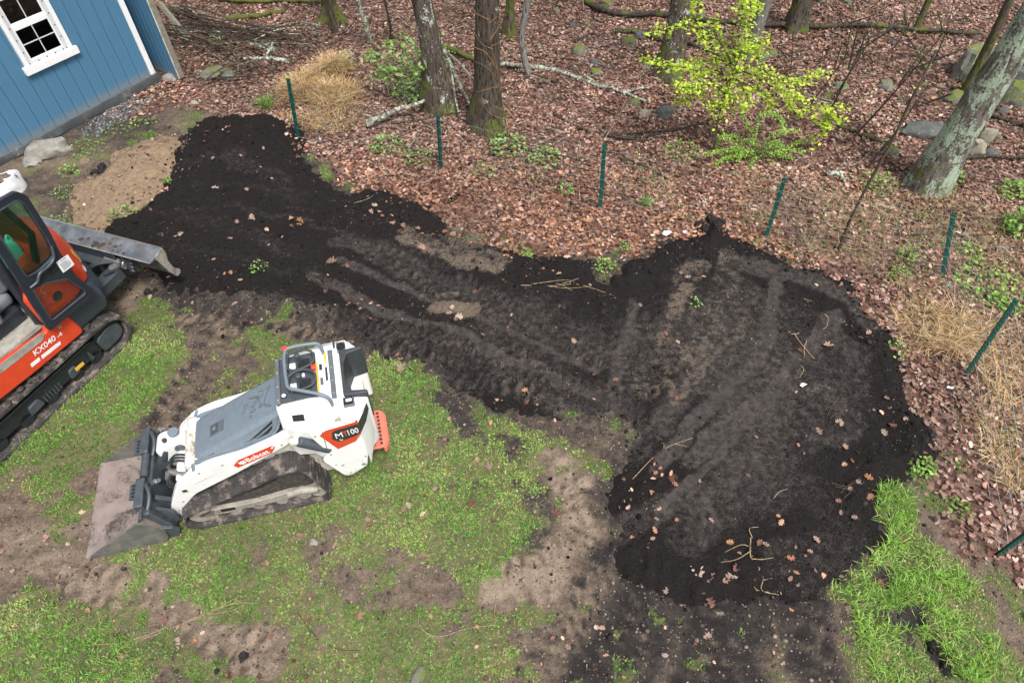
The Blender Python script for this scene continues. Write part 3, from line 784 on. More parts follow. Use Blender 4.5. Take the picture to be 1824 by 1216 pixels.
# ------------------------------------------------------------------ paints and metals
simple('white_paint', (0.80, 0.80, 0.78), 0.38, var=0.03, scale=5, dirt=(0.42, 0.36, 0.30), dirt_amt=0.0, dscale=7)
def loader_white():
    N = Nodes('white_paint')
    z = N.new('ShaderNodeSeparateXYZ'); N.l.new(N.coord('Object'), z.inputs[0])
    n = N.noise(5, 4, 0.6); c = N.mix(N.ramp(n, 0.3, 0.7), (0.74, 0.74, 0.72), (0.80, 0.80, 0.785))
    k = N.math('SUBTRACT', N.math('ADD', N.math('MULTIPLY', N.noise(9, 6, 0.7, dist=0.5), 0.6), N.math('MULTIPLY', N.noise(70, 3, 0.6), 0.4)), N.math('MULTIPLY', z.outputs[2], 0.16))
    f = N.ramp(k, 0.46, 0.60)                                   # mud thrown up by the tracks
    c = N.mix(N.math('MULTIPLY', f, 0.75), c, (0.30, 0.24, 0.185))
    sc = N.ramp(N.noise(16, 5, 0.7, N.scaled(6, 6, 1)), 0.70, 0.76)   # scuffs
    c = N.mix(N.math('MULTIPLY', sc, 0.4), c, (0.33, 0.32, 0.30))
    M['white_paint'] = N.done(c, N.math('ADD', 0.36, N.math('MULTIPLY', f, 0.5)))
loader_white()
simple('white_trim', (0.78, 0.79, 0.79), 0.5, var=0.03)
simple('white_dirty', (0.56, 0.53, 0.47), 0.6, var=0.10, dirt=(0.20, 0.155, 0.115), dirt_amt=0.35, dscale=5, bump=0.2)
simple('hood_plastic', (0.145, 0.180, 0.215), 0.48, var=0.07, scale=22, dirt=(0.26, 0.28, 0.29), dirt_amt=0.02, dscale=9)
simple('dark_plastic', (0.055, 0.066, 0.078), 0.5, var=0.12, dirt=(0.15, 0.15, 0.15), dirt_amt=-0.05)
simple('grey_panel', (0.10, 0.115, 0.13), 0.5, var=0.10)
simple('pad_rubber', (0.035, 0.042, 0.048), 0.55, var=0.15, dirt=(0.09, 0.095, 0.10), dirt_amt=0.05)
simple('black_hole', (0.008, 0.008, 0.009), 0.8)
simple('dark_steel', (0.070, 0.082, 0.094), 0.45, 0.25, var=0.18, dirt=(0.16, 0.13, 0.11), dirt_amt=0.12, dscale=7, bump=0.1)
simple('black_steel', (0.022, 0.025, 0.029), 0.42, 0.1, var=0.15, dirt=(0.10, 0.085, 0.07), dirt_amt=0.12, dscale=6)
simple('bucket_inside', (0.235, 0.190, 0.172), 0.6, 0.1, var=0.14, scale=9, dirt=(0.06, 0.05, 0.045), dirt_amt=0.40, dscale=4.0, bump=0.3)
simple('bucket_outside', (0.15, 0.15, 0.142), 0.5, 0.25, var=0.28, scale=10, dirt=(0.21, 0.18, 0.145), dirt_amt=0.28, dscale=4, bump=0.15)
simple('bright_steel', (0.48, 0.48, 0.47), 0.35, 0.8, var=0.1)
simple('track_rubber', (0.040, 0.036, 0.035), 0.8, var=0.25, scale=12, dirt=(0.215, 0.175, 0.152), dirt_amt=0.38, dscale=7, bump=0.5)
simple('track_rubber_dark', (0.024, 0.024, 0.026), 0.7, var=0.25, scale=12, dirt=(0.13, 0.12, 0.12), dirt_amt=0.14, dscale=7, bump=0.4)
simple('muddy_steel', (0.30, 0.275, 0.235), 0.65, 0.1, var=0.2, dirt=(0.115, 0.085, 0.062), dirt_amt=0.30, dscale=8, bump=0.3)
simple('caked_mud', (0.050, 0.042, 0.037), 0.95, var=0.4, scale=30, dirt=(0.10, 0.08, 0.062), dirt_amt=0.15, dscale=12, bump=0.9)
simple('decal_red', (0.60, 0.065, 0.022), 0.4, var=0.05)
simple('decal_dark', (0.030, 0.036, 0.038), 0.4, var=0.12)
simple('decal_white', (0.82, 0.82, 0.82), 0.45, var=0.02)
simple('knob_red', (0.75, 0.05, 0.03), 0.4, var=0.05)
simple('step_salmon', (0.66, 0.165, 0.105), 0.55, var=0.08, dirt=(0.30, 0.16, 0.12), dirt_amt=0.08)
simple('warning_yellow', (0.75, 0.42, 0.05), 0.5)

def place(o, p, rot=(0, 0, 0)):
    o.location = p; o.rotation_euler = rot; return o
def lettering(s, size, mat, parent, at, rot, shear=0.0, bold=0.0, sx=1.0, name='lettering'):
    o = link(name, text_mesh(s, size, name, shear, bold=bold), M[mat], parent)
    o.scale = (sx, 1, 1); return place(o, at, rot)
def plate(name, pts, y, mat, parent, t=0.002):
    """thin flat decal or plate standing upright, outline in (x, z), face towards -y"""
    return MB().prism(pts, y-t, y, 'y').build(name, M[mat], parent)

# ------------------------------------------------------------------ the compact track loader (x to its rear, y to its far side)
LO = gnd(345, 946)*0.5+gnd(586, 892)*0.5
_ly = R(14.14)
LO = LO+np.array([-math.sin(_ly), math.cos(_ly), 0])*0.455
loader = thing('track_loader', 'white stand-on compact track loader with grey hood and lowered bucket', 'track loader', (LO[0], LO[1], 0.0), _ly)

def hull_track(circles, n=40, off=0.0):
    """outline of a belt round wheels given as (x, z, r)"""
    pts = []
    for cx, cz, r in circles:
        for k in range(n): pts.append((cx+(r+off)*math.cos(2*math.pi*k/n), cz+(r+off)*math.sin(2*math.pi*k/n)))
    pts = sorted(set(pts))
    def half(p):
        h = []
        for q in p:
            while len(h) > 1 and (h[-1][0]-h[-2][0])*(q[1]-h[-2][1])-(h[-1][1]-h[-2][1])*(q[0]-h[-2][0]) <= 0: h.pop()
            h.append(q)
        return h
    lo, up = half(pts), half(pts[::-1])
    return lo[:-1]+up[:-1]
def resample(poly, step):
    P = [Vector(p) for p in poly]; P.append(P[0]); L = [0]
    for i in range(len(P)-1): L.append(L[-1]+(P[i+1]-P[i]).length)
    n = max(8, int(round(L[-1]/step))); out = []; j = 0
    for k in range(n):
        s = L[-1]*k/n
        while L[j+1] < s: j += 1
        t = (s-L[j])/max(1e-9, L[j+1]-L[j]); q = P[j]*(1-t)+P[j+1]*t
        d = (P[j+1]-P[j]).normalized(); out.append((q, d))
    return out
def make_belt(parent, circles, y0, y1, thick, lug, pitch, mat, chevron=0.0):
    inner = hull_track(circles, off=0.0); pin = resample(inner, 0.03)
    mb = MB(); rings = []
    for q, d in pin:
        nrm = Vector((d.y, -d.x))                                  # outward for a counter-clockwise outline
        a = q; b = q+nrm*thick
        rings.append([(a.x, y0, a.y), (b.x, y0, b.y), (b.x, y1, b.y), (a.x, y1, a.y)])
    rings.append(rings[0])
    mb.loft(rings, cap=False)
    belt = mb.build('track_belt', M[mat], parent, smooth_angle=40)
    lb = MB(); w = y1-y0
    for k, (q, d) in enumerate(resample(hull_track(circles, off=thick-0.002), pitch)):
        nrm = Vector((d.y, -d.x)); t = pitch*0.27
        for (ya, yb) in (((y0-0.003, y0+w*0.46),) if k % 2 else ((y1-w*0.46, y1+0.003),)):
            c = [q-d*t, q+d*t, q+d*t*0.7+nrm*lug, q-d*t*0.7+nrm*lug]
            lb.loft([[(p.x, ya, p.y) for p in c], [(p.x, yb, p.y) for p in c]])
    for k, (q, d) in enumerate(resample(hull_track(circles, off=thick-0.002), pitch)):
        pass
    lb.build('track_lugs', M[mat], belt, smooth_angle=30)
    return belt
WHEELS = [(-.462, .128, .128), (.53, .082, .082), (.375, .435, .150)]
for sgn in (-1, 1):
    y0, y1 = (-.455, -.255) if sgn < 0 else (.255, .455)
    make_belt(loader, [(a, b+.030, r) for a, b, r in WHEELS], y0, y1, .022, .011, .062, 'track_rubber')
    yo = y0+.02 if sgn < 0 else y1-.02
    ya, yb = (y0+.045, y1-.03) if sgn < 0 else (y0+.03, y1-.045)
    fr = MB().prism(round_poly([(-.50,.135),(-.46,.20),(-.30,.215),(-.12,.185),(.12,.20),(.34,.235),(.50,.205),(.56,.15),(.52,.105),(.30,.125),(.22,.10),(.10,.12),(0,.095),(-.10,.12),(-.22,.095),(-.32,.12),(-.42,.10)], .02, 3), ya, yb)
    frame = fr.build('track_frame', M['muddy_steel'], loader, bevel=.006)
    slot = MB()
    slot.prism(round_poly([(-.30,.15),(-.30,.195),(-.18,.185),(-.18,.145)], .01, 2), ya-.004 if sgn < 0 else yb, ya if sgn < 0 else yb+.004)
    slot.build('slot', M['black_hole'], frame)
    MB().cyl((.375, ya+.01, .465), (.375, yb-.01, .465), .135, 20).build('drive_sprocket', M['caked_mud'], loader, bevel=.01)
    for wx in (-.40, -.20, 0., .20, .40): MB().cyl((wx, ya+.01, .085), (wx, yb-.01, .085), .05, 14).build('track_roller', M['muddy_steel'], frame)
    MB().cyl((-.462, ya, .158), (-.462, yb, .158), .105, 20).build('front_idler', M['muddy_steel'], frame)
    MB().cyl((.53, ya, .112), (.53, yb, .112), .062, 16).build('rear_idler', M['muddy_steel'], frame)
    # mud packed inside the track
    mm = MB(); pts = [(-.36,.205),(-.25,.25),(-.05,.30),(.12,.33),(.22,.40),(.34,.50),(.44,.44),(.52,.30),(.50,.215),(.30,.23),(.0,.19)]
    mm.prism(pts, ya+.035 if sgn < 0 else ya, yb if sgn < 0 else yb-.035)
    mm.build('packed_mud', M['caked_mud'], loader, bevel=.015, seg=3)
    mbn = MB().tube([(.28, yo+.03*-sgn, .20), (.40, yo+.03*-sgn, .22), (.53, yo+.02*-sgn, .19)], [.035, .04, .03], 10); mbn.build('tensioner', M['muddy_steel'], frame, smooth_angle=40)

# chassis between the tracks
MB().box((-.42, -.245, .16), (.92, .245, .72)).build('chassis', M['white_dirty'], loader, bevel=.02)
for sgn in (-1, 1):
    pts = [(-.52,.30),(-.44,.46),(-.05,.66),(.30,.82),(.52,.93),(.62,.86),(.70,.66),(.60,.50),(.40,.66),(.28,.665),(-.02,.555),(-.40,.38)]
    a, b = (-.262, -.246) if sgn < 0 else (.246, .262)
    MB().prism(pts, a, b).build('track_guard', M['white_dirty'], loader, bevel=.006)

# lift arms
ARM = round_poly([(-.73,.03),(-.67,.03),(-.62,.19),(-.43,.40),(-.06,.57),(.44,.84),(.54,.93),(.50,.995),(.32,.895),(.08,.805),(-.19,.765),(-.36,.70),(-.55,.53),(-.67,.30),(-.745,.1)], .05, 4)
for sgn in (-1, 1):
    a, b = (-.33, -.245) if sgn < 0 else (.245, .33)
    arm = MB().prism(ARM, a, b).build('lift_arm', M['white_paint'], loader, bevel=.012, seg=3)
    MB().cyl((-.695, a-.012, .075), (-.695, b+.012, .075), .032, 16).build('pivot_pin', M['white_dirty'], arm, bevel=.004)
    if sgn < 0:
        MB().box((-.515, a-.003, .455), (-.465, a+.001, .515)).build('square_hole', M['white_dirty'], arm, bevel=.002)
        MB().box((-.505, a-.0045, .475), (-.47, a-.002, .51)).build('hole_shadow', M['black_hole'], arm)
        MB().tube([(-.38, a-.001, .575), (-.22, a-.001, .645)], .008, 6).build('grease_slot', M['white_dirty'], arm)
        d = plate('maker_decal', [(.30,.785),(.345,.858),(.325,.888),(.035,.785),(-.025,.715),(.0,.672)], a-.001, 'decal_red', arm)
        tx = lettering('Bobcat', .076, 'decal_white', d, (.092, a-.004, .728), (R(90), R(-20), 0), 0.0, 0.0008, 0.98)
        cat = [(.060,.848),(.050,.885),(.066,.877),(.074,.893),(.088,.886),(.100,.905),(.104,.880),(.120,.872),(.106,.862),(.108,.846),(.093,.852),(.088,.834),(.076,.850)]
        plate('cat_emblem', [(x-.032, z-.132) for x, z in cat], a-.0035, 'decal_white', d, .001)
        MB().prism([(.322,.845),(.335,.862),(.325,.876),(.307,.855)], a-.0036, a-.0032).build('stripe', M['decal_white'], d)
# front cross tube and tilt linkage
MB().cyl((-.50, -.25, .55), (-.50, .25, .55), .04, 16).build('cross_tube', M['white_paint'], loader)
tilt = MB().prism(round_poly([(-.69,.42),(-.71,.60),(-.66,.67),(-.54,.69),(-.45,.64),(-.44,.55),(-.50,.45),(-.56,.34),(-.64,.32)], .05, 4), .02, .19).build('tilt_bracket', M['white_paint'], loader, bevel=.03, seg=4)
MB().cyl((-.50, .005, .62), (-.50, .022, .62), .04, 18).build('pin_cap', M['grey_panel'], tilt)
MB().cyl((-.53, .13, .685), (-.53, .13, .72), .045, 18).build('pin_cap', M['hood_plastic'], tilt, bevel=.006)
MB().cyl((-.60, .07, .675), (-.60, .07, .705), .020, 14).build('bolt_hole', M['caked_mud'], tilt)
MB().tube([(-.62, .06, .60), (-.75, .05, .35)], [.045, .05], 12).build('tilt_cylinder', M['dark_steel'], loader)
MB().cyl((-.36, -.30, .60), (-.58, -.16, .55), .026, 12).build('hose_manifold', M['bright_steel'], loader)
MB().cyl((-.37, -.27, .56), (-.57, -.13, .50), .022, 12).build('hose_manifold', M['bright_steel'], loader)
for dy in (0, .03, .06):
    MB().tube(curve_path([(-.33, -.20+dy, .66), (-.42, -.18+dy, .70), (-.52, -.12+dy, .64), (-.62, -.06+dy, .50)]), .009, 7).build('hydraulic_hose', M['pad_rubber'], loader)
MB().box((-.345, -.31, .40), (-.30, .31, .70)).build('front_grille', M['black_steel'], loader, bevel=.01)
MB().box((-.42, -.03, .62), (-.35, .24, .655)).build('front_ledge', M['white_dirty'], loader, bevel=.008)
MB().box((-.315, -.245, .66), (-.20, -.235, .735)).build('rubber_stop', M['pad_rubber'], loader, bevel=.006)

# hood: a loft of cross-sections from nose to console
def hood_sec(x, z, hw, rim_w, rim_z):
    return [(x, -rim_w, rim_z), (x, -rim_w+.012, rim_z+.022), (x, -hw-.035, z-.035), (x, -hw, z-.006), (x, -hw+.045, z), (x, hw-.045, z), (x, hw, z-.006), (x, hw+.035, z-.035), (x, rim_w-.012, rim_z+.022), (x, rim_w, rim_z)]
hs = []
for x, z, hw, rw, rz in ((-.345,.70,.165,.215,.685),(-.335,.73,.172,.225,.705),(-.30,.752,.178,.232,.725),(-.15,.83,.178,.238,.755),(.05,.934,.177,.24,.79),(.20,1.012,.175,.24,.83),(.33,1.080,.173,.238,.885),(.40,1.117,.172,.23,.97),(.445,1.14,.172,.205,1.06)):
    hs.append(hood_sec(x, z, hw, rw, rz))
hood = MB().loft(hs).build('hood', M['hood_plastic'], loader, bevel=.004, smooth_angle=25)
rim = [(p[0][0], p[0][1]-.004, p[0][2]+.004) for p in hs]; rim2 = [(p[-1][0], p[-1][1]+.004, p[-1][2]+.004) for p in hs]
MB().tube(rim[1:], .012, 8).build('hood_rim', M['hood_plastic'], hood, smooth_angle=50)
MB().tube(rim2[1:], .012, 8).build('hood_rim', M['hood_plastic'], hood, smooth_angle=50)
MB().tube([(-.338, -.30, .712), (-.352, -.24, .705), (-.352, .24, .705), (-.338, .30, .712)], .014, 8).build('hood_rim', M['hood_plastic'], hood, smooth_angle=50)
def hood_pt(x, y, up=0.0):
    z = .752+(x+.30)*(1.14-.752)/.745
    return Vector((x-up*.46, y, z+up*.88))
HQ = Matrix.Rotation(-math.atan2(1.155-.762, .745), 4, 'Y')
def hood_plate(name, pts, mat, parent, t=.004, up=0.0):
    """flat shape lying on the sloping hood, outline in (along, across)"""
    n = len(pts); lo = [hood_pt(x, y, up) for x, y in pts]; hi = [hood_pt(x, y, up+t) for x, y in pts]
    return MB().loft([lo, hi]).build(name, M[mat], parent)
lt = hood_plate('hood_latch', [(-.185,-.075),(-.055,-.075),(-.055,.035),(-.185,.035)], 'grey_panel', hood, .004)
hood_plate('latch_cup', [(-.172,-.062),(-.105,-.062),(-.105,.022),(-.172,.022)], 'dark_plastic', lt, .003, .0045)
hood_plate('latch_button', [(-.15,-.035),(-.125,-.035),(-.125,-.005),(-.15,-.005)], 'hood_plastic', lt, .012, .0045)
# moulded cat emblem: outlines in low relief on the hood
def emblem(pts, parent, closed=True):
    P = [hood_pt(x, y, .001) for x, y in pts]
    if closed: P.append(P[0])
    return MB().tube(P, .0042, 5).build('emblem_line', M['grey_panel'], parent)
emblem([(.385,.115),(.36,.06),(.335,.0),(.325,-.06),(.355,-.095),(.395,-.105),(.345,-.062),(.30,-.04),(.285,-.01),(.295,.045),(.33,.09)], hood)
emblem([(.27,.115),(.32,.085),(.315,.05),(.27,.045),(.235,.075)], hood)
emblem([(.235,-.02),(.275,.015),(.275,.04),(.235,.02),(.205,-.005)], hood)
emblem([(.27,-.055),(.305,-.065),(.295,-.04)], hood)
emblem([(.20,-.055),(.235,-.075),(.25,-.055),(.225,-.04)], hood)
emblem([(.145,.035),(.175,.045),(.175,.01),(.145,.0)], hood)
emblem([(.12,-.01),(.14,-.005),(.14,-.035),(.118,-.04)], hood)
emblem([(.205,-.085),(.19,-.11),(.215,-.105)], hood)
for k in range(3): emblem([(.185+.025*k,.10-.006*k),(.205+.025*k,.075-.006*k),(.225+.025*k,.07-.006*k)], hood, False)
# slanted vents on the near side of the hood
def slant(x, s):
    i = 0
    for i in range(len(hs)-1):
        if hs[i][0][0] <= x <= hs[i+1][0][0]: break
    t = (x-hs[i][0][0])/(hs[i+1][0][0]-hs[i][0][0])
    lo = Vector(hs[i][1]).lerp(Vector(hs[i+1][1]), t); up = Vector(hs[i][2]).lerp(Vector(hs[i+1][2]), t)
    return lo.lerp(up, s)+Vector((0, -.004, .003))
for pts in ([(.10,.20),(.165,.30),(.375,.86),(.375,.62),(.20,.30)], [(.205,.15),(.27,.26),(.365,.44),(.355,.22),(.31,.12)]):
    q = [slant(x, s) for x, s in pts]; lo = [p+Vector((0, .004, -.003)) for p in q]
    MB().loft([lo, q]).build('hood_vent', M['black_hole'], hood)
MB().tube([slant(.10,.16), slant(.20,.23), slant(.30,.42), slant(.375,.57)], .006, 6).build('vent_bar', M['hood_plastic'], hood)

# console tower: loft of cross-sections, rear corners tapered
def tower_sec(x, tw, tz, ww, wz, bw, bz): return [(x, -bw, bz), (x, -ww, wz), (x, -tw, tz), (x, tw, tz), (x, ww, wz), (x, bw, bz)]
tw = MB().loft([tower_sec(*s) for s in ((.452,.235,1.225,.295,1.05,.295,.70),(.50,.245,1.255,.34,1.075,.335,.66),(.62,.252,1.268,.40,1.10,.34,.64),(.72,.255,1.272,.415,1.105,.415,.62),(.80,.275,1.255,.42,1.13,.42,.60),(.965,.315,1.225,.42,1.14,.42,.56))])
tower = tw.build('console_tower', M['white_paint'], loader, bevel=.018, seg=3)
# rear wings either side of the operator's recess
for sgn in (-1, 1):
    q = lambda y: y*sgn
    plan = [(.960,.19),(.960,.42),(1.03,.42),(1.155,.255),(1.155,.215)]
    lo = [(x, q(y), .55) for x, y in plan]
    hi = [(.960,q(.19),1.218),(.960,q(.42),1.135),(1.03,q(.42),1.125),(1.155,q(.255),1.155),(1.155,q(.215),1.175)]
    wing = MB().loft([lo, hi]).build('rear_wing', M['white_paint'], loader, bevel=.014, seg=3)
    a, b = (-.435, -.405) if sgn < 0 else (.405, .435)
    sp = [(.655,1.085),(1.03,1.12),(1.045,.86),(1.045,.62),(1.01,.44),(.855,.335),(.80,.345),(.675,.66),(.745,.78),(.70,.92)]
    side = MB().prism(round_poly(sp, .03, 3), a, b).build('side_panel', M['white_paint'], loader, bevel=.008, seg=2)
    rc = [(1.045,.44),(1.11,.62),(1.15,.80),(1.15,1.10),(1.045,1.10)]
    n = len(rc)
    rp = MB().loft([[(x, q(.43-(x-1.045)*1.65)-.0, z) for x, z in rc], [(x, q(.41-(x-1.045)*1.65), z) for x, z in rc]]).build('rear_corner', M['white_paint'], loader, bevel=.005)
    if sgn < 0:
        y = -.4362
        d = plate('model_decal', [(.735,1.045),(.79,1.10),(1.03,1.135),(1.03,1.155),(1.046,1.155),(1.046,.96),(.985,.86),(.83,.80)], y, 'decal_red', side)
        d2 = plate('dark_field', round_poly([(.815,.965),(.835,1.06),(.86,1.075),(1.045,1.105),(1.045,.975),(1.005,.945),(.86,.905)], .012, 3), y-.0022, 'decal_dark', d)
        lettering('M', .10, 'decal_white', d2, (.842, y-.0055, .962), (R(90), R(-8), 0), .15, 0, .90)
        lettering('T', .10, 'decal_red', d2, (.905, y-.0055, .970), (R(90), R(-8), 0), .15, .0006, .80)
        lettering('100', .10, 'decal_white', d2, (.938, y-.0055, .976), (R(90), R(-8), 0), .15, .0006, .66)
        MB().tube([(.875, y-.004, .95), (.87, y-.004, .925), (.895, y-.004, .93)], .0025, 5).build('scratch', M['decal_white'], d2)
        w0 = lambda x: -(.43-(x-1.045)*1.65)-.0025
        dk = [(1.046,1.105),(1.10,1.115),(1.135,1.145),(1.14,1.05),(1.10,.98),(1.046,.96)]
        MB().loft([[(x, w0(x), z) for x, z in dk], [(x, w0(x)-.002, z) for x, z in dk]]).build('decal_wrap', M['decal_dark'], rp)
        for x, z, r in ((.86,.385,.008),(.90,.372,.008),(.985,.475,.020),(.765,.56,.007),(.815,.53,.011)):
            MB().cyl((x, -.4375, z), (x, -.435, z), r, 12).build('bolt', M['muddy_steel'], side)
        MB().cyl((.555, -.395, .975), (.765, -.40, .785), .048, 16).build('lift_cylinder', M['dark_plastic'], loader, bevel=.01)
        MB().cyl((.49, -.375, .955), (.56, -.385, .965), .036, 14).build('cylinder_pin', M['white_dirty'], loader, bevel=.008)
        MB().cyl((.75, -.40, .80), (.79, -.40, .765), .03, 12).build('cylinder_boss', M['dark_steel'], loader)
# operator's recess: padded dark lining, white apron below
MB().box((.955, -.20, .35), (.972, .20, 1.20)).build('recess_wall', M['white_paint'], loader)
lin = [(.966,-.222),(.966,.222),(1.16,.222),(1.172,.240),(1.172,.26),(1.15,.262),(1.15,.205),(1.005,.170),(.988,.14),(.992,-.09),(1.01,-.165),(1.03,-.188),(1.15,-.205),(1.15,-.262),(1.172,-.26),(1.172,-.240),(1.16,-.222)]
pad = MB().prism([(.974,.232),(1.165,.246),(1.165,.215),(1.04,.19),(1.005,.10),(.998,.0),(1.005,-.10),(1.04,-.19),(1.165,-.215),(1.165,-.246),(.974,-.232)], .88, 1.232, 'z').build('thigh_pad', M['pad_rubber'], loader, bevel=.012, seg=3)
MB().box((.972, -.21, .40), (1.10, .21, .86)).build('apron', M['white_paint'], loader, bevel=.02)
# control deck
deckz = lambda x: 1.235+(x-.452)*.10
def deck_plate(name, x0, x1, y0, y1, z0, z1, mat, parent=tower, bev=.004):
    v = [(x0,y0,z0),(x1,y0,z1),(x1,y1,z1),(x0,y1,z0)]
    return MB().loft([[(a, b, c) for a, b, c in v], [(a, b, c+.012) for a, b, c in v]]).build(name, M[mat], parent, bevel=bev)
dp = deck_plate('control_panel', .505, .79, -.225, .225, 1.262, 1.268, 'dark_plastic')
MB().box((.468, -.225, 1.235), (.505, .225, 1.285)).build('instrument_rail', M['grey_panel'], tower, bevel=.008)
deck_plate('white_ledge', .79, .845, -.215, .215, 1.262, 1.255, 'white_paint')
deck_plate('warning_strip', .785, .805, -.20, .12, 1.2655, 1.2655, 'warning_yellow')
deck_plate('grey_strip', .885, .925, -.25, .25, 1.232, 1.225, 'grey_panel')
for k in range(4): MB().cyl((.905, -.20+k*.13, 1.238), (.905, -.20+k*.13, 1.247), .009, 10).build('bolt', M['bright_steel'], tower)
for cy, s in ((.105, 1), (-.10, -1)):
    lv = MB().cyl((.685, cy, 1.27), (.675, cy, 1.40), .017, 10).build('joystick', M['pad_rubber'], tower)
    MB().cyl((.675, cy, 1.395), (.673, cy, 1.43), .023, 12).build('joystick_knob', M['dark_steel'], lv, bevel=.006)
    MB().cyl((.685, cy, 1.272), (.685, cy, 1.305), .040, 14, .022).build('joystick_boot', M['black_steel'], lv)
    lp = [(.585,cy-.02*s,1.36),(.595,cy+.055,1.365),(.65,cy+.085,1.37),(.73,cy+.085,1.37),(.785,cy+.05,1.36),(.79,cy-.01,1.35),(.76,cy-.05,1.34),(.69,cy-.07,1.335),(.62,cy-.075,1.335),(.58,cy-.05,1.345)]
    MB().tube(curve_path(lp+[lp[0]]), .011, 8).build('hand_loop', M['pad_rubber'], lv, smooth_angle=60)
    MB().box((.585, cy-.045, 1.278), (.635, cy+.03, 1.300)).build('switch_cover', M['white_trim'], tower, bevel=.005)
    MB().box((.66, cy-.06, 1.274), (.745, cy+.06, 1.292)).build('control_gate', M['black_steel'], tower, bevel=.006)
MB().box((.68, -.012, 1.276), (.70, .018, 1.292)).build('panel_badge', M['decal_white'], tower)
for p in ((.575, .235, 1.30), (.785, .0, 1.29)):
    kb = MB().cyl(p, (p[0], p[1], p[2]+.06), .008, 8).build('knob_stem', M['bright_steel'], tower)
    MB().box((p[0]-.017, p[1]-.020, p[2]+.05), (p[0]+.017, p[1]+.020, p[2]+.088)).build('red_knob', M['knob_red'], tower, bevel=.005)
MB().cyl((.53, -.16, 1.272), (.53, -.16, 1.284), .026, 18).build('dial', M['pad_rubber'], tower); MB().cyl((.53, -.16, 1.284), (.53, -.16, 1.287), .016, 14).build('dial_face', M['decal_white'], tower)
# cup holder, tray, side openings
MB().box((.955, .225, 1.19), (1.03, .335, 1.216)).build('cup_holder', M['grey_panel'], loader, bevel=.006)
MB().cyl((.993, .282, 1.214), (.993, .282, 1.2205), .040, 22).build('cup_hole', M['black_hole'], loader)
tr = MB().box((.955, -.318, 1.178), (1.05, -.215, 1.20)).build('tray', M['grey_panel'], loader, bevel=.006)
MB().box((.967, -.305, 1.198), (1.038, -.24, 1.2035)).build('tray_slot', M['black_hole'], tr)
MB().box((.985, -.28, 1.203), (1.03, -.255, 1.207)).build('tray_light', M['white_trim'], tr)
def on_slant(x, t):                                              # a point on the sloping shoulder of the tower
    f = min(1, max(0, (x-.50)/.12)); a = Vector((x, -.25, 1.262)); b = Vector((x, -.34-.07*f, 1.078+.026*f)); return a.lerp(b, t)+Vector((0, -.004, .004))
def slant_plate(name, x0, x1, t0, t1, mat, h=.006):
    q = [on_slant(x0, t0), on_slant(x1, t0), on_slant(x1, t1), on_slant(x0, t1)]; nrm = Vector((0, -.70, .71))*h
    return MB().loft([q, [p+nrm for p in q]]).build(name, M[mat], tower, bevel=.002)
slant_plate('side_socket', .565, .655, .38, .62, 'black_hole'); slant_plate('key_switch', .945, .985, .82, 1.0, 'black_hole', .004)
slant_plate('qr_free_label', .995, 1.02, .86, .98, 'white_trim', .001).name = 'small_label'
MB().tube([on_slant(.86, .86), on_slant(.90, .80)+Vector((0, -.015, .02)), on_slant(.925, .78)+Vector((0, -.02, .02))], [.009, .014, .020], 10).build('tie_down', M['muddy_steel'], tower)
# grab bar
gb = [(.855,.215,1.245),(.845,.235,1.33),(.80,.245,1.36),(.62,.24,1.37),(.575,.21,1.37),(.565,.11,1.37),(.575,-.10,1.37),(.595,-.165,1.37),(.66,-.20,1.37),(.82,-.265,1.345),(.875,-.29,1.30),(.885,-.305,1.20)]
MB().tube(curve_path(gb, 5), .0145, 10).build('grab_bar', M['hood_plastic'], tower, smooth_angle=60)
# operator step
stp = MB().prism(round_poly([(.92,-.205),(1.165,-.205),(1.205,-.13),(1.205,.15),(1.17,.205),(.92,.205)], .03, 3), .285, .31, 'z').build('step', M['step_salmon'], loader, bevel=.006)
MB().prism(round_poly([(1.155,-.205),(1.18,-.205),(1.215,-.13),(1.215,.15),(1.18,.205),(1.155,.205)], .02, 2), .22, .2855, 'z').build('step_lip', M['step_salmon'], stp)
for i in range(9):
    for k in range(3):
        x, y = 1.01+k*.068, -.165+i*.041
        MB().cyl((x, y, .309), (x, y, .3165), .014, 10).build('grip_hole', M['caked_mud'], stp)
MB().box((.90, -.16, .18), (1.0, .16, .30)).build('step_mount', M['dark_steel'], loader)

# ------------------------------------------------------------------ bucket on its quick coupler (all driven by the loader arms)
BY0, BY1 = -.498, .443
prof = [(-1.42,.012),(-.88,.004),(-.80,.03),(-.765,.085),(-.765,.16),(-.80,.27),(-.865,.43)]
th = .016
ins = [(-1.41,.030),(-.885,.026),(-.815,.05),(-.785,.095),(-.785,.16),(-.818,.265),(-.882,.425)]
bk = MB()
bk.loft([[(x, BY0+.01, z) for x, z in prof+ins[::-1]], [(x, BY1-.01, z) for x, z in prof+ins[::-1]]])
shell = bk.build('bucket_shell', M['bucket_inside'], loader, smooth_angle=35)
sidep = [(-1.44,.0),(-.87,.0),(-.80,.022),(-.758,.08),(-.758,.165),(-.80,.285),(-.855,.405),(-.885,.415),(-1.41,.045)]
for ya in (BY0, BY1-.012): MB().prism(round_poly(sidep, .02, 2), ya, ya+.012).build('bucket_side', M['bucket_outside'], shell, bevel=.003)
MB().box((-1.455, BY0, .004), (-1.36, BY1, .0285)).build('cutting_edge', M['bucket_inside'], shell, bevel=.006)
MB().loft([[(x, BY0+.01, z) for x, z in ((-.885,.40),(-.865,.40),(-.835,.452),(-.86,.458))], [(x, BY1-.01, z) for x, z in ((-.885,.40),(-.865,.40),(-.835,.452),(-.86,.458))]]).build('bucket_top', M['dark_steel'], shell)
bkp = [(-.862,.43),(-.775,.20),(-.748,.165),(-.748,.05),(-.70,.06),(-.70,.17),(-.79,.44)]
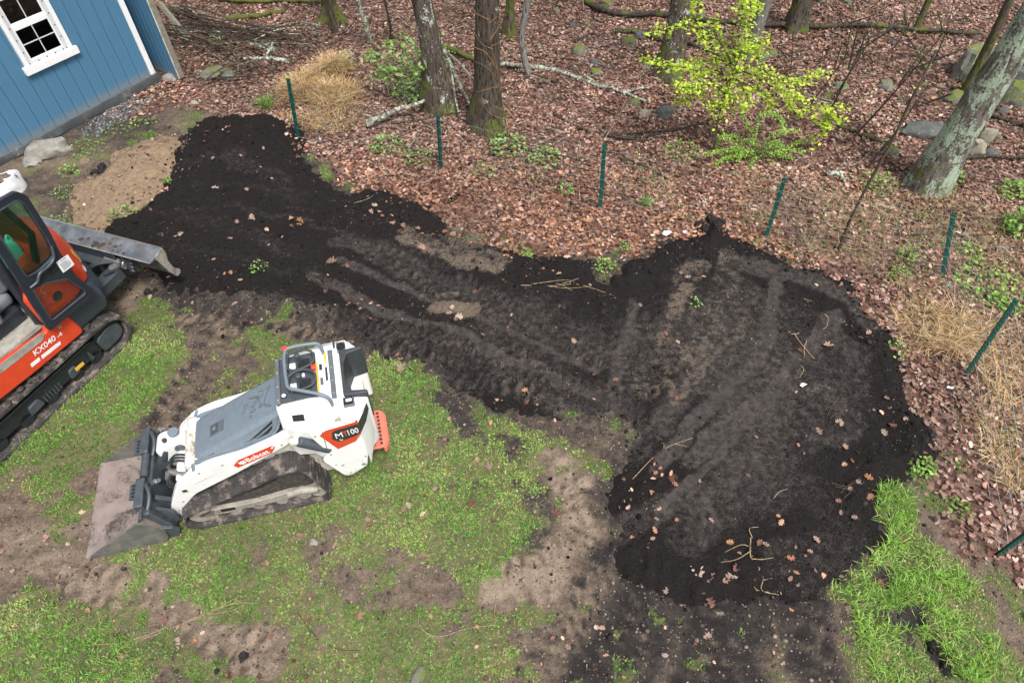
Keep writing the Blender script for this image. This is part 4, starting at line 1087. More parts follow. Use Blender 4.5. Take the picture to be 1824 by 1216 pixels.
MB().prism(bkp, -.44, .395).build('coupler_plate', M['dark_steel'], loader, bevel=.008)
MB().prism([(-.70,.10),(-.64,.14),(-.66,.30),(-.75,.40)], -.39, -.36).build('coupler_rib', M['dark_steel'], loader, bevel=.004)
MB().prism([(-.70,.10),(-.64,.14),(-.66,.30),(-.75,.40)], .29, .32).build('coupler_rib', M['dark_steel'], loader, bevel=.004)
MB().prism([(-.70,.09),(-.60,.09),(-.585,.16),(-.66,.33),(-.76,.42)], -.30, -.26).build('coupler_rib', M['dark_steel'], loader, bevel=.004)
MB().prism([(-.70,.09),(-.60,.09),(-.585,.16),(-.66,.33),(-.76,.42)], .16, .20).build('coupler_rib', M['dark_steel'], loader, bevel=.004)
MB().cyl((-.842, -.10, .462), (-.842, .12, .462), .034, 14).build('coupler_tube', M['dark_steel'], loader, smooth_angle=40)
MB().box((-.70, -.12, .20), (-.66, .10, .40)).build('coupler_tread', M['bucket_outside'], loader, bevel=.006)
for y0, y1 in ((.12, .375), (-.40, -.13)):
    blk = MB().box((-.885, y0, .425), (-.812, y1, .515)).build('latch_block', M['dark_steel'], loader, bevel=.008)
    yt = y0+.03 if y0 > 0 else y1-.16
    tb = MB().box((-.945, yt, .445), (-.885, yt+.145, .468)).build('hole_tab', M['dark_steel'], blk, bevel=.004)
    for k in range(4): MB().cyl((-.915, yt+.022+k*.034, .467), (-.915, yt+.022+k*.034, .4705), .0115, 10).build('tab_hole', M['black_hole'], tb)
    yl = y0+.08
    MB().tube(curve_path([(-.80, yl+.13, .49), (-.79, yl+.10, .525), (-.765, yl+.03, .52), (-.765, yl-.04, .50), (-.785, yl-.10, .47)]), .016, 8).build('latch_lever', M['dark_steel'], blk, smooth_angle=60)
    for k in range(2): MB().cyl((-.775+k*.03, yl+.16, .44), (-.745+k*.03, yl+.16, .47), .018, 10).build('latch_spring', M['bright_steel'], blk)
MB().prism([(-.80,.0),(-.70,.02),(-.66,.10),(-.70,.17),(-.79,.20)], -.47, -.44).build('coupler_ear', M['dark_steel'], loader, bevel=.004)

# fastenings, seams and small stickers
bolt = MB().cyl((0, -.004, 0), (0, .004, 0), .009, 8).mesh('bolt')
for x, y, z in ((.70,-.4375,1.05),(.76,-.4375,.74),(1.02,-.4375,.92),(1.02,-.4375,.60),(-.30,-.332,.71),(-.10,-.332,.76),(.40,-.332,.87),(-.56,-.332,.33),(-.64,-.332,.20)):
    o = link('bolt', bolt, M['muddy_steel'], loader); o.location = (x, y, z)
for y in (-.20, -.07, .07, .20): o = link('bolt', bolt, M['bright_steel'], loader); o.location = (.487, y, 1.288); o.rotation_euler = (R(90), 0, 0)
MB().tube([(.449, -.20, 1.05), (.449, -.175, 1.145), (.449, .175, 1.145), (.449, .20, 1.05)], .006, 6).build('hood_seam', M['black_hole'], loader)
MB().tube([(.765, -.4365, 1.098), (.745, -.4365, .785)], .003, 5).build('panel_seam', M['grey_panel'], loader)
for x0, x1, y0, y1, m in ((.815,.838,.03,.09,'decal_dark'),(.815,.838,-.12,-.05,'grey_panel'),(.94,.955,.24,.30,'decal_dark'),(.86,.875,-.08,.05,'decal_dark'),(.86,.875,.10,.20,'warning_yellow')):
    MB().box((x0, y0, 1.262), (x1, y1, 1.2755)).build('sticker', M[m], tower)
for k, (a, b, c) in enumerate((((-.60,.20,.30),(-.66,.22,.46),(-.56,.19,.60)), ((-.58,-.20,.28),(-.66,-.19,.42),(-.56,-.14,.56)), ((-.62,.0,.34),(-.70,-.05,.44),(-.58,-.08,.60)))):
    MB().tube(curve_path([a, b, c], 6), .011, 7).build('hydraulic_hose', M['pad_rubber'], loader, smooth_angle=60)

def rock_mesh_small(w, seed):
    v, f = ico(); rs = np.random.default_rng(seed); v = v*rs.uniform(.7, 1.3, (len(v), 1))*np.array([w/2, w/2, w*.28])
    me = bpy.data.meshes.new('mud_lump'); me.from_pydata(v.tolist(), [], f.tolist()); return me
# ------------------------------------------------------------------ the mini excavator (x to its rear, where the dozer blade is, y to its far side)
simple('machine_orange', (0.60, 0.058, 0.022), 0.36, var=0.06, dirt=(0.30, 0.14, 0.09), dirt_amt=-0.02)
simple('machine_black', (0.020, 0.025, 0.033), 0.33, var=0.12, dirt=(0.07, 0.075, 0.08), dirt_amt=0.04)
simple('counterweight_paint', (0.040, 0.050, 0.064), 0.36, var=0.10, dirt=(0.10, 0.10, 0.10), dirt_amt=0.03)
simple('blade_steel', (0.155, 0.172, 0.190), 0.42, 0.35, var=0.40, scale=7, dirt=(0.15, 0.115, 0.09), dirt_amt=0.34, dscale=5, bump=0.25)
simple('jug_plastic', (0.22, 0.66, 0.52), 0.4, var=0.05)
simple('floor_mat', (0.30, 0.285, 0.25), 0.8, var=0.2, dirt=(0.13, 0.11, 0.09), dirt_amt=0.2, bump=0.4)
simple('paper_white', (0.75, 0.76, 0.76), 0.6, var=0.02)
simple('seat_fabric', (0.16, 0.18, 0.20), 0.7, var=0.1)
def glass_material(name, tint, rough=0.03, clear=0.55):
    N = Nodes(name)
    tr = N.new('ShaderNodeBsdfTransparent'); tr.inputs[0].default_value = (*tint, 1)
    gl = N.new('ShaderNodeBsdfGlossy'); gl.inputs['Roughness'].default_value = rough; gl.inputs[0].default_value = (0.9, 0.95, 0.95, 1)
    lw = N.new('ShaderNodeLayerWeight'); lw.inputs[0].default_value = 0.25
    mx = N.new('ShaderNodeMixShader'); f = N.math('ADD', N.math('MULTIPLY', lw.outputs['Fresnel'], 0.7), 0.03); N.l.new(f, mx.inputs[0])
    N.l.new(tr.outputs[0], mx.inputs[1]); N.l.new(gl.outputs[0], mx.inputs[2]); N.l.new(mx.outputs[0], N.n['Material Output'].inputs[0])
    M[name] = N.m
glass_material('cab_glass', (0.55, 0.76, 0.68))
glass_material('door_glass', (0.95, 0.96, 0.95))

_ey = R(65)
_e0 = gnd(545/2.432, 300+775/2.432)
_ef = np.array([math.cos(_ey), math.sin(_ey), 0]); _eb = np.array([-_ef[1], _ef[0], 0])
EO = _e0-_ef*.87+_eb*.85
exc = thing('mini_excavator', 'orange and black mini excavator on rubber tracks with its cab door swung open', 'excavator', (EO[0], EO[1], 0), _ey)
# undercarriage
for sgn in (-1, 1):
    y0, y1 = (-.85, -.50) if sgn < 0 else (.50, .85)
    make_belt(exc, [(.835, .225, .185), (-.86, .225, .185)], y0, y1, .026, .020, .085, 'track_rubber')
    ya, yb = y0+.07, y1-.05
    fr = MB().prism(round_poly([(-.80,.13),(-.80,.30),(.62,.32),(.70,.28),(.70,.12)], .03, 3), ya, yb).build('track_frame', M['black_steel'], exc, bevel=.01)
    pl = MB().prism(round_poly([(.70,.09),(.69,.28),(.86,.315),(.975,.28),(.98,.14),(.90,.10)], .04, 3), y0+.05 if sgn < 0 else yb-.04, ya+.04 if sgn < 0 else y1-.05).build('idler_guard', M['dark_steel'], fr, bevel=.008)
    MB().cyl((.835, ya, .225), (.835, yb, .225), .165, 24).build('front_idler', M['black_steel'], fr)
    MB().cyl((-.86, ya, .225), (-.86, yb, .225), .165, 24).build('drive_sprocket', M['black_steel'], fr)
    for wx in (-.55, -.25, .05, .35, .60): MB().cyl((wx, ya, .115), (wx, yb, .115), .07, 16).build('track_roller', M['black_steel'], fr)
    if sgn < 0:
        for wx, w in ((.34, .12), (-.12, .16), (.56, .05)):
            MB().prism(round_poly([(wx-w/2,.13),(wx-w/2+.02,.23),(wx+w/2-.02,.24),(wx+w/2,.14)], .02, 3), y0+.045, ya+.005).build('roller_guard', M['dark_steel'], fr, bevel=.006)
        MB().box((.36, y0+.040, .175), (.46, y0+.0445, .215)).build('caution_label', M['warning_yellow'], fr)
        for k in range(6): MB().box((-.02+k*.035, y0+.064, .12), (-.003+k*.035, ya+.002, .20)).build('frame_rib', M['dark_steel'], fr)
MB().box((-.55, -.52, .20), (.58, .52, .42)).build('car_body', M['black_steel'], exc, bevel=.03)
MB().cyl((0, 0, .40), (0, 0, .52), .36, 32).build('swing_bearing', M['black_steel'], exc)
# dozer blade, raised and slightly angled
MB().loft([[(.50, -.40, .20), (.50, -.24, .20), (.50, -.24, .36), (.50, -.40, .36)], [(1.50, -.42, .30), (1.50, -.27, .30), (1.50, -.27, .44), (1.50, -.42, .44)]]).build('blade_arm', M['dark_steel'], exc, bevel=.012)
MB().loft([[(.50, .24, .20), (.50, .40, .20), (.50, .40, .36), (.50, .24, .36)], [(1.50, .27, .30), (1.50, .42, .30), (1.50, .42, .44), (1.50, .27, .44)]]).build('blade_arm', M['dark_steel'], exc, bevel=.012)
bl = bpy.data.objects.new('dozer_blade', None); COL.objects.link(bl); bl.parent = exc; place(bl, (1.60, 0, .24), (0, 0, R(6.5)))
bl.empty_display_size = .1
bp = [(.10,.0),(.13,.012),(.065,.12),(.045,.23),(.065,.33),(.105,.395),(.07,.405),(.025,.345),(.005,.23),(.03,.11)]
moldboard = MB().loft([[(x, -.845, z) for x, z in bp], [(x, .845, z) for x, z in bp]]).build('moldboard', M['blade_steel'], bl, smooth_angle=35)
MB().prism([(.025,.345),(-.12,.372),(-.12,.384),(.02,.405),(.105,.402)], -.845, .845).build('blade_top', M['blade_steel'], bl, bevel=.004)
MB().prism([(-.12,.375),(-.125,.24),(-.11,.235),(-.10,.365)], -.36, .80).build('blade_apron', M['counterweight_paint'], bl, bevel=.004)
for ye in (-.857, .843): MB().prism(round_poly([(-.035,.36),(-.02,.405),(.10,.41),(.105,.33),(.085,.23),(.105,.12),(.17,.03),(.15,-.01),(.09,-.01),(.035,.11),(.0,.235)], .012, 2), ye, ye+.014).build('blade_end', M['muddy_steel'], bl, bevel=.003)
MB().box((-.22, -.20, .06), (.01, .20, .26)).build('blade_pivot', M['dark_steel'], bl, bevel=.012)
MB().prism([(.0,.10),(-.20,.06),(-.22,.16),(-.02,.30)], -.34, -.30).build('blade_bracket', M['dark_steel'], bl, bevel=.004)
MB().cyl((-.10, -.44, .22), (-.10, -.20, .24), .055, 16).build('angle_cylinder', M['bright_steel'], bl, bevel=.006)
MB().cyl((-.18, -.34, .10), (-.18, -.34, .24), .05, 18).build('pin_boss', M['bright_steel'], bl, bevel=.008)
for k in range(6):
    MB().cyl((-.02-.012*k, -.455, .34-.045*k), (-.02-.012*k, -.478, .34-.045*k), .011, 8).build('bolt_head', M['bright_steel'], bl)
MB().prism([(.01,.39),(-.115,.372),(-.10,.10),(.02,.06)], -.455, -.435).build('blade_rib', M['dark_steel'], bl, bevel=.003)
MB().tube(curve_path([(-.30, -.30, .20), (-.20, -.42, .26), (-.10, -.40, .27), (-.06, -.25, .24)]), .014, 8).build('hydraulic_hose', M['pad_rubber'], bl)

# upper structure
def arc_plan(r, yl, x0, n=18):
    a = math.asin(yl/r); pts = [(x0, -yl)]
    for k in range(n+1):
        t = -a+2*a*k/n; pts.append((r*math.cos(t), r*math.sin(t)))
    pts.append((x0, yl)); return pts
upper = MB().prism(round_poly([(-.85,-.60),(-.60,-.74),(.62,-.74),(.62,.74),(-.85,.74)], .05, 3), .50, .78, 'z').build('upper_frame', M['machine_black'], exc, bevel=.02)
def rings(plans):
    return [[(x, y, z) for x, y in p] for p, z in plans]
MB().loft(rings([(arc_plan(1.19,.70,.55), .46), (arc_plan(1.26,.765,.55), .50), (arc_plan(1.29,.785,.55), .60), (arc_plan(1.29,.785,.55), .74), (arc_plan(1.24,.755,.55), .825), (arc_plan(1.18,.72,.55), .845)])).build('counterweight', M['counterweight_paint'], exc, smooth_angle=35)
hoodx = MB().loft(rings([(arc_plan(1.19,.72,.62), .84), (arc_plan(1.255,.745,.62), .90), (arc_plan(1.262,.75,.62), 1.04), (arc_plan(1.22,.73,.62), 1.20), (arc_plan(1.12,.69,.62), 1.32), (arc_plan(.98,.62,.62), 1.37)])).build('engine_hood', M['machine_orange'], exc, smooth_angle=40)
def hood_patch(name, a0, a1, r, z0, z1, mat):
    q = [(r*math.cos(a), r*math.sin(a)) for a in (R(a0), R((a0+a1)/2), R(a1))]
    lo = [(x, y, z0) for x, y in q]+[(x*.985, y*.985, z1) for x, y in q[::-1]]
    hi = [(x*1.004, y*1.004, z+.001) for x, y, z in lo]
    MB().loft([lo, hi]).build(name, M[mat], hoodx)
hood_patch('hood_label', -17, -11, 1.256, 1.06, 1.13, 'grey_panel'); hood_patch('caution_label', -31, -27.5, 1.262, 1.00, 1.12, 'warning_yellow'); hood_patch('white_label', -34.5, -31.5, 1.264, .93, 1.02, 'paper_white')
# orange side skirt with the model number
sk = [(-.88,.62),(-.70,.56),(-.30,.525),(.10,.495),(.64,.475),(.66,.52),(.62,.78),(.40,.80),(.38,.765),(-.10,.83),(-.55,.86),(-.88,.86)]
skirt = MB().prism(round_poly(sk, .03, 3), -.805, -.74).build('side_skirt', M['machine_orange'], exc, bevel=.02, seg=3)
lettering('KX040', .086, 'paper_white', skirt, (.165, -.8075, .645), (R(90), R(3), 0), .12, .0012, .98)
lettering('-4', .062, 'paper_white', skirt, (.425, -.8075, .628), (R(90), R(3), 0), .12, .0010, 1.0)
MB().prism([(.20,.565),(.21,.605),(.42,.590),(.41,.552)], -.8065, -.8055).build('reflector', M['paper_white'], skirt)
MB().prism([(.085,.572),(.095,.614),(.19,.607),(.18,.567)], -.8065, -.8055).build('reflector', M['paper_white'], skirt)
MB().cyl((.50, -.812, .715), (.50, -.803, .715), .018, 12).build('skirt_bolt', M['bright_steel'], skirt)
MB().prism(round_poly([(-.60,.775),(.30,.725),(.36,.765),(.33,.80),(-.60,.86)], .01, 2), -.8085, -.804).build('entry_scuff', M['floor_mat'], skirt)
# orange fuel-side cover seen through the open door's lower pane
cov = MB().prism(round_poly([(.42,.80),(.42,1.16),(.56,1.24),(.82,1.16),(.93,1.04),(.92,.86),(.78,.80)], .06, 4), -.775, -.62).build('side_cover', M['machine_orange'], exc, bevel=.03, seg=4)
MB().prism(round_poly([(.55,.95),(.53,1.10),(.62,1.17),(.76,1.12),(.77,1.0),(.68,.92)], .05, 4), -.79, -.77).build('cover_bulge', M['machine_orange'], cov, bevel=.012, seg=3)
MB().cyl((.66, -.80, .985), (.66, -.786, .985), .050, 22).build('filler_cap', M['black_steel'], cov, bevel=.006)
for p in ((.50, 1.09), (.585, 1.105)): MB().cyl((p[0], -.797, p[1]), (p[0], -.775, p[1]), .014, 10).build('cover_bolt', M['bright_steel'], cov)
MB().box((.775, -.7785, 1.085), (.83, -.7755, 1.135)).build('white_label', M['paper_white'], cov)
MB().prism([(.86,.86),(.90,.97),(.93,.99),(.93,.90)], -.78, -.774).build('tail_reflector', M['knob_red'], cov)
# cab
cab = bpy.data.objects.new('cab', None); COL.objects.link(cab); cab.parent = exc; cab.empty_display_size = .1
MB().box((-.72, -.735, .78), (.50, .20, .82)).build('cab_floor', M['floor_mat'], cab)
for k in range(13): MB().box((-.70+k*.075, -.73, .82), (-.67+k*.075, -.20, .826)).build('floor_rib', M['floor_mat'], cab)
def pillar(a, b, w=.035): return MB().tube([a, b], w, 4).build('cab_pillar', M['machine_black'], cab, bevel=.01)
for y in (-.70, .20):
    MB().tube(curve_path([(.42, y, .80), (.45, y, 1.3), (.52, y, 1.95), (.50, y, 2.28), (.42, y, 2.36)], 5), .042, 8).build('cab_pillar', M['machine_black'], cab, smooth_angle=60)
    MB().tube(curve_path([(-.72, y, .82), (-.76, y, 1.3), (-.66, y, 2.0), (-.56, y, 2.30), (-.45, y, 2.36)], 5), .038, 8).build('cab_pillar', M['machine_black'], cab, smooth_angle=60)
    MB().tube([(.42, y, 2.36), (-.45, y, 2.36)], .042, 8).build('cab_rail', M['machine_black'], cab)
    MB().tube([(.74, y*.96, 1.30), (.86, y*.94, 1.55), (.78, y*.94, 2.0), (.50, y, 2.30)], .032, 8).build('cab_pillar', M['machine_black'], cab, smooth_angle=60)
MB().prism(round_poly([(-.52,-.73),(.50,-.73),(.80,-.66),(.80,.16),(.50,.23),(-.52,.23)], .08, 4), 2.34, 2.41, 'z').build('cab_roof', M['machine_black'], cab, bevel=.02)
MB().box((.50, -.66, .82), (.80, .14, 1.30)).build('rear_cowl', M['machine_black'], cab, bevel=.03)
MB().box((.45, .21, .82), (.80, .23, 1.3)).build('cab_side', M['machine_black'], cab)
MB().box((-.70, .205, .82), (.48, .225, 1.25)).build('cab_side', M['machine_black'], cab)
MB().box((-.66, .212, 1.25), (.46, .218, 2.33)).build('side_glass', M['cab_glass'], cab)
MB().loft([[(.845, -.62, 1.33), (.845, .12, 1.33), (.77, .12, 2.2), (.77, -.62, 2.2)], [(.850, -.62, 1.33), (.850, .12, 1.33), (.775, .12, 2.2), (.775, -.62, 2.2)]]).build('rear_glass', M['cab_glass'], cab)
seat = MB().box((.02, -.52, .98), (.45, -.02, 1.12)).build('seat', M['seat_fabric'], cab, bevel=.05, seg=3)
MB().box((.38, -.50, 1.10), (.50, -.04, 1.75)).build('seat_back', M['seat_fabric'], seat, bevel=.05, seg=3)
MB().box((.02, -.58, .82), (.42, -.05, .98)).build('seat_box', M['machine_black'], cab, bevel=.03)
MB().prism([(-.02,1.02),(.08,1.30),(.22,1.34),(.26,1.22),(.22,1.0)], -.66, -.55).build('arm_console', M['seat_fabric'], cab, bevel=.03)
MB().cyl((.03, -.60, 1.30), (.0, -.60, 1.46), .022, 10).build('control_lever', M['pad_rubber'], cab)
MB().box((.07, -.664, 1.10), (.12, -.66, 1.16)).build('console_label', M['paper_white'], cab)
# open door, folded back along the flank
door = bpy.data.objects.new('cab_door', None); COL.objects.link(door); door.parent = exc; door.empty_display_size = .1
out = round_poly([(.385,.805),(.425,1.17),(.485,1.72),(.53,2.06),(.58,2.105),(.88,2.08),(.935,2.0),(.915,1.60),(.885,1.40),(.875,1.10),(.935,.83),(.88,.79)], .03, 3)
gl1 = round_poly([(.525,1.395),(.555,1.80),(.585,2.03),(.845,2.015),(.875,1.96),(.858,1.58),(.835,1.42),(.78,1.39),(.62,1.375)], .03, 3)
gl2 = round_poly([(.455,.885),(.500,1.275),(.60,1.245),(.80,1.125),(.815,1.05),(.862,.91),(.85,.875)], .03, 3)
def framed(name, outer, holes, y0, y1, mat, parent):
    bm = bmesh.new()
    loops = []
    for pts in [outer]+holes:
        vs = [bm.verts.new((p[0], y0, p[1])) for p in pts]
        loops.append([bm.edges.new((vs[i], vs[(i+1) % len(vs)])) for i in range(len(vs))])
    bmesh.ops.triangle_fill(bm, use_beauty=True, use_dissolve=False, edges=[e for l in loops for e in l])
    r = bmesh.ops.extrude_face_region(bm, geom=bm.faces[:])
    bmesh.ops.translate(bm, verts=[v for v in r['geom'] if isinstance(v, bmesh.types.BMVert)], vec=(0, y1-y0, 0))
    bmesh.ops.recalc_face_normals(bm, faces=bm.faces)
    me = bpy.data.meshes.new(name); bm.to_mesh(me); bm.free()
    return link(name, me, M[mat], parent, bevel=.008, seg=2)
framed('door_frame', out, [gl1, gl2], -.875, -.835, 'machine_black', door)
MB().prism(gl1, -.856, -.852).build('upper_pane', M['cab_glass'], door)
MB().prism(gl2, -.856, -.852).build('lower_pane', M['door_glass'], door)
for g in (gl1, gl2): MB().tube([(x, -.877, z) for x, z in g]+[(g[0][0], -.877, g[0][1])], .008, 6).build('window_seal', M['counterweight_paint'], door, smooth_angle=60)
MB().tube(curve_path([(.49,-.885,1.30),(.56,-.90,1.315),(.62,-.90,1.365),(.72,-.90,1.37),(.80,-.895,1.40),(.85,-.885,1.50)]), .015, 8).build('grab_rail', M['counterweight_paint'], door, smooth_angle=60)
MB().box((.70, -.8785, 1.255), (.79, -.8745, 1.315), Matrix.Identity(4)).build('door_latch', M['black_hole'], door, bevel=.003)
st = MB().prism([(.795,1.205),(.80,1.335),(.925,1.325),(.922,1.20)], -.878, -.8755).build('notice', M['paper_white'], door)
for k in range(9):
    MB().box((.815, -.8795, 1.222+k*.0115), (.815+(.075, .092, .085, .095, .07, .09, .06, .0, .0)[k]+.001, -.8785, 1.2255+k*.0115)).build('print_line', M['grey_panel'], st)
lettering('NOTICE', .016, 'dark_plastic', st, (.835, -.8795, 1.312), (R(90), R(3), 0)).name = 'print_heading'
# boom and arm, folded in front of the cab
simple('boom_orange', (0.62, 0.07, 0.022), 0.4, var=0.06)
bm_ = MB().prism([(-.75,.72),(-1.30,1.55),(-1.95,2.25),(-2.35,2.35),(-2.40,2.20),(-2.0,2.05),(-1.40,1.30),(-.90,.60)], .30, .52).build('boom', M['boom_orange'], exc, bevel=.02)
MB().prism([(-2.20,2.45),(-2.45,2.42),(-2.75,1.0),(-2.65,.98)], .33, .49).build('dipper_arm', M['boom_orange'], exc, bevel=.02)
MB().prism([(-2.80,1.02),(-2.55,.98),(-2.30,.60),(-2.40,.22),(-2.62,.10),(-2.95,.22),(-2.80,.30),(-2.62,.28),(-2.58,.52)], .16, .66).build('digging_bucket', M['black_steel'], exc, bevel=.01)
MB().cyl((-1.0, .41, .75), (-1.75, .41, 1.75), .05, 12).build('boom_cylinder', M['bright_steel'], exc)

# mint jug left behind the cab seat
jug = thing('plastic_jug', 'mint green plastic jug with dark cap inside the excavator cab', 'jug', tuple(Matrix.Rotation(_ey, 3, 'Z') @ Vector((.66, -.52, 1.30))+Vector((EO[0], EO[1], 0))), _ey+R(15))
MB().loft([[(x*s, y*s, z) for x, y in ((-.09,-.06),(.09,-.06),(.09,.06),(-.09,.06))] for s, z in ((.95,0),(1,.02),(1,.18),(.8,.23),(.35,.26))]).build('jug_body', M['jug_plastic'], jug, bevel=.02, seg=3)
MB().cyl((0, 0, .255), (0, 0, .29), .028, 14).build('jug_cap', M['pad_rubber'], jug)
MB().tube(curve_path([(.05, 0, .235), (.085, 0, .26), (.10, 0, .20)]), .012, 8).build('jug_handle', M['jug_plastic'], jug)

# worn bright edges, mud and hoses on the blade
MB().tube([(-.121, -.84, .381), (-.121, .84, .381)], .006, 6).build('worn_edge', M['muddy_steel'], bl)
MB().tube([(.10, -.84, .406), (.10, .84, .406)], .008, 6).build('worn_edge', M['bright_steel'], bl)
for i in range(26):
    w = random.uniform(.02, .075); me = rock_mesh_small(w, i)
    o = link('mud_lump', me, M['caked_mud'], bl, 60); o.location = (random.uniform(-.10, .06), random.uniform(-.55, .1), .392); o.rotation_euler = (0, 0, i)
for i in range(30):
    w = random.uniform(.03, .08); o = link('mud_lump', rock_mesh_small(w, 40+i), M['caked_mud'], exc, 60); o.location = (random.uniform(-.5, .9), random.uniform(-.84, -.72), .462); o.rotation_euler = (0, 0, i)
for dy in (0, .035): MB().tube(curve_path([(1.15, -.10+dy, .42), (1.35, -.22+dy, .52), (1.50, -.34+dy, .50), (1.55, -.30+dy, .42)]), .013, 7).build('hydraulic_hose', M['pad_rubber'], exc, smooth_angle=60)

# ------------------------------------------------------------------ the blue shed
def siding_material():
    N = Nodes('blue_siding')
    g = N.noise(3.0, 6, 0.7, N.scaled(22, 22, 1.2)); n = N.noise(1.3, 4, 0.6)
    c = N.mix(N.ramp(g, 0.3, 0.7), (0.062, 0.166, 0.272), (0.075, 0.194, 0.310))
    c = N.mix(N.math('MULTIPLY', N.ramp(n, 0.5, 0.8), 0.35), c, (0.075, 0.195, 0.305))
    z = N.new('ShaderNodeSeparateXYZ'); N.l.new(N.coord('Object'), z.inputs[0])
    sp = N.math('ADD', z.outputs[2], N.math('MULTIPLY', N.noise(5, 5, 0.65), 0.28))
    c = N.mix(N.math('MULTIPLY', N.ramp(sp, 0.31, 0.14), 0.55), c, (0.25, 0.22, 0.18))     # rain-splashed mud along the foot of the wall
    M['blue_siding'] = N.done(c, 0.6, N.bump(N.noise(40, 4, 0.6, N.scaled(9, 9, 0.6)), 0.12, 0.004), spec=0.3)
siding_material()
simple('flashing', (0.070, 0.078, 0.082), 0.6, var=0.2, dirt=(0.24, 0.22, 0.19), dirt_amt=0.2, bump=0.2)
simple('weathered_wood', (0.21, 0.195, 0.15), 0.8, var=0.2, scale=20, dirt=(0.17, 0.17, 0.13), dirt_amt=0.2, bump=0.5)
simple('roof_shingle', (0.08, 0.08, 0.085), 0.9, var=0.3, scale=30, bump=0.6)
simple('vinyl_grey', (0.56, 0.58, 0.59), 0.5, var=0.04)
simple('room_dark', (0.020, 0.020, 0.021), 0.9)
glass_material('window_glass', (0.55, 0.58, 0.58))
shed = thing('shed', 'blue board-sided garden shed with white trim and a white window', 'shed', (SHED_C[0], SHED_C[1], 0), SHED_YAW)
# local: x along the wall (corner at 0, running to -x), y into the shed, z up
SW = 4.3; WTOP = 2.5; PIT = .1775
WX0, WX1, WZ0, WZ1 = -1.622, -.938, .985, 2.14                      # window opening with its casing
def board_mesh(w, h, t=.018, gap=.0045):
    m = MB(); m.prism([(0, 0), (0, -t), (.004, -t-.003), (w-gap-.004, -t-.003), (w-gap, -t), (w-gap, 0)], 0, h, 'z'); return m.mesh('board')
bx = -.065
k = 0
while bx > -SW:
    x1 = bx; x0 = bx-PIT
    zb = .158-.055*min(1, max(0, -bx/2.3))
    if x1 > WX0+.02 and x0 < WX1-.02:
        for z0, z1 in ((zb, WZ0-.005), (WZ1+.005, WTOP)):
            o = link('siding_board', board_mesh(PIT, z1-z0), M['blue_siding'], shed); o.location = (x0, -.002, z0)
    else:
        o = link('siding_board', board_mesh(PIT, WTOP-zb), M['blue_siding'], shed); o.location = (x0, -.002, zb)
    bx -= PIT; k += 1
wb = MB()
for a, b in (((-SW, .0, .05), (WX0+.05, .05, WTOP)), ((WX1-.05, .0, .05), (-.01, .05, WTOP)), ((WX0+.05, .0, .05), (WX1-.05, .05, WZ0+.03)), ((WX0+.05, .0, WZ1-.03), (WX1-.05, .05, WTOP))): wb.box(a, b)
wb.build('wall_sheathing', M['blue_siding'], shed)
MB().box((-.05, .05, .05), (-.01, 3.0, WTOP)).build('end_wall', M['blue_siding'], shed)
MB().box((-SW, 2.95, .05), (-.05, 3.0, WTOP)).build('back_wall', M['blue_siding'], shed)
MB().box((-SW, .05, .05), (-SW+.05, 2.95, WTOP)).build('end_wall', M['blue_siding'], shed)
MB().box((-SW+.05, .05, .06), (-.05, 2.95, .12)).build('shed_floor', M['room_dark'], shed)
MB().box((-.066, -.034, .145), (-.002, .0, WTOP)).build('corner_trim', M['white_trim'], shed, bevel=.003)
MB().box((-.002, -.034, .145), (.016, .08, WTOP)).build('corner_trim', M['white_trim'], shed, bevel=.003)
MB().box((-.0655, -.0345, .143), (.0165, .0805, .175)).build('trim_foot', M['white_dirty'], shed, bevel=.002)
# grey flashing skirt along the foot of the wall, a little wavy
mb = MB(); rg = []
for i in range(40):
    x = .035-i*(SW/39); w = .5+.5*math.sin(i*1.3)+random.uniform(-.3, .3)
    top = .165-.055*min(1, max(0, -x/2.3))
    rg.append([(x, -.030, top), (x, -.040-.010*w, top-.008), (x, -.055-.018*w, .02), (x, -.02, -.06), (x, .02, -.06), (x, .02, top)])
mb.loft(rg).build('flashing_skirt', M['flashing'], shed, smooth_angle=40)
MB().prism([(.036,-.05),(.05,-.03),(.05,.30),(.02,.30),(.02,-.05)], -.04, .165, 'z').build('flashing_corner', M['flashing'], shed, bevel=.006)
# window
win = bpy.data.objects.new('window', None); COL.objects.link(win); win.parent = shed; win.empty_display_size = .1
CW = .058
MB().box((WX0, -.048, WZ0), (WX0+CW, .0, WZ1)).build('casing', M['white_trim'], win, bevel=.003)
MB().box((WX1-CW, -.048, WZ0), (WX1, .0, WZ1)).build('casing', M['white_trim'], win, bevel=.003)
MB().box((WX0, -.048, WZ1), (WX1, .0, WZ1+CW)).build('casing', M['white_trim'], win, bevel=.003)
MB().box((WX0-.045, -.075, WZ0-.095), (WX1+.045, .0, WZ0)).build('sill', M['white_trim'], win, bevel=.006)
fx0, fx1 = WX0+CW+.001, WX1-CW-.001
fin = MB()
fin.box((fx0, -.034, WZ0+.001), (fx0+.042, .01, WZ1-.001)); fin.box((fx1-.042, -.034, WZ0+.001), (fx1, .01, WZ1-.001))
fin.box((fx0+.042, -.034, WZ0+.001), (fx1-.042, .01, WZ0+.042)); fin.box((fx0+.042, -.034, WZ1-.042), (fx1-.042, .01, WZ1-.001))
fin.build('window_frame', M['vinyl_grey'], win, bevel=.002)
gx0, gx1 = fx0+.042, fx1-.042
ZM = 1.44
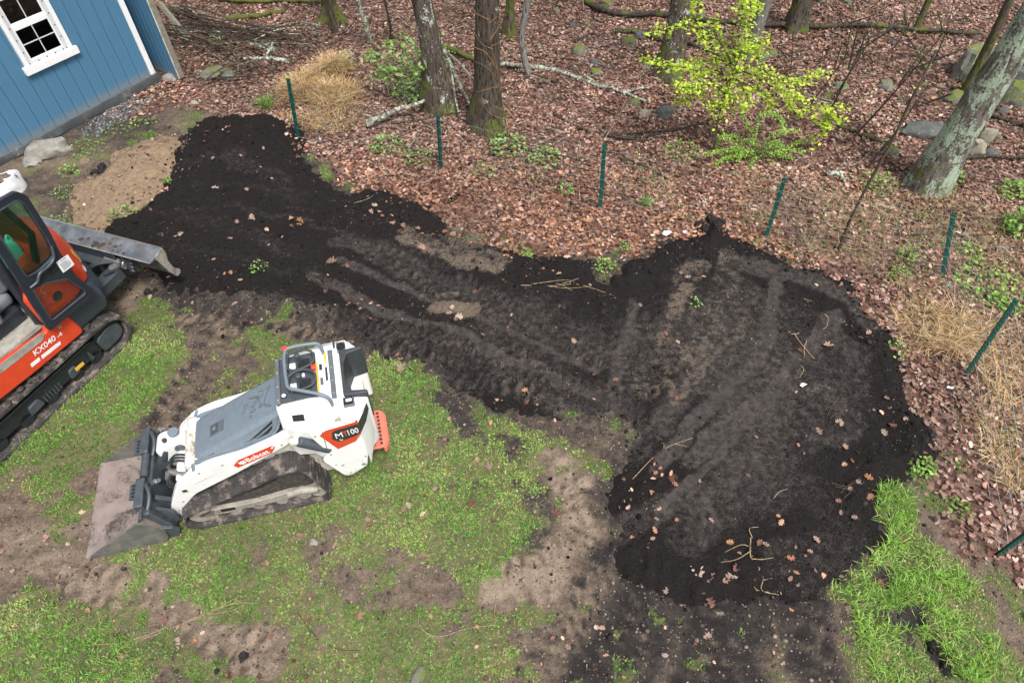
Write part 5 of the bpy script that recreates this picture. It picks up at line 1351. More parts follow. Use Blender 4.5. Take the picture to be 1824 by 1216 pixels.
for zs0, zs1, yy in ((WZ0+.043, ZM, -.020), (ZM+.042, WZ1-.043, -.008)):
    sash = MB(); s = .022
    sash.box((gx0, yy-.010, zs0), (gx0+s, yy+.012, zs1)); sash.box((gx1-s, yy-.010, zs0), (gx1, yy+.012, zs1))
    sash.box((gx0+s, yy-.010, zs0), (gx1-s, yy+.012, zs0+s)); sash.box((gx0+s, yy-.010, zs1-s), (gx1-s, yy+.012, zs1))
    so = sash.build('sash', M['white_trim'], win, bevel=.002)
    xm = (gx0+gx1)/2; zm = (zs0+zs1)/2; g = .006
    MB().box((xm-g, yy-.006, zs0+s), (xm+g, yy-.0005, zs1-s)).build('muntin', M['vinyl_grey'], win)
    MB().box((gx0+s, yy-.0062, zm-g), (xm-g, yy-.0007, zm+g)).build('muntin', M['vinyl_grey'], win)
    MB().box((xm+g, yy-.0062, zm-g), (gx1-s, yy-.0007, zm+g)).build('muntin', M['vinyl_grey'], win)
    for a0, a1 in ((gx0+s, xm-g), (xm+g, gx1-s)):
        for b0, b1 in ((zs0+s, zm-g), (zm+g, zs1-s)):
            MB().box((a0, yy+.001, b0), (a1, yy+.004, b1)).build('pane', M['window_glass'], win)
MB().box((gx0, -.030, ZM+.001), (gx1, .012, ZM+.041)).build('meeting_rail', M['white_trim'], win, bevel=.002)
scr = [(fx0+.016, WZ0+.02+i*.155) for i in range(8)]+[(fx1-.016, WZ0+.02+i*.155) for i in range(8)]+[(fx0+.14+i*.12, WZ0+.018) for i in range(4)]
sm = MB().cyl((0, -.0368, 0), (0, -.033, 0), .0085, 8).mesh('screw')
for x, z in scr: o = link('screw', sm, M['room_dark'], win); o.location = (x, 0, z)
# roof
MB().prism([(-.30, WTOP-.02), (-.30, WTOP+.05), (1.5, WTOP+1.0), (3.30, WTOP+.05), (3.30, WTOP-.02), (1.5, WTOP+.93)], -SW-.25, .25, 'x').build('roof', M['roof_shingle'], shed)
MB().prism([(.0, WTOP), (3.0, WTOP), (1.5, WTOP+.86)], -.05, -.01, 'x').build('gable', M['blue_siding'], shed)
# board door standing open past the corner, with bare framing on its edge
A_ = gnd(270, 122); B_ = gnd(323, 146)
dv = B_-A_; dl = float(np.linalg.norm(dv)); dyaw = math.atan2(dv[1], dv[0])
dr = bpy.data.objects.new('shed_door', None); COL.objects.link(dr); dr.parent = shed; dr.empty_display_size = .1
inv = Matrix.Translation(Vector((SHED_C[0], SHED_C[1], 0))) @ Matrix.Rotation(SHED_YAW, 4, 'Z')
lp_ = inv.inverted() @ Vector((A_[0], A_[1], .03)); dr.location = lp_; dr.rotation_euler = (0, 0, dyaw-SHED_YAW)
nb = 7; bw = dl/nb
for i in range(nb):
    jag = random.uniform(0, .025)
    o = link('door_board', board_mesh(bw, 2.05-jag, .016, .004), M['blue_siding'], dr); o.location = (i*bw, 0, jag)
MB().box((dl-.010, .0, .02), (dl+.008, .085, 2.05)).build('door_stile', M['weathered_wood'], dr, bevel=.004)
MB().box((dl-.004, -.018, .02), (dl+.002, -.001, 2.05)).build('door_edge', M['white_dirty'], dr)
MB().box((.02, .0, .10), (dl-.014, .04, .19)).build('door_rail', M['weathered_wood'], dr)
MB().box((.02, .0, 1.80), (dl-.014, .04, 1.89)).build('door_rail', M['weathered_wood'], dr)
pa = lay(340, 78, .04); pb = Vector(on_y(284, 6, pa.y+.25))
plank = tag(link('wood_plank', MB().tube([(0, 0, 0), pb-pa], .05, 4).mesh('wood_plank'), M['weathered_wood'], None, None, .006), 'weathered plank leaning behind the open shed door', 'plank'); plank.location = pa

# ------------------------------------------------------------------ wood: trunks, saplings, fallen branches, stones
def bark(name, base, dark, lichen=(0.50, 0.56, 0.47), la=0.0, moss=0.0, ls=6.0):
    N = Nodes(name)
    st = N.scaled(1, 1, 0.22)
    f = N.noise(26, 6, 0.7, st, 0.4); r = N.voro(30, N.scaled(1, 1, 0.16), 'Distance', 'F1')
    c = N.mix(N.ramp(f, 0.32, 0.68), dark, base)
    c = N.mix(N.math('MULTIPLY', N.ramp(r, 0.30, 0.05), 0.55), c, tuple(x*0.45 for x in dark))
    if la:
        k = N.math('ADD', N.math('MULTIPLY', N.noise(ls, 7, 0.66, N.scaled(1, 1, 0.55), 0.8), 0.7), N.math('MULTIPLY', N.noise(38, 4, 0.6), 0.3))
        c = N.mix(N.ramp(k, 0.64-0.25*la, 0.69-0.25*la), c, N.mix(N.noise(30, 3), lichen, tuple(x*0.72 for x in lichen)))
    if moss:
        z = N.new('ShaderNodeSeparateXYZ'); N.l.new(N.coord('Object'), z.inputs[0])
        k = N.math('SUBTRACT', N.math('ADD', N.noise(4, 5, 0.6), N.math('MULTIPLY', N.noise(30, 3), 0.25)), N.math('MULTIPLY', z.outputs[2], 0.16))
        c = N.mix(N.math('MULTIPLY', N.ramp(k, 0.72-0.3*moss, 0.86-0.3*moss), 0.85), c, N.mix(N.noise(50, 3), (0.085, 0.105, 0.022), (0.15, 0.17, 0.035)))
    h = N.math('SUBTRACT', N.math('MULTIPLY', f, 0.6), N.math('MULTIPLY', N.ramp(r, 0.35, 0.0), 0.5))
    M[name] = N.done(c, 0.9, N.bump(h, 1.0, 0.05), spec=0.2)
bark('bark_brown', (0.150, 0.122, 0.098), (0.045, 0.035, 0.027), (0.58, 0.61, 0.55), 0.36, 0.62)
bark('bark_dark', (0.125, 0.103, 0.082), (0.040, 0.032, 0.025), (0.46, 0.50, 0.44), 0.18, 0.52)
bark('bark_lichen', (0.21, 0.19, 0.165), (0.075, 0.062, 0.050), (0.42, 0.52, 0.39), 0.62, 0.45, 4.0)
bark('bark_mossy', (0.14, 0.115, 0.085), (0.055, 0.045, 0.033), (0.42, 0.48, 0.40), 0.20, 0.85)
bark('bark_grey', (0.30, 0.285, 0.265), (0.15, 0.14, 0.125), (0.46, 0.50, 0.45), 0.25, 0.15)
bark('twig_brown', (0.16, 0.115, 0.080), (0.075, 0.055, 0.040), la=0.0)
bark('twig_dark', (0.085, 0.068, 0.054), (0.034, 0.027, 0.022), (0.40, 0.45, 0.38), 0.12)
bark('branch_lichen', (0.22, 0.20, 0.165), (0.10, 0.085, 0.065), (0.54, 0.61, 0.49), 0.60, 0.0, 14)
bark('log_dark', (0.090, 0.075, 0.062), (0.034, 0.028, 0.023), (0.30, 0.33, 0.28), 0.18, 0.30)
bark('log_mossy', (0.13, 0.10, 0.07), (0.05, 0.04, 0.03), (0.3, 0.33, 0.25), 0.1, 1.0)
bark('twig_orange', (0.34, 0.19, 0.095), (0.17, 0.09, 0.045))
vcol_material('spring_leaf', 0.5, 0.40, 0.3, 0.08, 30)

def lumpy_tube(path, radii, n=14, amp=0.10, seed=0, flare=0.0):
    P = [Vector(p) for p in path]; m = MB(); rg = []
    for i, p in enumerate(P):
        t = (P[min(i+1, len(P)-1)]-P[max(i-1, 0)]).normalized()
        a = t.cross(Vector((0, 1, 0.001))); a = a.normalized() if a.length > 1e-4 else Vector((1, 0, 0)); b = t.cross(a)
        ring = []
        for k in range(n):
            th = 2*math.pi*k/n
            fl = 1+flare*max(0, 1-i/3.0)*(0.55+0.45*math.sin(th*3+seed)+0.3*math.sin(th*5+seed*2))
            r = radii[i]*fl*(1+amp*(float(vnoise(np.array([th*1.6+seed*7.1]), np.array([i*0.55+seed]))[0])-0.5)*2)
            ring.append(p+(a*math.cos(th)+b*math.sin(th))*r)
        rg.append(ring)
    return m.loft(rg)
def crown_leaves(pts, n, spread, size, pal, seed):
    rs = np.random.default_rng(seed)
    P = np.array([p[:] for p in pts]); q = P[rs.integers(0, len(P), n)]+rs.normal(0, spread, (n, 3))
    return leaf_batch(q[:, 0], q[:, 1], q[:, 2], rs.uniform(size*.7, size*1.3, n), pick(pal, n), BEECH, 0.7, 0.3)
TREES = []
def tree(label, px, wpx, mat, height=9.0, seed=1, flare=0.6, group=None, crown=220, name='tree'):
    """px: photo points from the foot upwards; wpx: trunk width in photo pixels at those points"""
    P0 = lay(*px[0], dz=-0.03); y = P0.y
    pts = [P0]; k = pxm(P0); rad = [wpx[0]*k/2]
    for (u, v), w in zip(px[1:], wpx[1:]):
        q = Vector(on_y(u, v, y)); pts.append(q); rad.append(w*pxm(q)/2)
    t = thing(name, label, 'tree', P0, 0, group)
    # even spacing, then on up past the frame
    path = []; rr = []
    for i in range(len(pts)-1):
        s = max(2, int((pts[i+1]-pts[i]).length/0.22))
        for j in range(s): path.append(pts[i].lerp(pts[i+1], j/s)); rr.append(rad[i]+(rad[i+1]-rad[i])*j/s)
    d = (pts[-1]-pts[max(0, len(pts)-2)]).normalized(); p = pts[-1]; r = rad[-1]; z0 = p.z; rs = random.Random(seed)
    up = d.copy()
    while p.z < height:
        path.append(p.copy()); f = max(0, (p.z-z0)/(height-z0)); rr.append(r*(1-0.85*f)+0.006)
        up = (up+Vector((rs.uniform(-.05, .05), rs.uniform(-.05, .05), .10))).normalized(); p = p+up*0.35
    loc = Vector(P0)
    path = [q-loc for q in path]
    lumpy_tube(path, rr, 16 if rad[0] > .08 else 10, 0.12, seed, flare).build('trunk', M[mat], t, smooth_angle=60)
    ends = []
    nl = 6 if rad[0] > .08 else 3
    lo = [i for i, q in enumerate(path) if q.z+loc.z > max(3.6, 0.45*height)]
    for j in range(nl):
        if not lo: break
        i = rs.choice(lo); a = rs.uniform(0, 6.28); L = rs.uniform(1.0, 2.2)*(1 if rad[0] > .08 else .5); q = path[i]; pp = [q]
        dv = Vector((math.cos(a), math.sin(a), rs.uniform(.3, .9))).normalized()
        for s in range(4): dv = (dv+Vector((rs.uniform(-.2, .2), rs.uniform(-.2, .2), .12))).normalized(); pp.append(pp[-1]+dv*L/4)
        r0 = rr[i]*.5; MB().tube(pp, [r0*(1-.2*s) for s in range(5)], 7).build('limb', M[mat], t, smooth_angle=60)
        ends += pp[2:]
    ends.append(path[-1])
    if crown:
        o = stuff('crown', crown_leaves(ends, crown, .35, .06, [(.16, .26, .05), (.22, .34, .07), (.12, .20, .04)], seed), 'spring_leaf', None, None, t)
        del o['kind']
    TREES.append((P0, rad[0])); return t
tree('thick mossy-brown trunk with white lichen blotches beside the leaning lichen branch', [(787,196),(776,130),(763,60),(751,0)], [46,40,38,37], 'bark_brown', 10, 1)
tree('stout straight dark brown trunk wrapped by bare orange twigs', [(868,226),(868,170),(868,90),(869,0)], [56,47,46,44], 'bark_dark', 11, 2)
tree('small mossy trunk standing behind the stout dark trunk', [(906,57),(908,20),(910,0)], [22,16,15], 'bark_mossy', 8, 3)
tree('thin pale grey curved sapling trunk near the long fallen branch', [(944,137),(936,115),(929,82),(930,55),(940,0)], [10,11,11,11,12], 'bark_grey', 6, 4, 0.1, crown=60)
tree('slim grey lichened sapling trunk between brush pile and green shrub', [(660,77),(650,38),(637,0)], [10,9,8], 'branch_lichen', 5, 5, 0.1, crown=60)
tree('short flared mossy trunk at the back of the brush pile', [(593,37),(589,15),(586,0)], [38,26,22], 'bark_mossy', 8, 6, .7)
tree('thin dark leaning stem in front of the flared mossy trunk', [(598,57),(591,30),(586,0)], [13,11,10], 'bark_dark', 6, 7, .1, crown=60)
tree('very thin dark forked sapling left of the lichen-blotched trunk', [(699,70),(694,40),(685,0)], [6,5,4], 'twig_dark', 4, 8, 0, crown=50)
tree('straight grey-brown trunk standing behind the yellow-green sapling', [(1191,136),(1198,95),(1207,45),(1215,0)], [54,44,39,37], 'bark_brown', 10, 9, .3)
tree('leaning pale grey trunk rising through the yellow-green sapling', [(1331,106),(1345,62),(1364,0)], [16,22,26], 'bark_grey', 9, 10, .1)
tree('broad dark trunk behind the long fallen log', [(1416,52),(1423,25),(1430,0)], [38,34,33], 'bark_dark', 10, 11)
tree('thin dark leaning trunk at the end of the long fallen log', [(1628,60),(1641,30),(1655,0)], [13,11,10], 'bark_mossy', 7, 12, .1)
tree('slender leaning trunk growing up behind the tall boulder', [(1717,170),(1740,125),(1772,60),(1799,0)], [20,17,15,13], 'bark_mossy', 7, 13, .1)
tree('massive leaning trunk covered in pale green lichen', [(1650,334),(1700,250),(1753,168),(1790,110),(1824,60)], [70,61,60,57,54], 'bark_lichen', 11, 14, .12)

# --- leafy saplings and shrubs: stems drawn through photo points at the plant's own distance
def shrub(name, label, base, branches, r0, leaf, pal, per_m, mat='twig_brown', cat='shrub', spread=.05, depth=.25, seed=1, group=None, tilt=.55, tip=True):
    P0 = lay(*base); rs = random.Random(seed); t = thing(name, label, cat, P0, 0, group)
    L = []
    for br in branches:
        dy = rs.uniform(-depth, depth); n = len(br); pts = []
        for i, (u, v) in enumerate(br): pts.append(Vector(on_y(u, v, P0.y+dy*i/max(1, n-1)))-P0)
        pts = curve_path(pts, 5) if n > 2 else pts
        ln = sum((pts[i+1]-pts[i]).length for i in range(len(pts)-1))
        MB().tube(pts, [max(.0025, r0*(1-.85*i/len(pts))) for i in range(len(pts))], 5).build('stem', M[mat], t, smooth_angle=70)
        k = int(ln*per_m)
        for j in range(k):
            f = (0.12 if tip else 0.0)+rs.random()**0.8*0.88; i = min(len(pts)-2, int(f*(len(pts)-1))); L.append(pts[i].lerp(pts[i+1], rs.random()))
    if L:
        n = len(L); q = np.array([p[:] for p in L])+np.random.default_rng(seed).normal(0, spread, (n, 3))*np.array([1, 1, .6])
        b = leaf_batch(q[:, 0], q[:, 1], q[:, 2], RNG.uniform(leaf*.45, leaf*1.35, n), pick(pal, n, .2), BEECH, tilt, .3)
        o = bpy.data.objects.new('foliage', bulk('foliage', b[0], b[1], b[2], M['spring_leaf'], b[3])); COL.objects.link(o); o.parent = t
    return t
def Z6(*p): return [(1100+x/3.577, y/3.577) for x, y in p]
YG = [(.50, .66, .06), (.58, .74, .09), (.42, .58, .05), (.66, .78, .15), (.33, .48, .045)]
GR = [(.22, .42, .075), (.30, .52, .11), (.16, .32, .05), (.36, .55, .15)]
MG = [(.22, .41, .09), (.30, .51, .13), (.15, .30, .06), (.38, .56, .20)]
shrub('leafy_sapling', 'bright yellow-green sapling with tiered branches behind the wire fence', Z6((610,960))[0], [
    Z6((610,960),(650,720),(700,560),(760,400),(830,200),(850,-60)), Z6((680,600),(560,480),(430,430),(330,420),(150,365)), Z6((700,540),(610,330),(530,200),(490,20),(470,-60)),
    Z6((760,430),(740,300),(790,120),(800,0),(790,-70)), Z6((740,470),(900,420),(1010,540),(1100,600),(1225,660)), Z6((690,580),(600,600),(480,600),(400,660)), Z6((690,600),(640,690),(600,660)),
    Z6((740,500),(870,560),(960,620),(980,690)), Z6((900,440),(1070,520),(1200,510),(1335,455)), Z6((760,400),(850,290),(970,262)), Z6((720,500),(560,540),(440,560),(380,550)), Z6((760,430),(650,380),(560,390),(430,385)),
    Z6((740,480),(800,560),(830,640),(790,700)), Z6((720,520),(600,440),(500,500)), Z6((530,190),(440,160),(330,185),(200,220)), Z6((790,100),(870,60),(900,0)), Z6((760,440),(870,480),(930,470)), Z6((700,560),(740,620),(730,700)),
    Z6((740,440),(700,350),(640,250),(600,130)), Z6((800,300),(860,330),(920,340))], .014, .047, YG, 260, spread=.055, seed=3, cat='sapling')
shrub('leafy_sapling', 'small yellow-green sapling arching beside the large one', Z6((1220,985))[0], [Z6((1220,985),(1280,880),(1330,780),(1360,700)), Z6((1330,780),(1280,770),(1250,750)), Z6((1340,760),(1400,770),(1450,755)), Z6((1350,720),(1400,690),(1465,680)), Z6((1350,710),(1310,690),(1290,700)), Z6((1330,790),(1350,820))], .008, .06, YG, 130, spread=.04, seed=5, cat='sapling')
shrub('leafy_sapling', 'thin yellow-green sapling stem between the other two', Z6((1085,820))[0], [Z6((1085,820),(1110,680),(1140,600)), Z6((1110,700),(1160,730),(1190,740)), Z6((1115,690),(1200,700),(1255,705)), Z6((1110,720),(1080,600))], .007, .058, YG, 80, spread=.035, seed=6, cat='sapling')
shrub('barberry_bush', 'arching green barberry bush at the foot of the yellow-green sapling', Z6((900,1010))[0], [
    Z6((900,1010),(780,950),(660,960),(560,985)), Z6((890,1010),(740,960),(650,1030),(600,1130)), Z6((890,1010),(720,1000),(745,1080),(755,1150)), Z6((900,1010),(870,1010),(850,1060),(845,1100)),
    Z6((900,1010),(930,1040),(880,1100),(855,1140)), Z6((910,1010),(980,1040),(1000,1100),(990,1160)), Z6((910,1010),(1060,990),(1120,1050),(1110,1115)), Z6((910,1010),(1080,1000),(1200,1070),(1285,1110)), Z6((910,1000),(1060,950),(1150,910),(1235,885)),
    Z6((910,1000),(1080,960),(1200,970)), Z6((900,1000),(870,880),(900,760),(960,720),(1040,760),(1060,850)), Z6((900,1000),(960,900),(1040,840),(1165,835)), Z6((890,1000),(760,930),(690,870),(660,880),(620,960)), Z6((880,990),(860,900),(820,780),(780,700)),
    Z6((900,1000),(800,900),(720,860)), Z6((890,1010),(780,990),(690,1010),(620,1050)), Z6((910,1010),(970,960),(1020,900),(1050,940)), Z6((900,1010),(850,960),(790,980),(770,1020)), Z6((905,1010),(940,940),(1000,910),(1030,960)), Z6((900,1000),(880,930),(840,900),(780,930))], .006, .026, [(.27, .50, .09), (.42, .62, .12), (.24, .42, .06), (.48, .66, .18)], 380, spread=.022, seed=8)
def Z5(*p): return [(640+x/3.648, y/3.648) for x, y in p]
shrub('green_shrub', 'fresh green leafy shrub left of the lichen-blotched trunk', Z5((300,690))[0], [
    Z5((300,690),(280,560),(220,420),(180,260)), Z5((300,690),(330,540),(320,380),(300,230)), Z5((290,690),(200,560),(120,400),(50,350)), Z5((300,690),(380,560),(370,400),(350,260)), Z5((220,450),(150,500),(60,520)), Z5((320,420),(260,360),(200,340)),
    Z5((310,500),(240,480),(150,440)), Z5((330,540),(390,500),(410,430)), Z5((280,600),(330,600),(400,590)), Z5((300,640),(420,620),(470,560))], .008, .060, MG, 105, 'branch_lichen', spread=.07, seed=9)
shrub('green_shrub', 'low green leafy shrub right of the lichen-blotched trunk', Z5((560,420))[0], [Z5((560,420),(540,330),(520,200)), Z5((560,420),(580,350),(545,260)), Z5((560,400),(520,360),(500,300))], .006, .055, MG, 70, spread=.05, seed=10)
shrub('green_shrub', 'loose pale green seedlings at the brush pile edge', (388,86), [[(388,86),(390,70),(392,58)], [(388,86),(380,75),(376,70)], [(392,70),(400,80),(408,82)]], .004, .05, MG, 70, spread=.05, seed=11)
shrub('green_shrub', 'green leafy sprig growing out of the hay pile', (612,128), [[(612,128),(618,112),(625,95)], [(612,128),(600,115),(590,108)], [(615,120),(628,115),(636,118)], [(612,125),(605,105),(612,92)]], .004, .055, MG, 90, spread=.05, seed=12)
shrub('bare_bush', 'bare orange-twigged bush in front of the stout dark trunk', Z5((975,905))[0], [
    Z5((975,905),(930,660),(890,420),(855,290),(830,100),(800,-40)), Z5((890,440),(820,340),(740,300),(650,180),(500,80)), Z5((870,320),(800,290),(750,220)), Z5((850,260),(900,180),(920,60)), Z5((900,520),(830,440),(750,400)), Z5((910,560),(830,580),(760,600)),
    Z5((930,680),(1000,620),(1100,540),(1230,470)), Z5((950,760),(1080,720),(1230,620)), Z5((950,780),(850,740),(780,640)), Z5((940,720),(860,680),(830,620)), Z5((960,820),(1060,780),(1260,760)), Z5((860,300),(960,260),(1050,230)), Z5((840,130),(760,90),(720,60)), Z5((845,150),(900,110),(960,100))], .0065, .03, [(.4, .25, .1)], 0, 'twig_orange', seed=13, cat='bush')
# weeds and forbs: low rosettes of leaves
def weed(label, u, v, wpx, hpx, leaf, pal, n, seed, name='weed', cat='weed', blades=False, group=None):
    P0 = lay(u, v); k = pxm(P0); w = wpx*k/2; h = hpx*k; rs = np.random.default_rng(seed)
    t = thing(name, label, cat, P0, 0, group)
    a = rs.uniform(0, 6.28, n); rr = np.sqrt(rs.random(n))*w
    x = rr*np.cos(a); y = rr*np.sin(a)*.9
    z = np.array([surf1(P0.x+i, P0.y+j) for i, j in zip(x[:1], y[:1])])-P0.z if False else np.zeros(n)
    if blades: b = blade_batch(x*.5, y*.5, z, rs.uniform(.5, 1.1, n)*h*1.3, np.full(n, leaf), rs.uniform(.2, 1.1, n), pick(pal, n), .35)
    else: b = leaf_batch(x, y, z+rs.random(n)*h*(1-.6*rr/w)+.01, rs.uniform(leaf*.6, leaf*1.25, n), pick(pal, n, .2), BEECH, .5, .3)
    o = bpy.data.objects.new('foliage', bulk('foliage', b[0], b[1], b[2], M['spring_leaf'], b[3])); COL.objects.link(o); o.parent = t
    st = MB()
    for i in range(7): st.tube([(0, 0, -.01), (float(x[i])*.5, float(y[i])*.5, h*.45), (float(x[i]), float(y[i]), h*.7)], .0025, 4)
    st.build('stem', M['twig_brown'], t); return t
WEEDS = [(690,268,60,22,.05,MG,110,'leafy weed clump below the short lichened log'), (745,288,60,14,.04,MG,110,'low weed patch at the post near the lichen branches'), (905,268,70,34,.05,MG,140,'green weed clump at the tip of the lichen branches'), (968,288,60,26,.045,MG,120,'weed clump between two fence posts below the fallen branch'),
    (1215,275,70,24,.035,MG,150,'feathery green weed left of the barberry bush'), (1560,330,70,34,.045,MG,120,'pale green weeds left of the massive leaning trunk'), (1690,322,50,26,.05,GR,60,'green weeds at the foot of the massive leaning trunk'), (1800,350,60,34,.055,GR,110,'leafy weeds right of the massive leaning trunk'),
    (1812,415,70,70,.06,GR,240,'tall leafy green shrub at the right edge past the fence'), (1755,512,120,26,.055,GR,190,'spreading green groundcover beyond the teal scrap'), (1785,545,60,24,.06,GR,80,'broad pale green leaves at the leaning fence post'), (1725,455,50,18,.05,GR,70,'narrow green weed strip behind the right-hand post'),
    (1610,462,34,46,.035,GR,90,'upright feathery green seedling between two right-hand posts'), (1600,488,40,16,.04,MG,50,'strappy green tuft below the feathery seedling'), (300,326,20,10,.04,GR,22,'small bright weed where dirt heap meets black soil'), (225,393,60,22,.05,MG,70,'uprooted green weeds lying along the dirt heap edge'), (125,308,34,22,.05,GR,40,'bright weed by the pale stone at the shed'),
    (150,268,80,12,.028,MG,130,'sparse green weeds beside the pale stone'), (210,232,60,12,.03,MG,60,'weeds along the gravel under the shed wall'), (245,220,24,12,.04,GR,26,'small weed between gravel and dirt heap'), (270,220,22,12,.04,GR,24,'weed sprig at the top of the dirt heap'), (95,400,60,12,.026,MG,120,'green weed patch beside the excavator cab'), (115,345,50,10,.025,MG,90,'flat weed patch on dark soil by the excavator'),
    (940,455,30,16,.04,GR,36,'green tuft on the black soil edge among leaves'), (1075,475,44,18,.035,GR,60,'green sprigs in the leaf notch of the black soil'), (1112,440,30,16,.035,GR,34,'green sprigs above the leaf notch'), (1640,832,50,20,.045,GR,70,'green weeds at the ragged right rim of the soil'), (1705,905,50,14,.035,GR,60,'green sprigs among litter above the long grass'), (860,312,44,16,.045,MG,40,'pale leaves low among litter near the second post'),
    (1005,340,40,22,.05,MG,40,'green leaves just left of the third fence post'), (1590,630,50,14,.035,MG,40,'faint green sprigs on the soil corner by straw'), (465,485,34,20,.03,MG,50,'thin green seedling on the black soil above the lawn'), (1235,545,30,14,.03,MG,22,'tiny seedlings on the soil among tan patches')]
for i, (u, v, w, h, lf, pal, n, lb) in enumerate(WEEDS): weed(lb, u, v, w, h, lf, pal, n, 100+i)
weed('tall bright green grass tuft beside the hay pile', 474, 190, 46, 26, .008, GR, 130, 140, 'grass_tuft', 'grass tuft', True)
weed('green grass tuft at the foot of the lichened log', 1150, 365, 50, 14, .007, MG, 90, 141, 'grass_tuft', 'grass tuft', True)

# --- fallen wood
def fallen(name, label, px, wpx, mat, lift=0.02, seed=1, forks=(), cat='branch', group=None):
    P = [lay(u, v, lift+(dz[0] if dz else 0)) for u, v, *dz in px]; k = pxm(P[0]); o0 = P[0].copy(); rs = random.Random(seed)
    pts = curve_path([p-o0 for p in P], 6); n = len(pts)
    for q in pts[1:-1]: q.x += rs.uniform(-1, 1)*wpx*k*.12; q.z += rs.uniform(-1, 1)*wpx*k*.15
    t = thing(name, label, cat, o0, 0, group)
    lumpy_tube(pts, [wpx*k/2*(1-.45*i/n) for i in range(n)], 9, .16, seed).build('limb', M[mat], t, smooth_angle=60)
    for f in forks:
        q = [lay(u, v, lift+(dz[0] if dz else 0))-o0 for u, v, *dz in f]; q = curve_path(q, 4) if len(q) > 2 else q
        MB().tube(q, [wpx*k/2*.65*(1-.7*i/len(q)) for i in range(len(q))], 7).build('fork', M[mat], t, smooth_angle=60)
    return t
fallen('fallen_branch', 'pale lichen-crusted branch leaning forked off the blotched trunk', Z5((560,545))[:0]+[(795,152,.55),(812,172,.35),(838,205,.15),(866,225,.06),(884,255,.02)], 7, 'branch_lichen', .02, 21, [[(795,152,.55),(822,168,.45),(850,188,.30),(868,195,.22)], [(806,165,.40),(815,205,.12),(826,220,.05),(862,222,.05)], [(850,188,.30),(854,210,.12)], [(868,195,.22),(908,197,.15)]])
fallen('fallen_log', 'short thick lichened log end poking out of the brush', [(655,236,.05),(700,222,.12),(760,205,.18)], 12, 'branch_lichen', .05, 22, cat='log')
fallen('fallen_branch', 'long grey fallen branch with lichened forked tip', [(892,117),(966,128),(1010,142),(1055,156),(1090,165),(1108,175),(1150,188)], 8, 'branch_lichen', .04, 23, [[(1106,175),(1140,166),(1160,162)], [(1068,160),(1040,142)]])
fallen('fallen_log', 'long thin dark fallen log across the back of the wood', [(1042,8),(1075,24),(1110,30),(1180,36),(1260,43),(1340,49),(1450,55),(1560,60),(1640,64),(1740,66)], 11, 'log_dark', .08, 24, cat='log')
fallen('fallen_log', 'dark fallen pole below the long thin log', [(1095,60),(1140,63),(1180,77),(1230,82),(1290,108)], 10, 'log_dark', .05, 25, cat='log')
fallen('fallen_branch', 'dark curved stick left of the barberry bush', [(1110,248),(1150,246),(1190,238),(1230,226),(1268,214)], 7, 'twig_dark', .03, 26)
fallen('fallen_branch', 'slender dark stick lying below the slate stone', [(985,208),(1030,232),(1085,246),(1130,252),(1172,258)], 5, 'twig_dark', .03, 27, [[(1085,246),(1140,238),(1200,236)]])
fallen('fallen_branch', 'dark rotten branch right of the small sapling', [(1492,226),(1530,242),(1562,256),(1580,264)], 9, 'log_dark', .03, 28)
fallen('fallen_branch', 'dark curved branch right of the massive leaning trunk', [(1712,292),(1750,288),(1790,287),(1835,291)], 8, 'twig_dark', .05, 29)
fallen('fallen_branch', 'dark stick among stones right of the leaning trunk', [(1762,214),(1800,226),(1840,232)], 7, 'twig_dark', .05, 30)
fallen('fallen_branch', 'short dark stick near mossy stones at the wood back', [(1025,78),(1044,68),(1062,57)], 5, 'twig_dark', .03, 31)
fallen('fallen_log', 'mossy fallen log at the back of the brush pile', [(405,42),(450,36),(507,26)], 10, 'log_mossy', .05, 32, cat='log')
fallen('fallen_log', 'long brown log along the top of the brush pile', [(378,4),(440,10),(500,8),(580,12)], 8, 'log_mossy', .05, 33, cat='log')
fallen('fallen_branch', 'straight mossy stick above the brush pile', [(295,22),(330,26),(345,23)], 6, 'log_dark', .04, 34)
fallen('fallen_branch', 'thin grey branch running from the third post to the barberry', [(1100,284),(1150,300),(1190,320),(1225,340)], 5, 'twig_dark', .03, 35)
fallen('fallen_branch', 'small white peeled wood chunk right of the barberry bush', [(1474,309),(1492,312),(1506,325)], 10, 'branch_lichen', .03, 36)
fallen('fallen_branch', 'dark root-like branch beside the stump at the blotched trunk', [(800,92),(840,110),(870,118)], 10, 'log_mossy', .08, 37)
fallen('fallen_branch', 'thin bent stick before the second fence post', [(700,246,.15),(760,244,.2),(830,222,.15),(900,226,.05)], 4, 'twig_dark', .04, 38, [[(690,262),(740,254,.1),(790,240,.2)]])
tree('leaning bare stem between the fence posts in front of the leaning trunk', [(1496,442),(1512,398),(1535,350),(1556,312)], [7,6,5,4], 'twig_brown', 2.6, 41, 0, crown=0, name='bare_sapling')
def near_to(u, v, marks):
    return min(marks, key=lambda m: (m[0]-u)**2+(1.6*(m[1]-v))**2)[2]
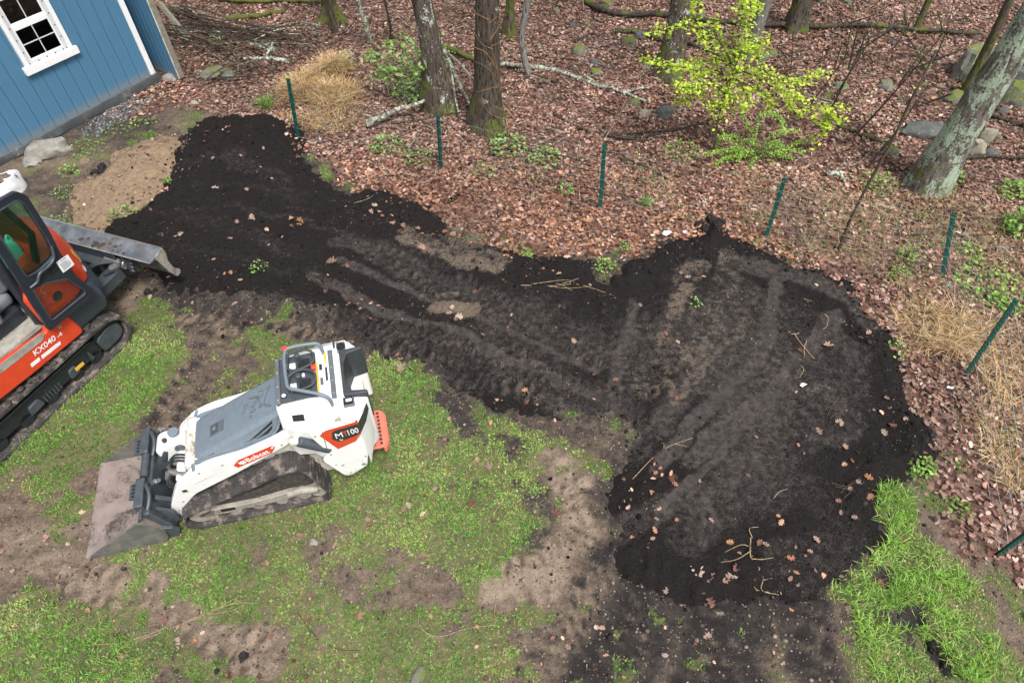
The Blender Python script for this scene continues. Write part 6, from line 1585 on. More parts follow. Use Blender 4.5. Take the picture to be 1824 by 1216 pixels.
WOODMARKS = [(420,90,'the brush pile'), (560,160,'the hay heap'), (590,30,'the flared mossy trunk'), (660,60,'the slim lichened sapling'), (730,140,'the green shrub'), (785,190,'the lichen-blotched trunk'), (868,226,'the stout dark trunk'), (944,130,'the pale curved sapling'), (1060,150,'the long fallen branch'), (1120,85,'the mossy stones'), (1184,202,'the angular slate stone'),
    (1191,136,'the straight grey-brown trunk'), (1270,260,'the yellow-green sapling'), (1330,290,'the barberry bush'), (1300,45,'the long fallen log'), (1416,52,'the broad dark trunk'), (1400,200,'the small arching sapling'), (1500,160,'the thin saplings'), (1570,260,'the rotten branch'), (1640,240,'the dark slab'), (1650,330,'the massive leaning trunk'), (1722,130,'the tall boulder'), (1800,170,'the right-hand boulder'), (1629,60,'the thin leaning trunk'), (1069,370,'the third fence post'), (960,285,'the weed clumps')]
for i, (a, b, w) in enumerate([((1462,230),(1560,20),4), ((1440,190),(1530,60),3), ((1482,180),(1580,10),4), ((1520,245),(1680,60),4), ((1660,118),(1700,0),3), ((1400,160),(1412,60),3), ((1650,130),(1600,40),3), ((1545,300),(1660,140),4), ((1610,190),(1650,130),3), ((1500,120),(1520,0),3), ((1590,90),(1640,0),3)]):
    shrub('thin_sapling', 'thin bare woodland sapling rising near %s' % near_to(a[0], a[1], WOODMARKS[:17]+WOODMARKS[18:]), a, [[a, ((a[0]+b[0])/2+4, (a[1]+b[1])/2), b], [((a[0]+b[0])/2, (a[1]+b[1])/2), (b[0]-30, b[1]+20)], [(a[0]*.35+b[0]*.65, a[1]*.35+b[1]*.65), (b[0]+34, b[1]+28)]], w*.004, .035, GR, 9, 'twig_dark', 'sapling', .05, .3, 200+i, 'bare saplings in the wood')
# brush pile: every stick its own
ends = []
rs = random.Random(5)
for i in range(64):
    f = rs.random()
    if i < 38: a = (300+rs.uniform(-6, 40), 40+rs.uniform(-10, 55)); b = (420+rs.uniform(0, 150), 90+rs.uniform(-10, 70))
    elif i < 54: a = (340+rs.uniform(0, 120), 70+rs.uniform(-15, 40)); b = (480+rs.uniform(0, 160), 75+rs.uniform(-15, 50))
    else: a = (350+rs.uniform(0, 120), 130+rs.uniform(-20, 30)); b = (440+rs.uniform(0, 120), 110+rs.uniform(-10, 60))
    pa, pb = lay(*a, dz=.03+rs.uniform(0, .30)*(1-abs(f-.5))), lay(*b, dz=.03+rs.uniform(0, .25))
    mid = pa.lerp(pb, .5)+Vector((rs.uniform(-.1, .1), rs.uniform(-.1, .1), rs.uniform(0, .12)))
    r = rs.choice([.006, .008, .010, .013, .018])
    m = MB().tube(curve_path([p-pa for p in (pa, mid, pb)], 6), [r*(1-.6*j/12) for j in range(13)], 6)
    if rs.random() < .6:
        c = (mid-pa)*1.0; m.tube([c, c+Vector((rs.uniform(-.1, .5), rs.uniform(-.3, .3), rs.uniform(0, .2)))], [r*.6, r*.2], 5)
    o = link('brush_stick', m.mesh('brush_stick'), M['branch_lichen' if i % 7 == 3 else ('twig_dark' if i % 2 else 'twig_brown')], None, 60); o.location = pa
    tone_ = 'lichened grey' if i % 7 == 3 else ('dark' if i % 2 else 'brown'); gauge = 'hair-thin' if r < .007 else 'thin' if r < .009 else 'medium' if r < .012 else 'thick'
    where_ = 'fanning out from the shed door' if i < 38 else ('crossing the top of the brush pile' if i < 54 else 'low at the front of the brush pile')
    tag(o, '%s %s brush stick %s' % (gauge, tone_, where_), 'stick', 'sticks in the brush pile')
for (u, v, w, px2) in ((500,118,10,(450,98)), (520,135,8,(440,125))): fallen('fallen_branch', ['thick lichened branch butt above the first fence post', 'pale forked lichen branch lying in the brush pile'][w == 8], [(u, v, .2), ((u+px2[0])/2, (v+px2[1])/2, .2), (*px2, .15)], w, 'branch_lichen', .05, u, [[((u+px2[0])/2, (v+px2[1])/2, .2), (495, 108, .25)]])
# scattered woodland twigs
for i in range(90):
    u, v = rs.uniform(280, 1824), rs.uniform(5, 330)
    p = lay(u, v, .02)
    if sd_poly(np.array([p.x]), np.array([p.y]), FOREST)[0] < .3: continue
    a = rs.uniform(-.6, .6) + (math.pi if rs.random() < .5 else 0); L = rs.uniform(.25, 1.1); r = rs.uniform(.004, .011)
    q = [Vector((0, 0, 0)), Vector((math.cos(a)*L*.5, math.sin(a)*L*.5, rs.uniform(.0, .05))), Vector((math.cos(a+.2)*L, math.sin(a+.2)*L, .01))]
    o = link('woodland_twig', MB().tube(curve_path(q, 4), [r*(1-.08*j) for j in range(9)], 5).mesh('woodland_twig'), M['twig_dark' if i % 3 else 'branch_lichen'], None, 60); o.location = p
    tag(o, '%s %s twig on the leaf litter near %s' % ('long' if L > .7 else 'short' if L < .45 else 'middling', 'dark' if i % 3 else 'lichened', near_to(u, v, WOODMARKS)), 'twig', 'twigs on the woodland floor')

# --- stones
def stone_material(name, c0, c1, moss=0.0, lich=0.0):
    N = Nodes(name)
    n = N.noise(7, 7, 0.65); c = N.mix(N.ramp(n, 0.3, 0.7), c0, c1)
    if lich: c = N.mix(N.ramp(N.noise(9, 6, 0.65, dist=.5), 0.66-.2*lich, 0.72-.2*lich), c, (0.34, 0.37, 0.29))
    if moss:
        g = N.new('ShaderNodeNewGeometry'); z = N.new('ShaderNodeSeparateXYZ'); N.l.new(g.outputs['Normal'], z.inputs[0])
        k = N.math('ADD', N.math('ADD', N.math('MULTIPLY', z.outputs[2], 0.18), 0.12), N.math('ADD', N.math('MULTIPLY', N.noise(9, 6, 0.7), 0.75), N.math('MULTIPLY', N.noise(40, 4, 0.7), 0.30)))
        c = N.mix(N.ramp(k, 0.95-.35*moss, 1.05-.35*moss), c, N.mix(N.noise(45, 3), (0.075, 0.10, 0.018), (0.16, 0.18, 0.035)))
    M[name] = N.done(c, 0.88, N.bump(N.noise(24, 6, 0.7), 0.6, 0.02), spec=0.25)
stone_material('stone_pale', (0.20, 0.185, 0.16), (0.31, 0.295, 0.265))
stone_material('stone_mossy', (0.11, 0.115, 0.10), (0.21, 0.21, 0.185), 0.75, 0.2)
stone_material('stone_slate', (0.062, 0.066, 0.064), (0.12, 0.122, 0.115), 0.15, 0.2)
stone_material('stone_grey', (0.12, 0.12, 0.105), (0.22, 0.215, 0.185), 0.55, 0.45)
stone_material('stone_tan', (0.22, 0.20, 0.15), (0.34, 0.31, 0.24), 0.2, 0.3)
def rock_mesh(w, d, h, seed, flat=1.0, sub=3):
    bm = bmesh.new(); bmesh.ops.create_icosphere(bm, subdivisions=sub, radius=1)
    co = np.array([v.co[:] for v in bm.verts]); s = seed*13.7
    k = 1+(fbm(co[:, 0]*1.3+s, co[:, 1]*1.3+co[:, 2]*2.1, 1.0, 3, seed)-.5)*.75
    ch = np.round(co*2.2+.3*seed)/2.2-.3*seed/2.2; k = k*(.86+.14*np.linalg.norm(ch, axis=1))
    co = co*k[:, None]; co[:, 2] = np.where(co[:, 2] > 0, co[:, 2]**flat if False else np.minimum(co[:, 2], .72+.1*k), co[:, 2]*.5)
    rg = np.random.default_rng(seed+500); co = co*(1+rg.normal(0, .035, (len(co), 1))); co = co*np.array([w/2, d/2, h])
    for v, c in zip(bm.verts, co): v.co = c
    me = bpy.data.meshes.new('stone'); bm.to_mesh(me); bm.free(); return me
def stone(label, u, v, wpx, hgt, mat, seed, rot=0.0, dep=.75, cat='stone', group=None, name='stone'):
    P = lay(u, v); w = wpx*pxm(P)
    me = rock_mesh(w, w*dep, hgt*w, seed, sub=3 if wpx > 16 else 2)
    o = link(name, me, M[mat], None, 35); o.location = P+Vector((0, 0, hgt*w*.12)); o.rotation_euler = (0, 0, rot)
    return tag(o, label, cat, group)
stone('large pale flat stone against the shed wall', 92, 272, 76, .30, 'stone_pale', 1, .5, .55); stone('smaller pale stone beside the large one at the shed', 58, 290, 34, .35, 'stone_pale', 2, .2)
stone('pale stone under the open shed door', 304, 142, 24, .4, 'stone_pale', 3); stone('rounded grey lichened stone at the brush pile foot', 408, 137, 28, .55, 'stone_grey', 4); stone('low grey stone beside the lichened one by the brush pile', 380, 134, 46, .25, 'stone_grey', 5, .3)
stone('small tan stone on the litter below the brush pile', 346, 184, 16, .4, 'stone_tan', 6)
stone('tall mossy grey boulder behind the massive leaning trunk', 1722, 138, 66, .85, 'stone_grey', 7, .6, .8, 'boulder', name='boulder'); stone('broad mossy boulder at the right edge of the wood', 1806, 182, 64, .6, 'stone_mossy', 8, .3, .8, 'boulder', name='boulder'); stone('dark slate block behind the boulder at the right edge', 1815, 148, 46, .5, 'stone_slate', 9)
stone('squat mossy stone left of the leaning trunk', 1694, 184, 38, .5, 'stone_mossy', 10); stone('flat dark slab with lichen left of the leaning trunk', 1640, 240, 88, .20, 'stone_slate', 11, .15, .45); stone('flat mossy flake on top of the dark slab', 1660, 228, 40, .22, 'stone_grey', 12, .2, .4)
stone('round tan boulder right of the leaning trunk base', 1733, 275, 34, .7, 'stone_tan', 13, cat='boulder', name='boulder'); stone('upright tan boulder behind the round tan one', 1752, 252, 28, .9, 'stone_tan', 14, cat='boulder', name='boulder'); stone('dark stone beside the round tan boulder', 1762, 278, 28, .4, 'stone_slate', 15)
stone('small dark stone under the right-hand boulder', 1782, 205, 26, .4, 'stone_slate', 16); stone('grey lichened stone in open litter left of the slab', 1576, 158, 30, .5, 'stone_grey', 17); stone('flat grey lichened stone among the thin saplings', 1498, 156, 28, .3, 'stone_grey', 18)
stone('mossy cushion stone at the end of the rotten branch', 1585, 276, 28, .5, 'stone_mossy', 19); stone('dark angular slate stone left of the yellow-green sapling', 1184, 202, 40, .28, 'stone_slate', 20, .2, .6); stone('second slate piece under the angular slate stone', 1182, 212, 24, .25, 'stone_slate', 21)
stone('dark mossy boulder behind the yellow-green sapling', 1358, 106, 20, .7, 'stone_mossy', 22); stone('bright mossy stone next to the dark mossy boulder', 1374, 100, 20, .6, 'stone_mossy', 23); stone('mossy stone by the foot of the grey-brown trunk', 1146, 208, 20, .5, 'stone_tan', 24)
stone('grey stone half buried in the near lawn', 746, 1202, 34, .18, 'stone_grey', 25, 1.2, .6); stone('small pale stone in the mud behind the loader track', 560, 966, 16, .4, 'stone_pale', 26)
for i, (u, v, w, m) in enumerate([(1120,82,30,'stone_mossy'), (1140,68,24,'stone_slate'), (1030,98,30,'stone_mossy'), (1058,118,18,'stone_slate'), (1060,134,22,'stone_mossy'), (1020,44,18,'stone_slate'), (1045,38,14,'stone_mossy'), (1080,8,24,'stone_mossy'), (992,18,16,'stone_grey'), (1100,60,12,'stone_slate'), (1128,190,24,'stone_mossy'),
        (1460,8,20,'stone_mossy'), (1505,12,18,'stone_mossy'), (1590,80,12,'stone_slate'), (1648,126,20,'stone_mossy'), (1662,105,14,'stone_slate'), (1532,176,12,'stone_mossy'), (1475,172,20,'stone_mossy'), (1545,206,10,'stone_mossy'), (1578,206,12,'stone_mossy'), (1600,180,14,'stone_mossy'), (1775,248,14,'stone_mossy'), (1150,128,16,'stone_grey'), (1160,120,12,'stone_grey'), (940,92,12,'stone_grey'), (960,82,14,'stone_grey'), (1640,92,10,'stone_slate'), (1300,20,14,'stone_mossy'), (1250,30,12,'stone_grey'), (560,62,12,'stone_grey')]):
    stone('small %s stone in the leaf litter near %s' % ({'stone_mossy': 'mossy', 'stone_slate': 'dark slate', 'stone_grey': 'grey lichened'}[m], near_to(u, v, WOODMARKS)), u, v, w, .45, m, 40+i, i*.7, group='small stones in the leaf litter')

# gravel strip at the shed wall
gp = poly_px([(150,232),(205,190),(245,172),(262,180),(215,212),(170,240)])
n = 1500; lo_, hi_ = gp.min(0), gp.max(0)
x = RNG.uniform(lo_[0]-.1, hi_[0]+.1, n); y = RNG.uniform(lo_[1]-.1, hi_[1]+.1, n); k = sd_poly(x, y, gp) > -0.08*RNG.random(n); x, y = x[k], y[k]; n = len(x); sz = RNG.uniform(.010, .024, n)
stuff('gravel', crumb_batch(x, y, fld('h', x, y)+sz*.3, sz, pick([(.10, .105, .115), (.16, .165, .175), (.065, .068, .075), (.22, .22, .225)], n)), 'soil_crumb', 'dark blue-grey gravel strip along the shed wall', 'gravel')

# ------------------------------------------------------------------ fence, hay, debris
simple('post_green', (0.007, 0.075, 0.060), 0.45, var=0.12, dirt=(0.06, 0.12, 0.10), dirt_amt=0.0)
simple('wire_steel', (0.36, 0.36, 0.35), 0.5, 0.6, var=0.15)
simple('scrap_white', (0.72, 0.73, 0.74), 0.6, var=0.06)
simple('scrap_teal', (0.03, 0.42, 0.36), 0.5, var=0.1)
POSTS = [((533,252),(513,140),'green metal fence post in front of the hay pile'), ((786,302),(780,206),'green metal fence post below the lichen branches'), ((1069,370),(1077,257),'green metal fence post left of the barberry bush'), ((1365,421),(1398,317),'green metal fence post right of the soil mound'),
         ((1680,489),(1699,379),'slim green metal fence post above the teal scrap'), ((1722,666),(1811,534),'green metal fence post leaning beside the straw clump'), ((1782,987),(1846,940),'green metal fence post lying low near the long grass')]
tops = []; feet = []
for (u, v), (u2, v2), lb in POSTS:
    P = lay(u, v, -.02); Q = Vector(on_y(u2, v2, P.y)) if v2 > v-60 and u2 > 1830 else Vector(on_y(u2, v2, P.y))
    if u2 > 1840: Q = P+(Q-P).normalized()*1.0
    d = (Q-P); L = d.length; t = thing('fence_post', lb, 'fence post', P, 0, 'green posts of the wire fence')
    q = d.to_track_quat('Z', 'X'); t.rotation_mode = 'QUATERNION'; t.rotation_quaternion = q
    post = MB(); w = .052
    post.prism([(-w/2,-.004),(w/2,-.004),(w/2,.002),(.003,.002),(.003,.032),(-.003,.032),(-.003,.002),(-w/2,.002)], 0, L, 'z')
    post.build('post', M['post_green'], t)
    st = MB().box((-.006, -.011, 0), (.006, -.0042, .014)).mesh('stud')
    for k in range(int(L/.055)):
        o = link('stud', st, M['post_green'], t); o.location = (0, 0, .05+k*.055)
    feet.append(P); tops.append(Q)
for i in range(len(feet)-1):
    A, B, C, D = feet[i], feet[i+1], tops[i], tops[i+1]
    m = MB(); rows = 7; sag = .03
    pt = lambda s, h: (A.lerp(B, s)).lerp(C.lerp(D, s), h)+Vector((0, -.015, -sag*math.sin(math.pi*s)*h+.012*math.sin(s*23+h*9+i)))
    t = thing('wire_fence', ['slack wire mesh between hay pile post and lichen branch post', 'wire mesh below the lichen branches', 'wire mesh in front of the barberry bush', 'wire mesh before the leaning trunk', 'wire mesh by the teal scrap', 'wire mesh along the straw to the low post'][i], 'wire fence', A, 0, None)
    for r in range(rows):
        h = .04+r*.15
        link('wire_strand', MB().tube([pt(s/14, min(.97, h))-A for s in range(15)], .0023, 4, False).mesh('wire_strand'), M['wire_steel'], t)
    n = int((B-A).length/.15)
    for k in range(1, n): m.tube([pt(k/n, .03)-A, pt(k/n, .94)-A], .0017, 4, False)
    o = m.build('wire_stays', M['wire_steel'], t)
# hay
def hay(label, u, v, wpx, dpx, hgt, n, seed, lie=1.2, L=(.10, .26), name='hay_pile', cat='hay pile'):
    P = lay(u, v); k = pxm(P); rx = wpx*k/2; ry = dpx*k/2; t = thing(name, label, cat, P); rs = np.random.default_rng(seed)
    if hgt > .05:
        me = rock_mesh(rx*1.25, ry*1.25, hgt*.75, seed+3); link('hay_core', me, M['hay_core'], t, 60)
    a = rs.uniform(0, 6.28, n); rr = np.sqrt(rs.random(n)) if hgt > .1 else 1.15*np.sqrt(rs.random(n)); lob = .55+.9*vnoise(np.cos(a)*1.7+seed*3.3, np.sin(a)*1.7, seed); x = rr*lob*np.cos(a)*rx; y = rr*lob*np.sin(a)*ry
    z = hgt*np.sqrt(np.clip(1-rr**2, 0, 1))*(.25+1.3*fbm(x+seed, y, 5.0, 2, seed))+.01
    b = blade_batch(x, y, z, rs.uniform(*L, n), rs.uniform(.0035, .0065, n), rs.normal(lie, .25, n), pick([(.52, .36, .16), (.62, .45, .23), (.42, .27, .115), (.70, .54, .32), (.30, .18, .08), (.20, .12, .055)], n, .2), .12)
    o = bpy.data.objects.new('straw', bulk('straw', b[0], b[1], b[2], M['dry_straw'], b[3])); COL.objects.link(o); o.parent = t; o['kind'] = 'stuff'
    return t
simple('hay_core', (0.20, 0.125, 0.06), 0.95, var=0.4, scale=40, bump=0.8)
hay('tall heap of golden hay behind the first fence post', 545, 168, 66, 70, .26, 2400, 1, 1.38, (.14, .34)); hay('golden hay clump with leaves to the right of the hay heap', 598, 182, 74, 80, .17, 2000, 2, 1.42, (.14, .34)); hay('upper hay lump topped by the leafy sprig', 596, 138, 60, 46, .28, 1300, 3, 1.38, (.14, .34))
hay('loose straw scattered below the hay heap', 575, 222, 130, 50, .03, 1100, 4, 1.35, name='straw_patch', cat='straw')
hay('golden straw clump left of the leaning fence post', 1682, 575, 120, 60, .03, 800, 5, 1.46, (.18, .45)); hay('straw sheaf lying below the golden straw clump', 1690, 612, 130, 26, .02, 520, 6, 1.5, (.18, .42)); hay('thin straw along the fence foot past the leaning post', 1785, 690, 70, 120, .012, 600, 7, 1.5, (.12, .34), 'straw_patch', 'straw'); hay('dry straw strip right of the long grass', 1795, 830, 50, 160, .01, 480, 8, 1.5, (.12, .30), 'straw_patch', 'straw')
hay('matted dry straw beyond the fence by the groundcover', 1800, 640, 60, 60, .012, 320, 9, 1.5, (.12, .30), 'straw_patch', 'straw')
# twigs and roots on the soil and lawn
def twig(label, px, wpx, mat='twig_pale', forks=(), cat='twig', name='twig', lift=.006, group=None):
    P = [lay(u, v, lift) for u, v in px]; o0 = P[0].copy(); k = pxm(o0); pts = curve_path([p-o0 for p in P], 4) if len(P) > 2 else [p-o0 for p in P]
    m = MB().tube(pts, [max(.0016, wpx*.5*k/2*(1-.5*i/len(pts))) for i in range(len(pts))], 6)
    for f in forks:
        q = [lay(u, v, lift+.015)-o0 for u, v in f]
        q = curve_path(q, 4) if len(q) > 2 else [q[0], q[0].lerp(q[1], .5)+Vector((random.uniform(-.02, .02), random.uniform(-.02, .02), .01)), q[1]]
        m.tube(q, [wpx*k/2*(.36-.22*i/len(q)) for i in range(len(q))], 5)
    o = link(name, m.mesh(name), M[mat], None, 60); o.location = o0; return tag(o, label, cat, group)
bark('twig_pale', (0.50, 0.38, 0.24), (0.28, 0.20, 0.12))
twig('forked pale dead branch lying at the soil front edge', [(1336,958),(1338,990),(1352,1012),(1360,1030),(1385,1024),(1398,1022)], 5, forks=[[(1338,980),(1310,998),(1272,1004)], [(1352,1012),(1345,1045),(1372,1052)], [(1338,975),(1320,970),(1290,985)], [(1340,995),(1375,996)], [(1360,1030),(1358,1050),(1390,1056)], [(1338,960),(1332,945),(1350,940)]])
twig('crossed pale straw stalks on the black soil', [(1412,598),(1425,618),(1448,644)], 4, forks=[[(1434,612),(1430,642)], [(1406,601),(1420,600)]]); twig('bent pale stalk below the crossed stalks', [(1424,655),(1429,663),(1422,676)], 3)
twig('short brown bark piece on the black soil', [(1430,535),(1437,538),(1445,540)], 7, 'twig_brown'); twig('curled pale root on the black soil by a footprint ridge', [(1466,565),(1472,572),(1470,585),(1464,590)], 3)
twig('long pale stem lying across the tan mud', [(1127,852),(1160,820),(1190,800),(1232,784)], 3.5, forks=[[(1180,806),(1176,796)], [(1200,796),(1222,800)]]); twig('curved thin root near the soil centre right', [(1376,890),(1385,880),(1400,874)], 3); twig('dark thin root curling on packed soil', [(1018,650),(1040,664),(1075,672),(1100,660)], 2.5, 'twig_dark')
twig('bundle of straw roots on the track by the soil notch', [(928,512),(980,514),(1030,516),(1092,532)], 3, forks=[[(950,513),(1000,508),(1022,512)], [(980,516),(1010,522),(1050,520)], [(1000,514),(1030,506)], [(990,512),(1018,526)]]); twig('curved grey stick on the soil edge by the litter', [(632,366),(655,362),(674,352)], 3, 'branch_lichen')
twig('long pale root strands across the near left lawn', [(130,1150),(220,1143),(270,1132),(330,1108),(400,1078),(450,1060)], 3.5, forks=[[(330,1108),(380,1085),(440,1068)], [(360,1095),(420,1085),(450,1064)], [(390,1082),(430,1060)], [(240,1140),(300,1118)], [(400,1078),(455,1075)]], cat='root', name='root'); twig('bent pale stick lying in the near lawn', [(750,1118),(765,1130),(790,1132),(830,1120),(882,1112)], 4, forks=[[(882,1112),(884,1070)], [(750,1118),(746,1100)], [(765,1130),(752,1122)]])
twig('thin dark arching stem in the near lawn', [(530,1090),(560,1130),(600,1155),(640,1158)], 2.5, 'twig_dark'); twig('pale stalk on the tan dirt heap', [(290,240),(278,262),(262,296)], 3); twig('short pale root on the tan dirt heap', [(185,358),(192,368),(203,376)], 3); twig('thin dark upright stub in the lawn centre', [(645,990),(646,1020)], 2.5, 'twig_dark'); twig('pale straw stalk near the dozer blade end', [(268,505),(275,498),(280,500)], 3)
twig('pale grass stem in the lawn right of the loader', [(826,943),(845,935),(858,926)], 2.5); twig('curved white root on the right side of the soil', [(1500,738),(1515,745),(1524,756),(1530,770)], 3, 'twig_dark')
twig('brown dead weed bunch on the right of the soil', [(1466,735),(1480,725),(1492,712)], 3, 'twig_brown', [[(1470,745),(1480,725),(1496,705)], [(1475,750),(1486,735)], [(1466,728),(1478,735)], [(1480,725),(1500,722)], [(1478,745),(1494,738)]], 'dead weed', 'dead_weed'); twig('dead weed bunch by the orange leaf on the soil', [(1480,862),(1505,868),(1530,858)], 3, 'twig_brown', [[(1495,880),(1510,866),(1536,850)], [(1500,890),(1515,872)], [(1485,870),(1520,880)]], 'dead weed', 'dead_weed')
# single dead leaves resting on the soil and lawn
leafn = 0
def dead_leaf(u, v, spx, col, rot, lab, grp):
    P = lay(u, v, .010); s = spx*pxm(P); rs = np.random.default_rng(int(u*7+v)); k = len(OAK)
    T = np.zeros((k, 3)); T[:, :2] = (OAK-np.array([0, .5]))*np.array([1.25, 1]); T[:, 2] = .35*(T[:, 0]*1.6)**2+.18*T[:, 1]**2+rs.normal(0, .04, k); T *= s
    mid = len(T); V = [tuple(p) for p in T]+[(0, 0, .02*s)]
    me = bpy.data.meshes.new('fallen_leaf'); me.from_pydata(V, [], [(i, (i+1) % k, mid) for i in range(k)])
    a = me.color_attributes.new('col', 'FLOAT_COLOR', 'POINT'); a.data.foreach_set('color', np.tile((*col, 1), len(V)).astype(np.float32))
    o = link('fallen_leaf', me, M['dead_leaf']); o.location = P; o.rotation_euler = (rs.normal(0, .15), rs.normal(0, .15), rot)
    return tag(o, lab, 'leaf', grp)
LAND = [(350,260,'the left soil mound'), (230,430,'the dozer blade'), (540,400,'the left soil lobe'), (600,475,'the left tracks'), (720,410,'the litter tongue'), (810,555,'the tan scraped patch'), (930,580,'the long cleat tracks'), (1000,515,'the straw root bundle'), (1090,680,'the curling dark root'), (1215,495,'the leaf notch'), (1200,610,'the tan scrapes'), (1425,620,'the crossed straw stalks'), (1590,630,'the golden straw clump'), (1480,740,'the brown dead weed bunch'), (1620,740,'the right rim clods'), (1510,880,'the second dead weed bunch'),
    (1340,1000,'the forked dead branch'), (1260,1030,'the leaf heap'), (1160,830,'the long pale stem'), (1270,1110,'the front wheel ruts'), (1420,790,'the smooth scraped strip'), (1000,900,'the curved tan track'), (700,650,'the loader step'), (860,825,'the lawn edge below the soil'), (650,920,'the loader track'), (760,1000,'the middle of the lawn'), (60,1100,'the muddy left ruts'), (345,1130,'the pale root strands'), (1580,1020,'the long grass'), (1010,1150,'the cleated mud'), (1700,1120,'the rut in the long grass')]
TAN, PNK, RED, PAL, ORG = (.40, .25, .17), (.38, .25, .20), (.25, .115, .08), (.46, .35, .275), (.44, .21, .085)
LV = [(592,470,26,TAN),(538,398,20,ORG),(452,394,18,PAL),(425,402,12,PNK),(620,478,16,RED),(534,404,12,TAN),(388,345,14,PAL),(445,352,12,PNK),(412,430,12,PNK),(325,423,14,PAL),(385,470,8,TAN),(480,440,9,TAN),(700,405,16,PNK),(720,410,16,TAN),(745,412,14,PNK),(752,445,18,TAN),(663,382,14,PNK),(668,372,12,PAL),(806,552,14,PAL),(818,566,18,PAL),(800,560,14,TAN),(812,572,12,PNK),(846,520,14,RED),(860,595,10,TAN),(905,585,12,RED),(1022,610,12,TAN),(1096,680,16,RED),(1212,490,14,TAN),(1224,498,12,PNK),(1140,545,10,TAN),(1185,598,12,RED),(1205,615,12,PAL),
    (1472,620,22,TAN),(1425,628,16,RED),(1540,603,14,PNK),(1590,628,16,RED),(1583,632,14,TAN),(1455,772,20,PNK),(1490,755,16,PAL),(1502,800,16,TAN),(1570,775,18,PAL),(1575,715,14,PNK),(1620,735,18,PAL),(1605,755,14,PNK),(1640,742,12,TAN),(1615,680,14,PNK),(1500,832,14,TAN),(1495,760,12,PNK),(1542,855,22,ORG),(1528,862,16,PAL),(1512,872,14,PNK),(1490,895,14,RED),(1495,915,12,TAN),(1518,925,14,PNK),(1240,1018,30,PAL),(1256,1030,26,TAN),(1294,1030,26,PNK),(1305,1022,24,PAL),(1272,1026,20,TAN),(1268,1068,24,RED),(1284,1090,18,PAL),(1300,966,16,ORG),(1352,968,16,RED),(1318,985,14,TAN),(1362,972,14,PNK),(1310,1012,18,RED),(1262,1130,18,PNK),(1186,1050,16,PAL),(1126,958,12,TAN),(1168,928,10,PNK),(1420,795,10,TAN),(1345,782,10,TAN),(1330,850,9,RED),(1245,860,9,PNK),(1500,1025,10,PNK),(1440,985,12,TAN),
    (990,912,22,RED),(880,928,14,RED),(840,895,18,RED),(720,905,18,PNK),(728,900,14,PAL),(655,925,16,PNK),(660,935,14,RED),(640,905,14,TAN),(760,990,16,TAN),(765,1062,12,RED),(870,830,20,PNK),(850,818,16,TAN),(800,745,12,TAN),(715,655,22,PNK),(712,640,14,TAN),(745,700,14,PNK),(1012,1150,14,PNK),(985,1135,12,RED),(600,970,12,TAN),(905,955,10,TAN),(60,1120,14,PAL),(30,1060,16,PAL),(345,1140,16,ORG),(70,1115,16,PAL),(1160,965,10,TAN),(1512,1085,20,PNK),(1572,1035,22,RED),(1580,1000,16,PNK),(1700,1040,14,TAN),(1420,1040,14,PAL),(1650,1120,12,PNK),(1790,1180,16,PNK),(1450,965,16,PNK),(1385,920,12,TAN),(1265,930,12,PNK)]
for u, v, s, c in LV:
    lawn = u < 1000 and v > 620 or v > 1075 or (u > 1500 and v > 1000)
    tf_ = random.uniform(.55, 1.0)
    dead_leaf(u, v, s*random.uniform(.8, 1.05), tuple(x*tf_ for x in c), random.uniform(0, 6.28), '%s dead leaf on the %s near %s' % ({TAN: 'tan', PNK: 'pinkish', RED: 'reddish brown', PAL: 'pale', ORG: 'orange'}[c], 'lawn' if lawn else 'black soil', near_to(u, v, LAND)), 'leaves fallen on the lawn' if lawn else 'leaves fallen on the black soil')
def jitter_mesh(me, a, seed):
    rs = np.random.default_rng(seed); co = np.empty(len(me.vertices)*3, np.float32); me.vertices.foreach_get('co', co)
    me.vertices.foreach_set('co', co+rs.normal(0, a, len(co)).astype(np.float32)); me.update()
# larger clods
def clod(u, v, wpx, lab, grp, mat='clod_black', seed=1):
    P = lay(u, v); w = wpx*.62*pxm(P); me = rock_mesh(w, w*.9, w*.6, seed, sub=3); jitter_mesh(me, w*.07, seed)
    o = link('soil_clod', me, M[mat], None, 60); o.location = P+Vector((0, 0, w*.15)); o.rotation_euler = (0, 0, seed); return tag(o, lab, 'clod', grp)
simple('clod_black', (0.018, 0.0155, 0.015), 0.95, var=0.4, scale=50, bump=0.9); simple('clod_brown', (0.13, 0.10, 0.075), 0.95, var=0.3, scale=40, bump=0.8)
for i, (u, v, w) in enumerate([(1243,403,18),(1262,408,30),(1278,412,26),(1252,420,24),(1272,422,26),(1375,441,12),(1364,441,10),(1396,458,14),(1452,486,12),(1648,785,26),(1635,795,18),(1660,808,12),(1655,840,20),(1590,640,12),(1615,655,10),(326,254,14),(345,246,16),(1178,438,18),(1192,432,16),(865,448,14),(882,452,12),(1555,575,12),(264,522,22),(275,515,14),(960,470,14),(985,466,12),(1690,868,14),(775,392,14),(1605,700,12)]):
    clod(u, v, w, '%s black clod on the soil edge near %s' % ('big' if w > 22 else 'fist-sized' if w > 15 else 'small', near_to(u, v, LAND+[(1262,410,'the soil mound'), (1375,441,'the fourth fence post'), (1450,486,'the bare leaning stem'), (264,520,'the excavator track'), (870,450,'the litter bank'), (335,250,'the dirt heap top')])), 'black clods along the soil edge', seed=60+i)
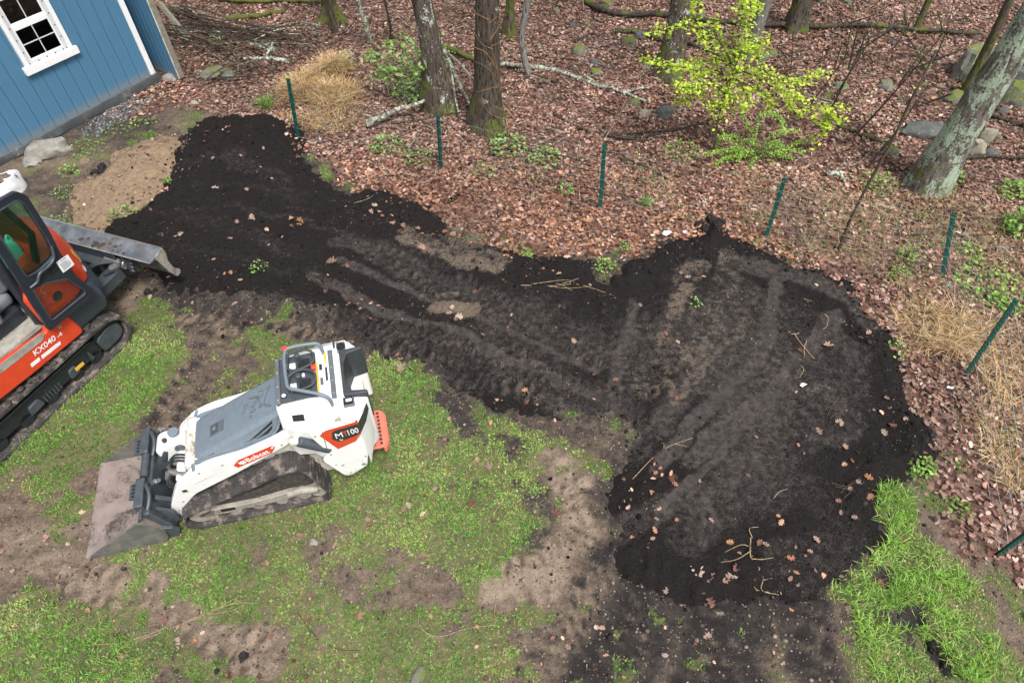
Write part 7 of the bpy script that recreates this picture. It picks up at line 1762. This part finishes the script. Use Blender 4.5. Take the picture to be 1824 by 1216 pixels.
for i, (u, v, w) in enumerate([(183,300,22),(172,312,26),(190,318,16),(160,305,14),(178,328,14),(128,352,12),(205,395,10)]): clod(u, v, w, '%s %s clod on the tan dirt heap' % ('large' if w > 20 else 'small', 'dark damp' if i < 3 else 'brown'), 'clods on the dirt heap', 'clod_black' if i < 3 else 'clod_brown', 95+i)  # the first clods take the black material, the later ones brown
clod(430, 1166, 26, 'black soil clod dropped on the near lawn mud', None, seed=110); clod(385, 1195, 14, 'small black clod on the bottom lawn edge', None, seed=111); clod(1668, 1150, 34, 'black earth clod in the rut within the long grass', None, seed=112); clod(1690, 1185, 26, 'second black clod in the rut within the long grass', None, seed=113)
# scraps of litter
def scrap(label, u, v, wpx, mat, seed, cat='scrap'):
    P = lay(u, v, .012); w = wpx*pxm(P); rs = np.random.default_rng(seed); n = 9
    a = np.sort(rs.uniform(0, 6.28, n)); rr = w/2*rs.uniform(.5, 1.1, n); V = [(float(r*math.cos(t)), float(r*math.sin(t)*.7), float(abs(rs.normal(0, w*.12)))) for r, t in zip(rr, a)]
    me = MB().loft([V, [(x, y, z+.004) for x, y, z in V]]).mesh('scrap'); o = link('scrap', me, M[mat]); o.location = P; return tag(o, label, cat)
scrap('teal plastic scrap on the litter right of the soil', 1690, 512, 16, 'scrap_teal', 1); scrap('crumpled white scrap beside the soil mound', 1186, 418, 24, 'scrap_white', 2); scrap('small white scrap next to the crumpled white one', 1164, 420, 10, 'scrap_white', 3); scrap('tiny white scrap left of the soil mound clods', 1219, 414, 9, 'scrap_white', 4); scrap('white paper scrap on litter below the leaning post', 1692, 692, 14, 'scrap_white', 5); scrap('white flecked scrap on the black soil', 1428, 692, 16, 'scrap_white', 6); scrap('small white scrap on the tan dirt heap', 153, 370, 9, 'scrap_white', 7); scrap('pale scrap on the litter behind the teal one', 1705, 418, 10, 'scrap_white', 8); scrap('white scrap at the wood back near the thin stem', 609, 50, 9, 'scrap_white', 9)
# white feed bag slumped behind the excavator cab
bp_ = lay(20, 338); bag = thing('white_sack', 'white sack of reddish chips behind the excavator cab', 'sack', bp_, .3)
link('sack_body', rock_mesh(.42, .34, .26, 5), M['scrap_white'], bag, 60); o = link('sack_contents', rock_mesh(.27, .20, .05, 6), M['clod_brown'], bag, 60); o.location = (0.02, -.02, .19)
